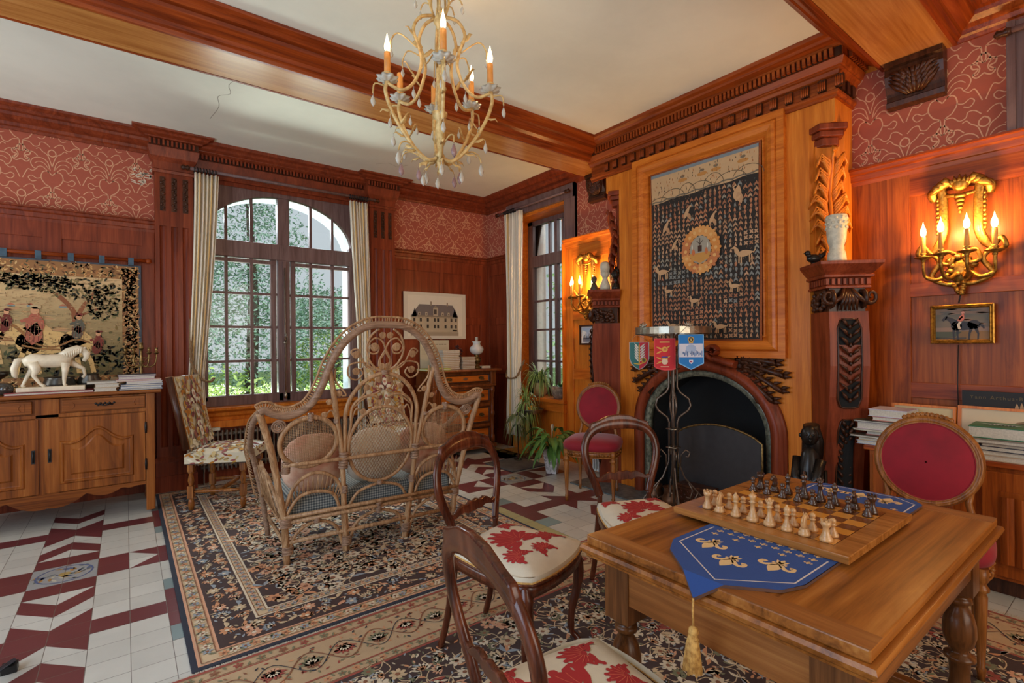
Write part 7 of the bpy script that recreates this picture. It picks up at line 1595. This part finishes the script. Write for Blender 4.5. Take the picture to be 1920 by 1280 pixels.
# ================================================================== RIGHT CABINET
cb2 = thing('linenfold_cabinet', 'low oak cabinet with linenfold panels behind the right red chair', 'cabinet', (3.86, .35, 0))
QX, QY = 3.86, .35
def Q_(m_):
    for i, p in enumerate(m_.v): m_.v[i] = p-Vector((QX, QY, 0))
    return m_
Q_(MB().box(3.68, 4.045, -.45, 1.14, .09, .685)).build('carcase', W['panel'], cb2); Q_(MB().box(3.65, 4.05, -.48, 1.165, .685, .712)).build('top', W['panely'], cb2, bev=.005); Q_(MB().box(3.72, 4.045, -.43, 1.12, 0, .09)).build('plinth', W['carve'], cb2)
for y0, y1 in ((.66, 1.12), (.14, .62), (-.40, .10)):
    d = Q_(MB().box(3.664, 3.68, y0, y1, .11, .66)).build('door', W['panel'], cb2, bev=.003)
    m_ = MB(); m_.box(3.66, 3.663, y0+.07, y1-.07, .16, .56)
    P_ = []; a0, a1 = y0+.075, y1-.075; n = 60
    for k in range(n+1): u = k/n; P_.append((3.650-.010*abs(sin(u*pi*6))-.004*(1 if int(u*12) % 2 else 0), a0+(a1-a0)*u))
    m_.rings([[(x, y, z) for x, y in P_] for z in (.185, .535)], closed_ring=False, cap=False, sm=False); Q_(m_).build('linenfold_panel', W['panel'], d)
def bk2(y, x, z, wy, dx, h, c, lab, grp, rot=0): return book((x, y, z), wy, dx, h, -pi/2+rot, c, lab, grp)
z = .713
for (y, x, wy, dx, h, c, l, r) in ((1.09, 3.80, .24, .24, .022, (176, 186, 206), 'lowest pale blue', 0), (1.08, 3.80, .25, .24, .020, (196, 160, 96), 'second from the bottom, ochre', .03), (1.11, 3.79, .26, .26, .012, (110, 96, 80), 'third from the bottom, thin dark', -.03), (1.06, 3.82, .22, .22, .026, (176, 92, 84), 'fourth from the bottom, dull red', .02), (1.10, 3.80, .26, .25, .010, (176, 166, 140), 'fifth from the bottom, thin tan', 0), (1.09, 3.80, .24, .24, .044, (206, 186, 190), 'sixth from the bottom, thick pinkish', .02), (1.09, 3.79, .26, .26, .010, (58, 62, 50), 'seventh from the bottom, thin green black', -.02), (1.04, 3.80, .19, .2, .025, (190, 110, 90), 'second from the top, rust covered', .04), (1.05, 3.80, .20, .21, .045, (196, 190, 206), 'topmost, thick pale covered', .0)):
    bk2(y, x, z, wy, dx, h, c, l+' book, left stack on the oak cabinet', 'left stack on the oak cabinet', r); z += h+.001
z = .713
for (y, x, wy, dx, h, c, l, r) in ((.47, 3.80, .34, .26, .03, (196, 170, 140), 'lowest tan', 0), (.46, 3.81, .36, .27, .02, (206, 196, 180), 'second from the bottom, cream', .02), (.46, 3.80, .36, .27, .026, (40, 44, 62), 'third from the bottom, navy', -.02), (.44, 3.8, .36, .27, .012, (206, 190, 166), 'fourth from the bottom, thin pale', .01), (.47, 3.79, .38, .28, .022, (130, 120, 110), 'second from the top, grey', 0), (.55, 3.80, .26, .23, .062, (40, 112, 76), 'topmost, thick green covered', .03)):
    o = bk2(y, x, z, wy, dx, h, c, l+' book, right stack on the oak cabinet', 'right stack on the oak cabinet', r); z += h+.001
V = Vec(lambda a, b_, d: (a, b_, .0625+d), .0004); V.leaf(-.10, .03, .2, .05, -.1, (176, 196, 206)); V.up()
for k in range(7): V.rect(-.05+k*.014, -.04+k*.014, -.01, .015+.004*(k % 2), (30, 40, 60))
V.build('cover_picture', W['paper'], o)
def frame_lean(y0, y1, z1, x, lab, wood_, matc, w_=.014, z0=.713, inner=None, nm='framed_picture'):
    t = thing(nm, lab, 'picture', (x, (y0+y1)/2, z0), 0, None); t.rotation_euler = (0, math.radians(7), 0); h = (y1-y0)/2; H = z1-z0
    m_ = MB(); m_.frame([(0, -.006), (0, .012), (w_, .012), (w_, -.006)], -h, h, 0, H, lambda a, z, d: (-d, -a, z)); m_.build('frame', wood_, t)
    V = Vec(lambda a, b_, d: (-.004-d, -a, b_), .0005); V.rect(-h+w_*.5, h-w_*.5, w_*.5, H-w_*.5, matc); V.up()
    if inner: inner(V, h, H)
    V.build('mounted_sheet', W['paper'], t); return t
frame_lean(.78, 1.10, .958, 3.935, 'light oak framed cream picture behind the left book stack', W['gold'], (206, 184, 140))
frame_lean(.74, .88, .935, 3.965, 'small brown framed picture leaning between the two book stacks', W['chest'], (120, 76, 48), .02)
def inn(V, h, H): V.leaf(-.02, H*.6, .2, .06, .1, (140, 116, 88)); V.up(); V.leaf(.0, H*.62, .14, .03, .1, (110, 90, 70))
frame_lean(.30, .775, .97, 3.955, 'orange wood framed picture behind the green book', W['gold'], (214, 192, 160), .016, inner=inn)
bp = thing('photo_book_panel', 'black poster with gilt lettering leaning behind the orange wood frame', 'poster', (4.005, .47, .713))
MB().box(-.006, .006, -.30, .29, 0, .345).build('black_board', plain('matt_black_card', (24, 20, 18), .6, var=.05), bp)
fc = bpy.data.curves.new('lettering', 'FONT'); fc.body = 'Yann Arthus-Bertrand'; fc.size = .029; fc.space_character = 1.3; fc.extrude = .0004; fc.resolution_u = 2
ft = bpy.data.objects.new('lettering', fc); COL.objects.link(ft); ft.parent = bp; ft.location = (-.0075, .255, .30); ft.rotation_euler = (pi/2, 0, -pi/2); ft.data.materials.append(plain('worn_gilt_ink', (112, 94, 62), .7)); bpy.context.view_layer.update(); dg_ = bpy.context.evaluated_depsgraph_get(); me_ = bpy.data.meshes.new_from_object(ft.evaluated_get(dg_)); f2 = bpy.data.objects.new('lettering', me_); COL.objects.link(f2); f2.parent = bp; f2.location = ft.location; f2.rotation_euler = ft.rotation_euler; bpy.data.objects.remove(ft); f2.name = 'lettering'
V = Vec(lambda a, b_, d: (-.007-d, -a, b_), .0004)
for x, h in ((-.055, .05), (-.035, .055)): V.leaf(x, .235, h, .016, pi/2, (170, 138, 104))
V.leaf(-.11, .235, .1, .012, .1, (150, 118, 84)); V.build('printed_figure', W['paper'], bp)
# ================================================================== PLANTS
def blades(m_, c, n, L, w_, up_, droop, rg_, az=None, seg=6):
    for k in range(n):
        a = rg_.uniform(*(az or (0, 2*pi))); l = L*rg_.uniform(.6, 1.1); u = up_*rg_.uniform(.6, 1.2); dr = droop*rg_.uniform(.6, 1.3); pL, pR = [], []
        for i in range(seg+1):
            t = i/seg; r = l*t*(1-.25*t); z = u*t-dr*t*t*1.6; w2 = w_*(sin(pi*min(1, t*.9+.08)))*.5
            x, y = c[0]+r*cos(a), c[1]+r*sin(a); pL.append((x-w2*sin(a), y+w2*cos(a), c[2]+z)); pR.append((x+w2*sin(a), y-w2*cos(a), c[2]+z+w2*.3))
        for i in range(seg): m_.poly([pL[i], pR[i], pR[i+1], pL[i+1]], sm=True)
def leafmat(nm, c, c2):
    m = plain(nm, c, .45, c2=c2, vs_=9); m.node_tree.nodes['Principled BSDF'].inputs['Subsurface Weight'].default_value = .15; m.node_tree.nodes['Principled BSDF'].inputs['Subsurface Radius'].default_value = (.02, .03, .01); return m
GR1, GR2, GR3 = leafmat('pale_green_leaf', (150, 170, 92), (96, 128, 58)), leafmat('fresh_green_leaf', (96, 142, 62), (46, 92, 40)), leafmat('dull_green_leaf', (104, 116, 72), (70, 84, 50))
rp = random.Random(12)
def plant(nm, lab, loc, pots, leaves, grp=None):
    t = thing(nm, lab, 'plant', loc, 0, grp)
    for n_, prof, mt in pots: MB().lathe(prof, seg=24).build(n_, mt, t)
    m_ = MB(); leaves(m_); m_.build('leaves', m_.mat, t); return t
crm = plain('cream_glazed_pot', (206, 184, 130), .3, c2=(186, 150, 90), vs_=6, coat=.4); terra = plain('terracotta', (176, 116, 76), .7, var=.15)
def lv(mt, *a, **k):
    def f(m_): m_.mat = mt; [blades(m_, *x) for x in a]
    return f
plant('spider_plant', 'spider plant in a cream glazed pot on the side window sill', (4.13, 4.80, .701), [('pot', [(.055, 0), (.085, .05), (.10, .13), (.09, .19), (.095, .2), (.08, .19)], crm), ('pot_band', [(.091, .165), (.0935, .175), (.097, .205), (.09, .206)], W['black'])], lv(GR1, ((0, 0, .19), 90, .34, .014, .42, .30, rp, (1.6, 5.0)), ((0, 0, .19), 40, .26, .013, .40, .2, rp)))
plant('succulent_basket', 'woven basket of small succulents on the sill by the side window', (4.13, 4.44, .701), [('basket', [(.075, 0), (.10, .05), (.11, .10), (.105, .145), (.095, .13)], plain('grey_wicker', (150, 134, 116), .8, c2=(96, 82, 70), vs_=30, bs=.5))], lv(GR2, ((0, 0, .12), 26, .09, .012, .12, .05, rp)))
sd = thing('plant_stand', 'dark pedestal with round metal tray holding plants by the curtain', 'plant stand', (3.86, 4.67, 0))
MB().lathe([(.13, 0), (.13, .02), (.03, .05), (.02, .2), (.03, .3), (.02, .4), (.04, .5), (.06, .52)], seg=20).build('pedestal', W['carve'], sd); MB().lathe([(.10, .52), (.13, .525), (.15, .575), (.155, .58), (.145, .575), (.12, .535), (.01, .53)], seg=28).build('tray', W['steel'], sd)
plant('trailing_plant', 'trailing grassy plant in a terracotta pot on the metal tray', (3.82, 4.70, .531), [('pot', [(.045, 0), (.06, .1), (.065, .12), (.055, .11)], terra)], lv(GR1, ((0, 0, .11), 70, .30, .011, .22, .42, rp), ((0, 0, .11), 40, .24, .011, .5, .3, rp)))
m_ = MB(); m_.blob((0, 0, .035), (.028, .02, .035), 10, 7); m_.blob((.012, 0, .08), (.016, .014, .018), 8, 6); m_.tube([(-.02, 0, .05), (-.045, 0, .09)], [.014, .004], 6); m_.lathe([(.02, 0), (.02, .006)], seg=10)
tag(m_.build('rooster_figurine', plain('orange_yellow_glaze', (222, 150, 50), .4, c2=(206, 176, 60), vs_=30), loc=(3.80, 4.60, .531)), 'small orange and yellow figurine on the metal tray', 'figurine')
dr_ = thing('dracaena', 'thin stemmed dracaena with narrow dark leaves by the curtain hem', 'plant', (3.62, 4.62, .014))
MB().tube(cat([(0, 0, 0), (.01, .01, .2), (-.01, 0, .42), (0, 0, .55)], 5), .006, 6).build('stem', W['carve'], dr_); MB().tube([(.05*cos(a), .05*sin(a), .004) for a in [k*.5 for k in range(13)]], .004, 5, closed=True).tube([(-.05, 0, .004), (.05, 0, .004)], .004, 5).build('foot_ring', W['black'], dr_)
m_ = MB(); blades(m_, (0, 0, .50), 34, .24, .018, .16, .22, rp); blades(m_, (0, 0, .40), 16, .2, .016, .08, .2, rp); m_.build('leaves', GR3, dr_)
m, nt, b = newmat('mosaic_pot'); vo = nd(nt, 'ShaderNodeTexVoronoi'); vo.inputs['Scale'].default_value = 42; nt.links.new(coords(nt), vo.inputs['Vector']); nt.links.new(ramp(nt, vo.outputs['Color'], [(.2, s2l((150, 146, 150))), (.7, s2l((224, 220, 222)))]), b.inputs['Base Color']); b.inputs['Roughness'].default_value = .3
pl_ = thing('peace_lily', 'peace lily in a silvery mosaic pot on the tiles', 'plant', (3.55, 3.95, .002))
m_ = MB(); rgs = [[(s_*x, s_*y, z) for x, y in ((-1, -1), (1, -1), (1, 1), (-1, 1))] for s_, z in ((.052, 0), (.085, .26), (.078, .26), (.074, .22))]; m_.rings(rgs, sm=False); m_.build('mosaic_pot', m, pl_, rot=.6, bev=.006)
m_ = MB()
for k in range(56):
    a = rp.uniform(0, 6.3); l = rp.uniform(.16, .32); el = rp.uniform(.25, 1.25); st0 = rp.uniform(.10, .22); bx_, bz_ = st0*cos(el), .24+st0*1.25*sin(el)
    m_.tube([(0, 0, .23), (bx_*.6*cos(a), bx_*.6*sin(a), .24+(bz_-.24)*.7), (bx_*cos(a), bx_*sin(a), bz_)], .0028, 4)
    W_ = .075*rp.uniform(.7, 1.1); pL, pR, pM = [], [], []
    for i in range(8):
        t = i/7; r = bx_+l*.8*t; z = bz_+l*(.35*sin(el)*t-.85*t*t*(1.25-.6*sin(el))); w2 = W_*.5*sin(pi*t**.85)
        pM.append((r*cos(a), r*sin(a), z)); pL.append((r*cos(a)-w2*sin(a), r*sin(a)+w2*cos(a), z+w2*.35)); pR.append((r*cos(a)+w2*sin(a), r*sin(a)-w2*cos(a), z+w2*.35))
    for i in range(7): m_.poly([pL[i], pM[i], pM[i+1], pL[i+1]], sm=True); m_.poly([pM[i], pR[i], pR[i+1], pM[i+1]], sm=True)
m_.build('leaves', GR2, pl_)
MB().tube([(0, 0, .24), (-.02, -.02, .42), (-.02, -.03, .47)], [.003, .003, .012], 6).blob((-.02, -.03, .49), (.022, .008, .03), 8, 6).build('spathe', W['alab'], pl_)
# ================================================================== STAND FOOT AT THE LOWER LEFT CORNER
sf = thing('stand_foot', 'dark metal foot of a floor stand at the lower left corner', 'stand', (-.52, 2.72, 0))
MB().tube([(-.06, -.36, .16), (.135, .27, .035)], .010, 8).build('leg', plain('blue_grey_steel', (110, 122, 140), .25, .8), sf)
MB().box(.10, .15, .23, .28, 0, .03).build('rubber_foot', W['black'], sf)
# ================================================================== GARDEN
gm = plain('lawn_green', (96, 122, 62), .9, c2=(60, 90, 42), vs_=2)
box_obj('ground', gm, (-14, 26, 6.45, 40, -.6, -.5), kind='structure'); box_obj('ground', gm, (4.8, 26, -8, 6.45, -.6, -.5), kind='structure')
def foliage(m_, c, r, n, ls, rg_, shell=.45):
    for k in range(n):
        while True:
            p = Vector((rg_.uniform(-1, 1), rg_.uniform(-1, 1), rg_.uniform(-1, 1)))
            if shell < p.length < 1: break
        p = Vector((c[0]+p.x*r[0], c[1]+p.y*r[1], c[2]+p.z*r[2])); a = Vector((rg_.gauss(0, 1), rg_.gauss(0, 1), rg_.gauss(0, .7))).normalized(); b_ = a.cross(Vector((rg_.gauss(0, 1), rg_.gauss(0, 1), 1))).normalized(); s_ = ls*rg_.uniform(.6, 1.3)
        m_.poly([p-a*s_, p-b_*s_*.4, p+a*s_, p+b_*s_*.4])
rg7 = random.Random(5)
def tree(lab, loc, h, cl, n, ls, mt, trunk=.14, nm='tree'):
    t = thing(nm, lab, 'tree' if nm == 'tree' else 'shrub', loc, 0, None); m_ = MB()
    for c, r in cl: foliage(m_, c, r, int(n*r[0]*r[2]), ls, rg7)
    m_.build('crown', mt, t)
    if trunk: MB().tube([(0, 0, 0), (.1, 0, h*.4), (0, 0, h*.9)], [trunk, trunk*.8, trunk*.3], 8).build('trunk', plain('bark', (84, 72, 60), .9) if 'bark' not in MATS else MATS['bark'], t)
F1 = leafmat('blue_green_foliage', (150, 184, 160), (98, 140, 122)); F2 = leafmat('bright_hedge_foliage', (184, 210, 118), (132, 172, 86)); F3 = leafmat('hazy_foliage', (158, 190, 176), (120, 158, 142)); F4 = leafmat('flower_box_foliage', (186, 206, 124), (144, 172, 92))
tree('tall feathery tree in the middle of the garden beyond the arched window', (2.1, 12.0, -.5), 6.6, [((0, 0, 2.0), (1.9, 1, 1.5)), ((.0, 0, 3.2), (1.6, 1, 1.2)), ((.2, 0, 4.2), (1.1, .8, 1.1)), ((.35, 0, 5.2), (.6, .6, .9)), ((-1.0, 0, 3.6), (.8, .6, .6)), ((1.4, 0, 2.6), (1.1, .6, .7))], 1700, .046, F1)
tree('broad dark tree left of the feathery tree beyond the arched window', (-.2, 15.0, -.5), 4.4, [((0, 0, 2.0), (2.4, 1.2, 1.8)), ((.4, 0, 3.2), (1.8, 1, .9))], 1300, .064, F3)
tree('rounded tree to the right of the feathery tree beyond the arched window', (5.4, 16.5, -.5), 4.0, [((0, 0, 1.8), (2.2, 1.2, 1.6)), ((.3, 0, 2.9), (1.5, 1, .9))], 1300, .064, F3)
tree('bright yellow green hedge shrub at the right of the garden', (4.4, 12.5, -.5), 2.2, [((0, 0, 1.0), (1.9, .8, 1.3))], 1100, .07, F2, 0, 'shrub')
tree('low pale green hedge shrub at the left of the garden', (0.3, 11.2, -.5), 1.6, [((0, 0, .7), (2.3, .8, .95))], 950, .07, F2, 0, 'shrub')
tree('leafy tree filling the view outside the side window', (7.6, 6.4, -.5), 4.6, [((0, 0, 1.2), (1.6, 1.6, 1.6)), ((0, 0, 2.9), (1.5, 1.5, 1.5)), ((.2, -.2, 4.2), (1.2, 1.3, 1.1))], 1700, .05, leafmat('sunlit_side_foliage', (170, 206, 150), (120, 166, 112)))
for k, x in enumerate((.85, 1.45, 2.05)):
    t = thing('flower_box', ['terracotta flower box outside the left part of the arched window', 'terracotta flower box outside the middle of the arched window', 'terracotta flower box outside the right part of the arched window'][k], 'flower box', (x, 6.62, .55), 0, 'flower boxes outside the arched window')
    MB().box(-.27, .27, -.10, .10, 0, .16).build('box', plain('brick_red_trough', (186, 106, 82), .8) if 'brick_red_trough' not in MATS else MATS['brick_red_trough'], t, bev=.008)
    m_ = MB(); foliage(m_, (0, 0, .24), (.28, .13, .13), 900, .018, rg7, 0); m_.build('plants', F4, t)
struct(MB().box(.2, 2.7, 6.5, 6.8, .40, .55).build('wall_north', W['white']))
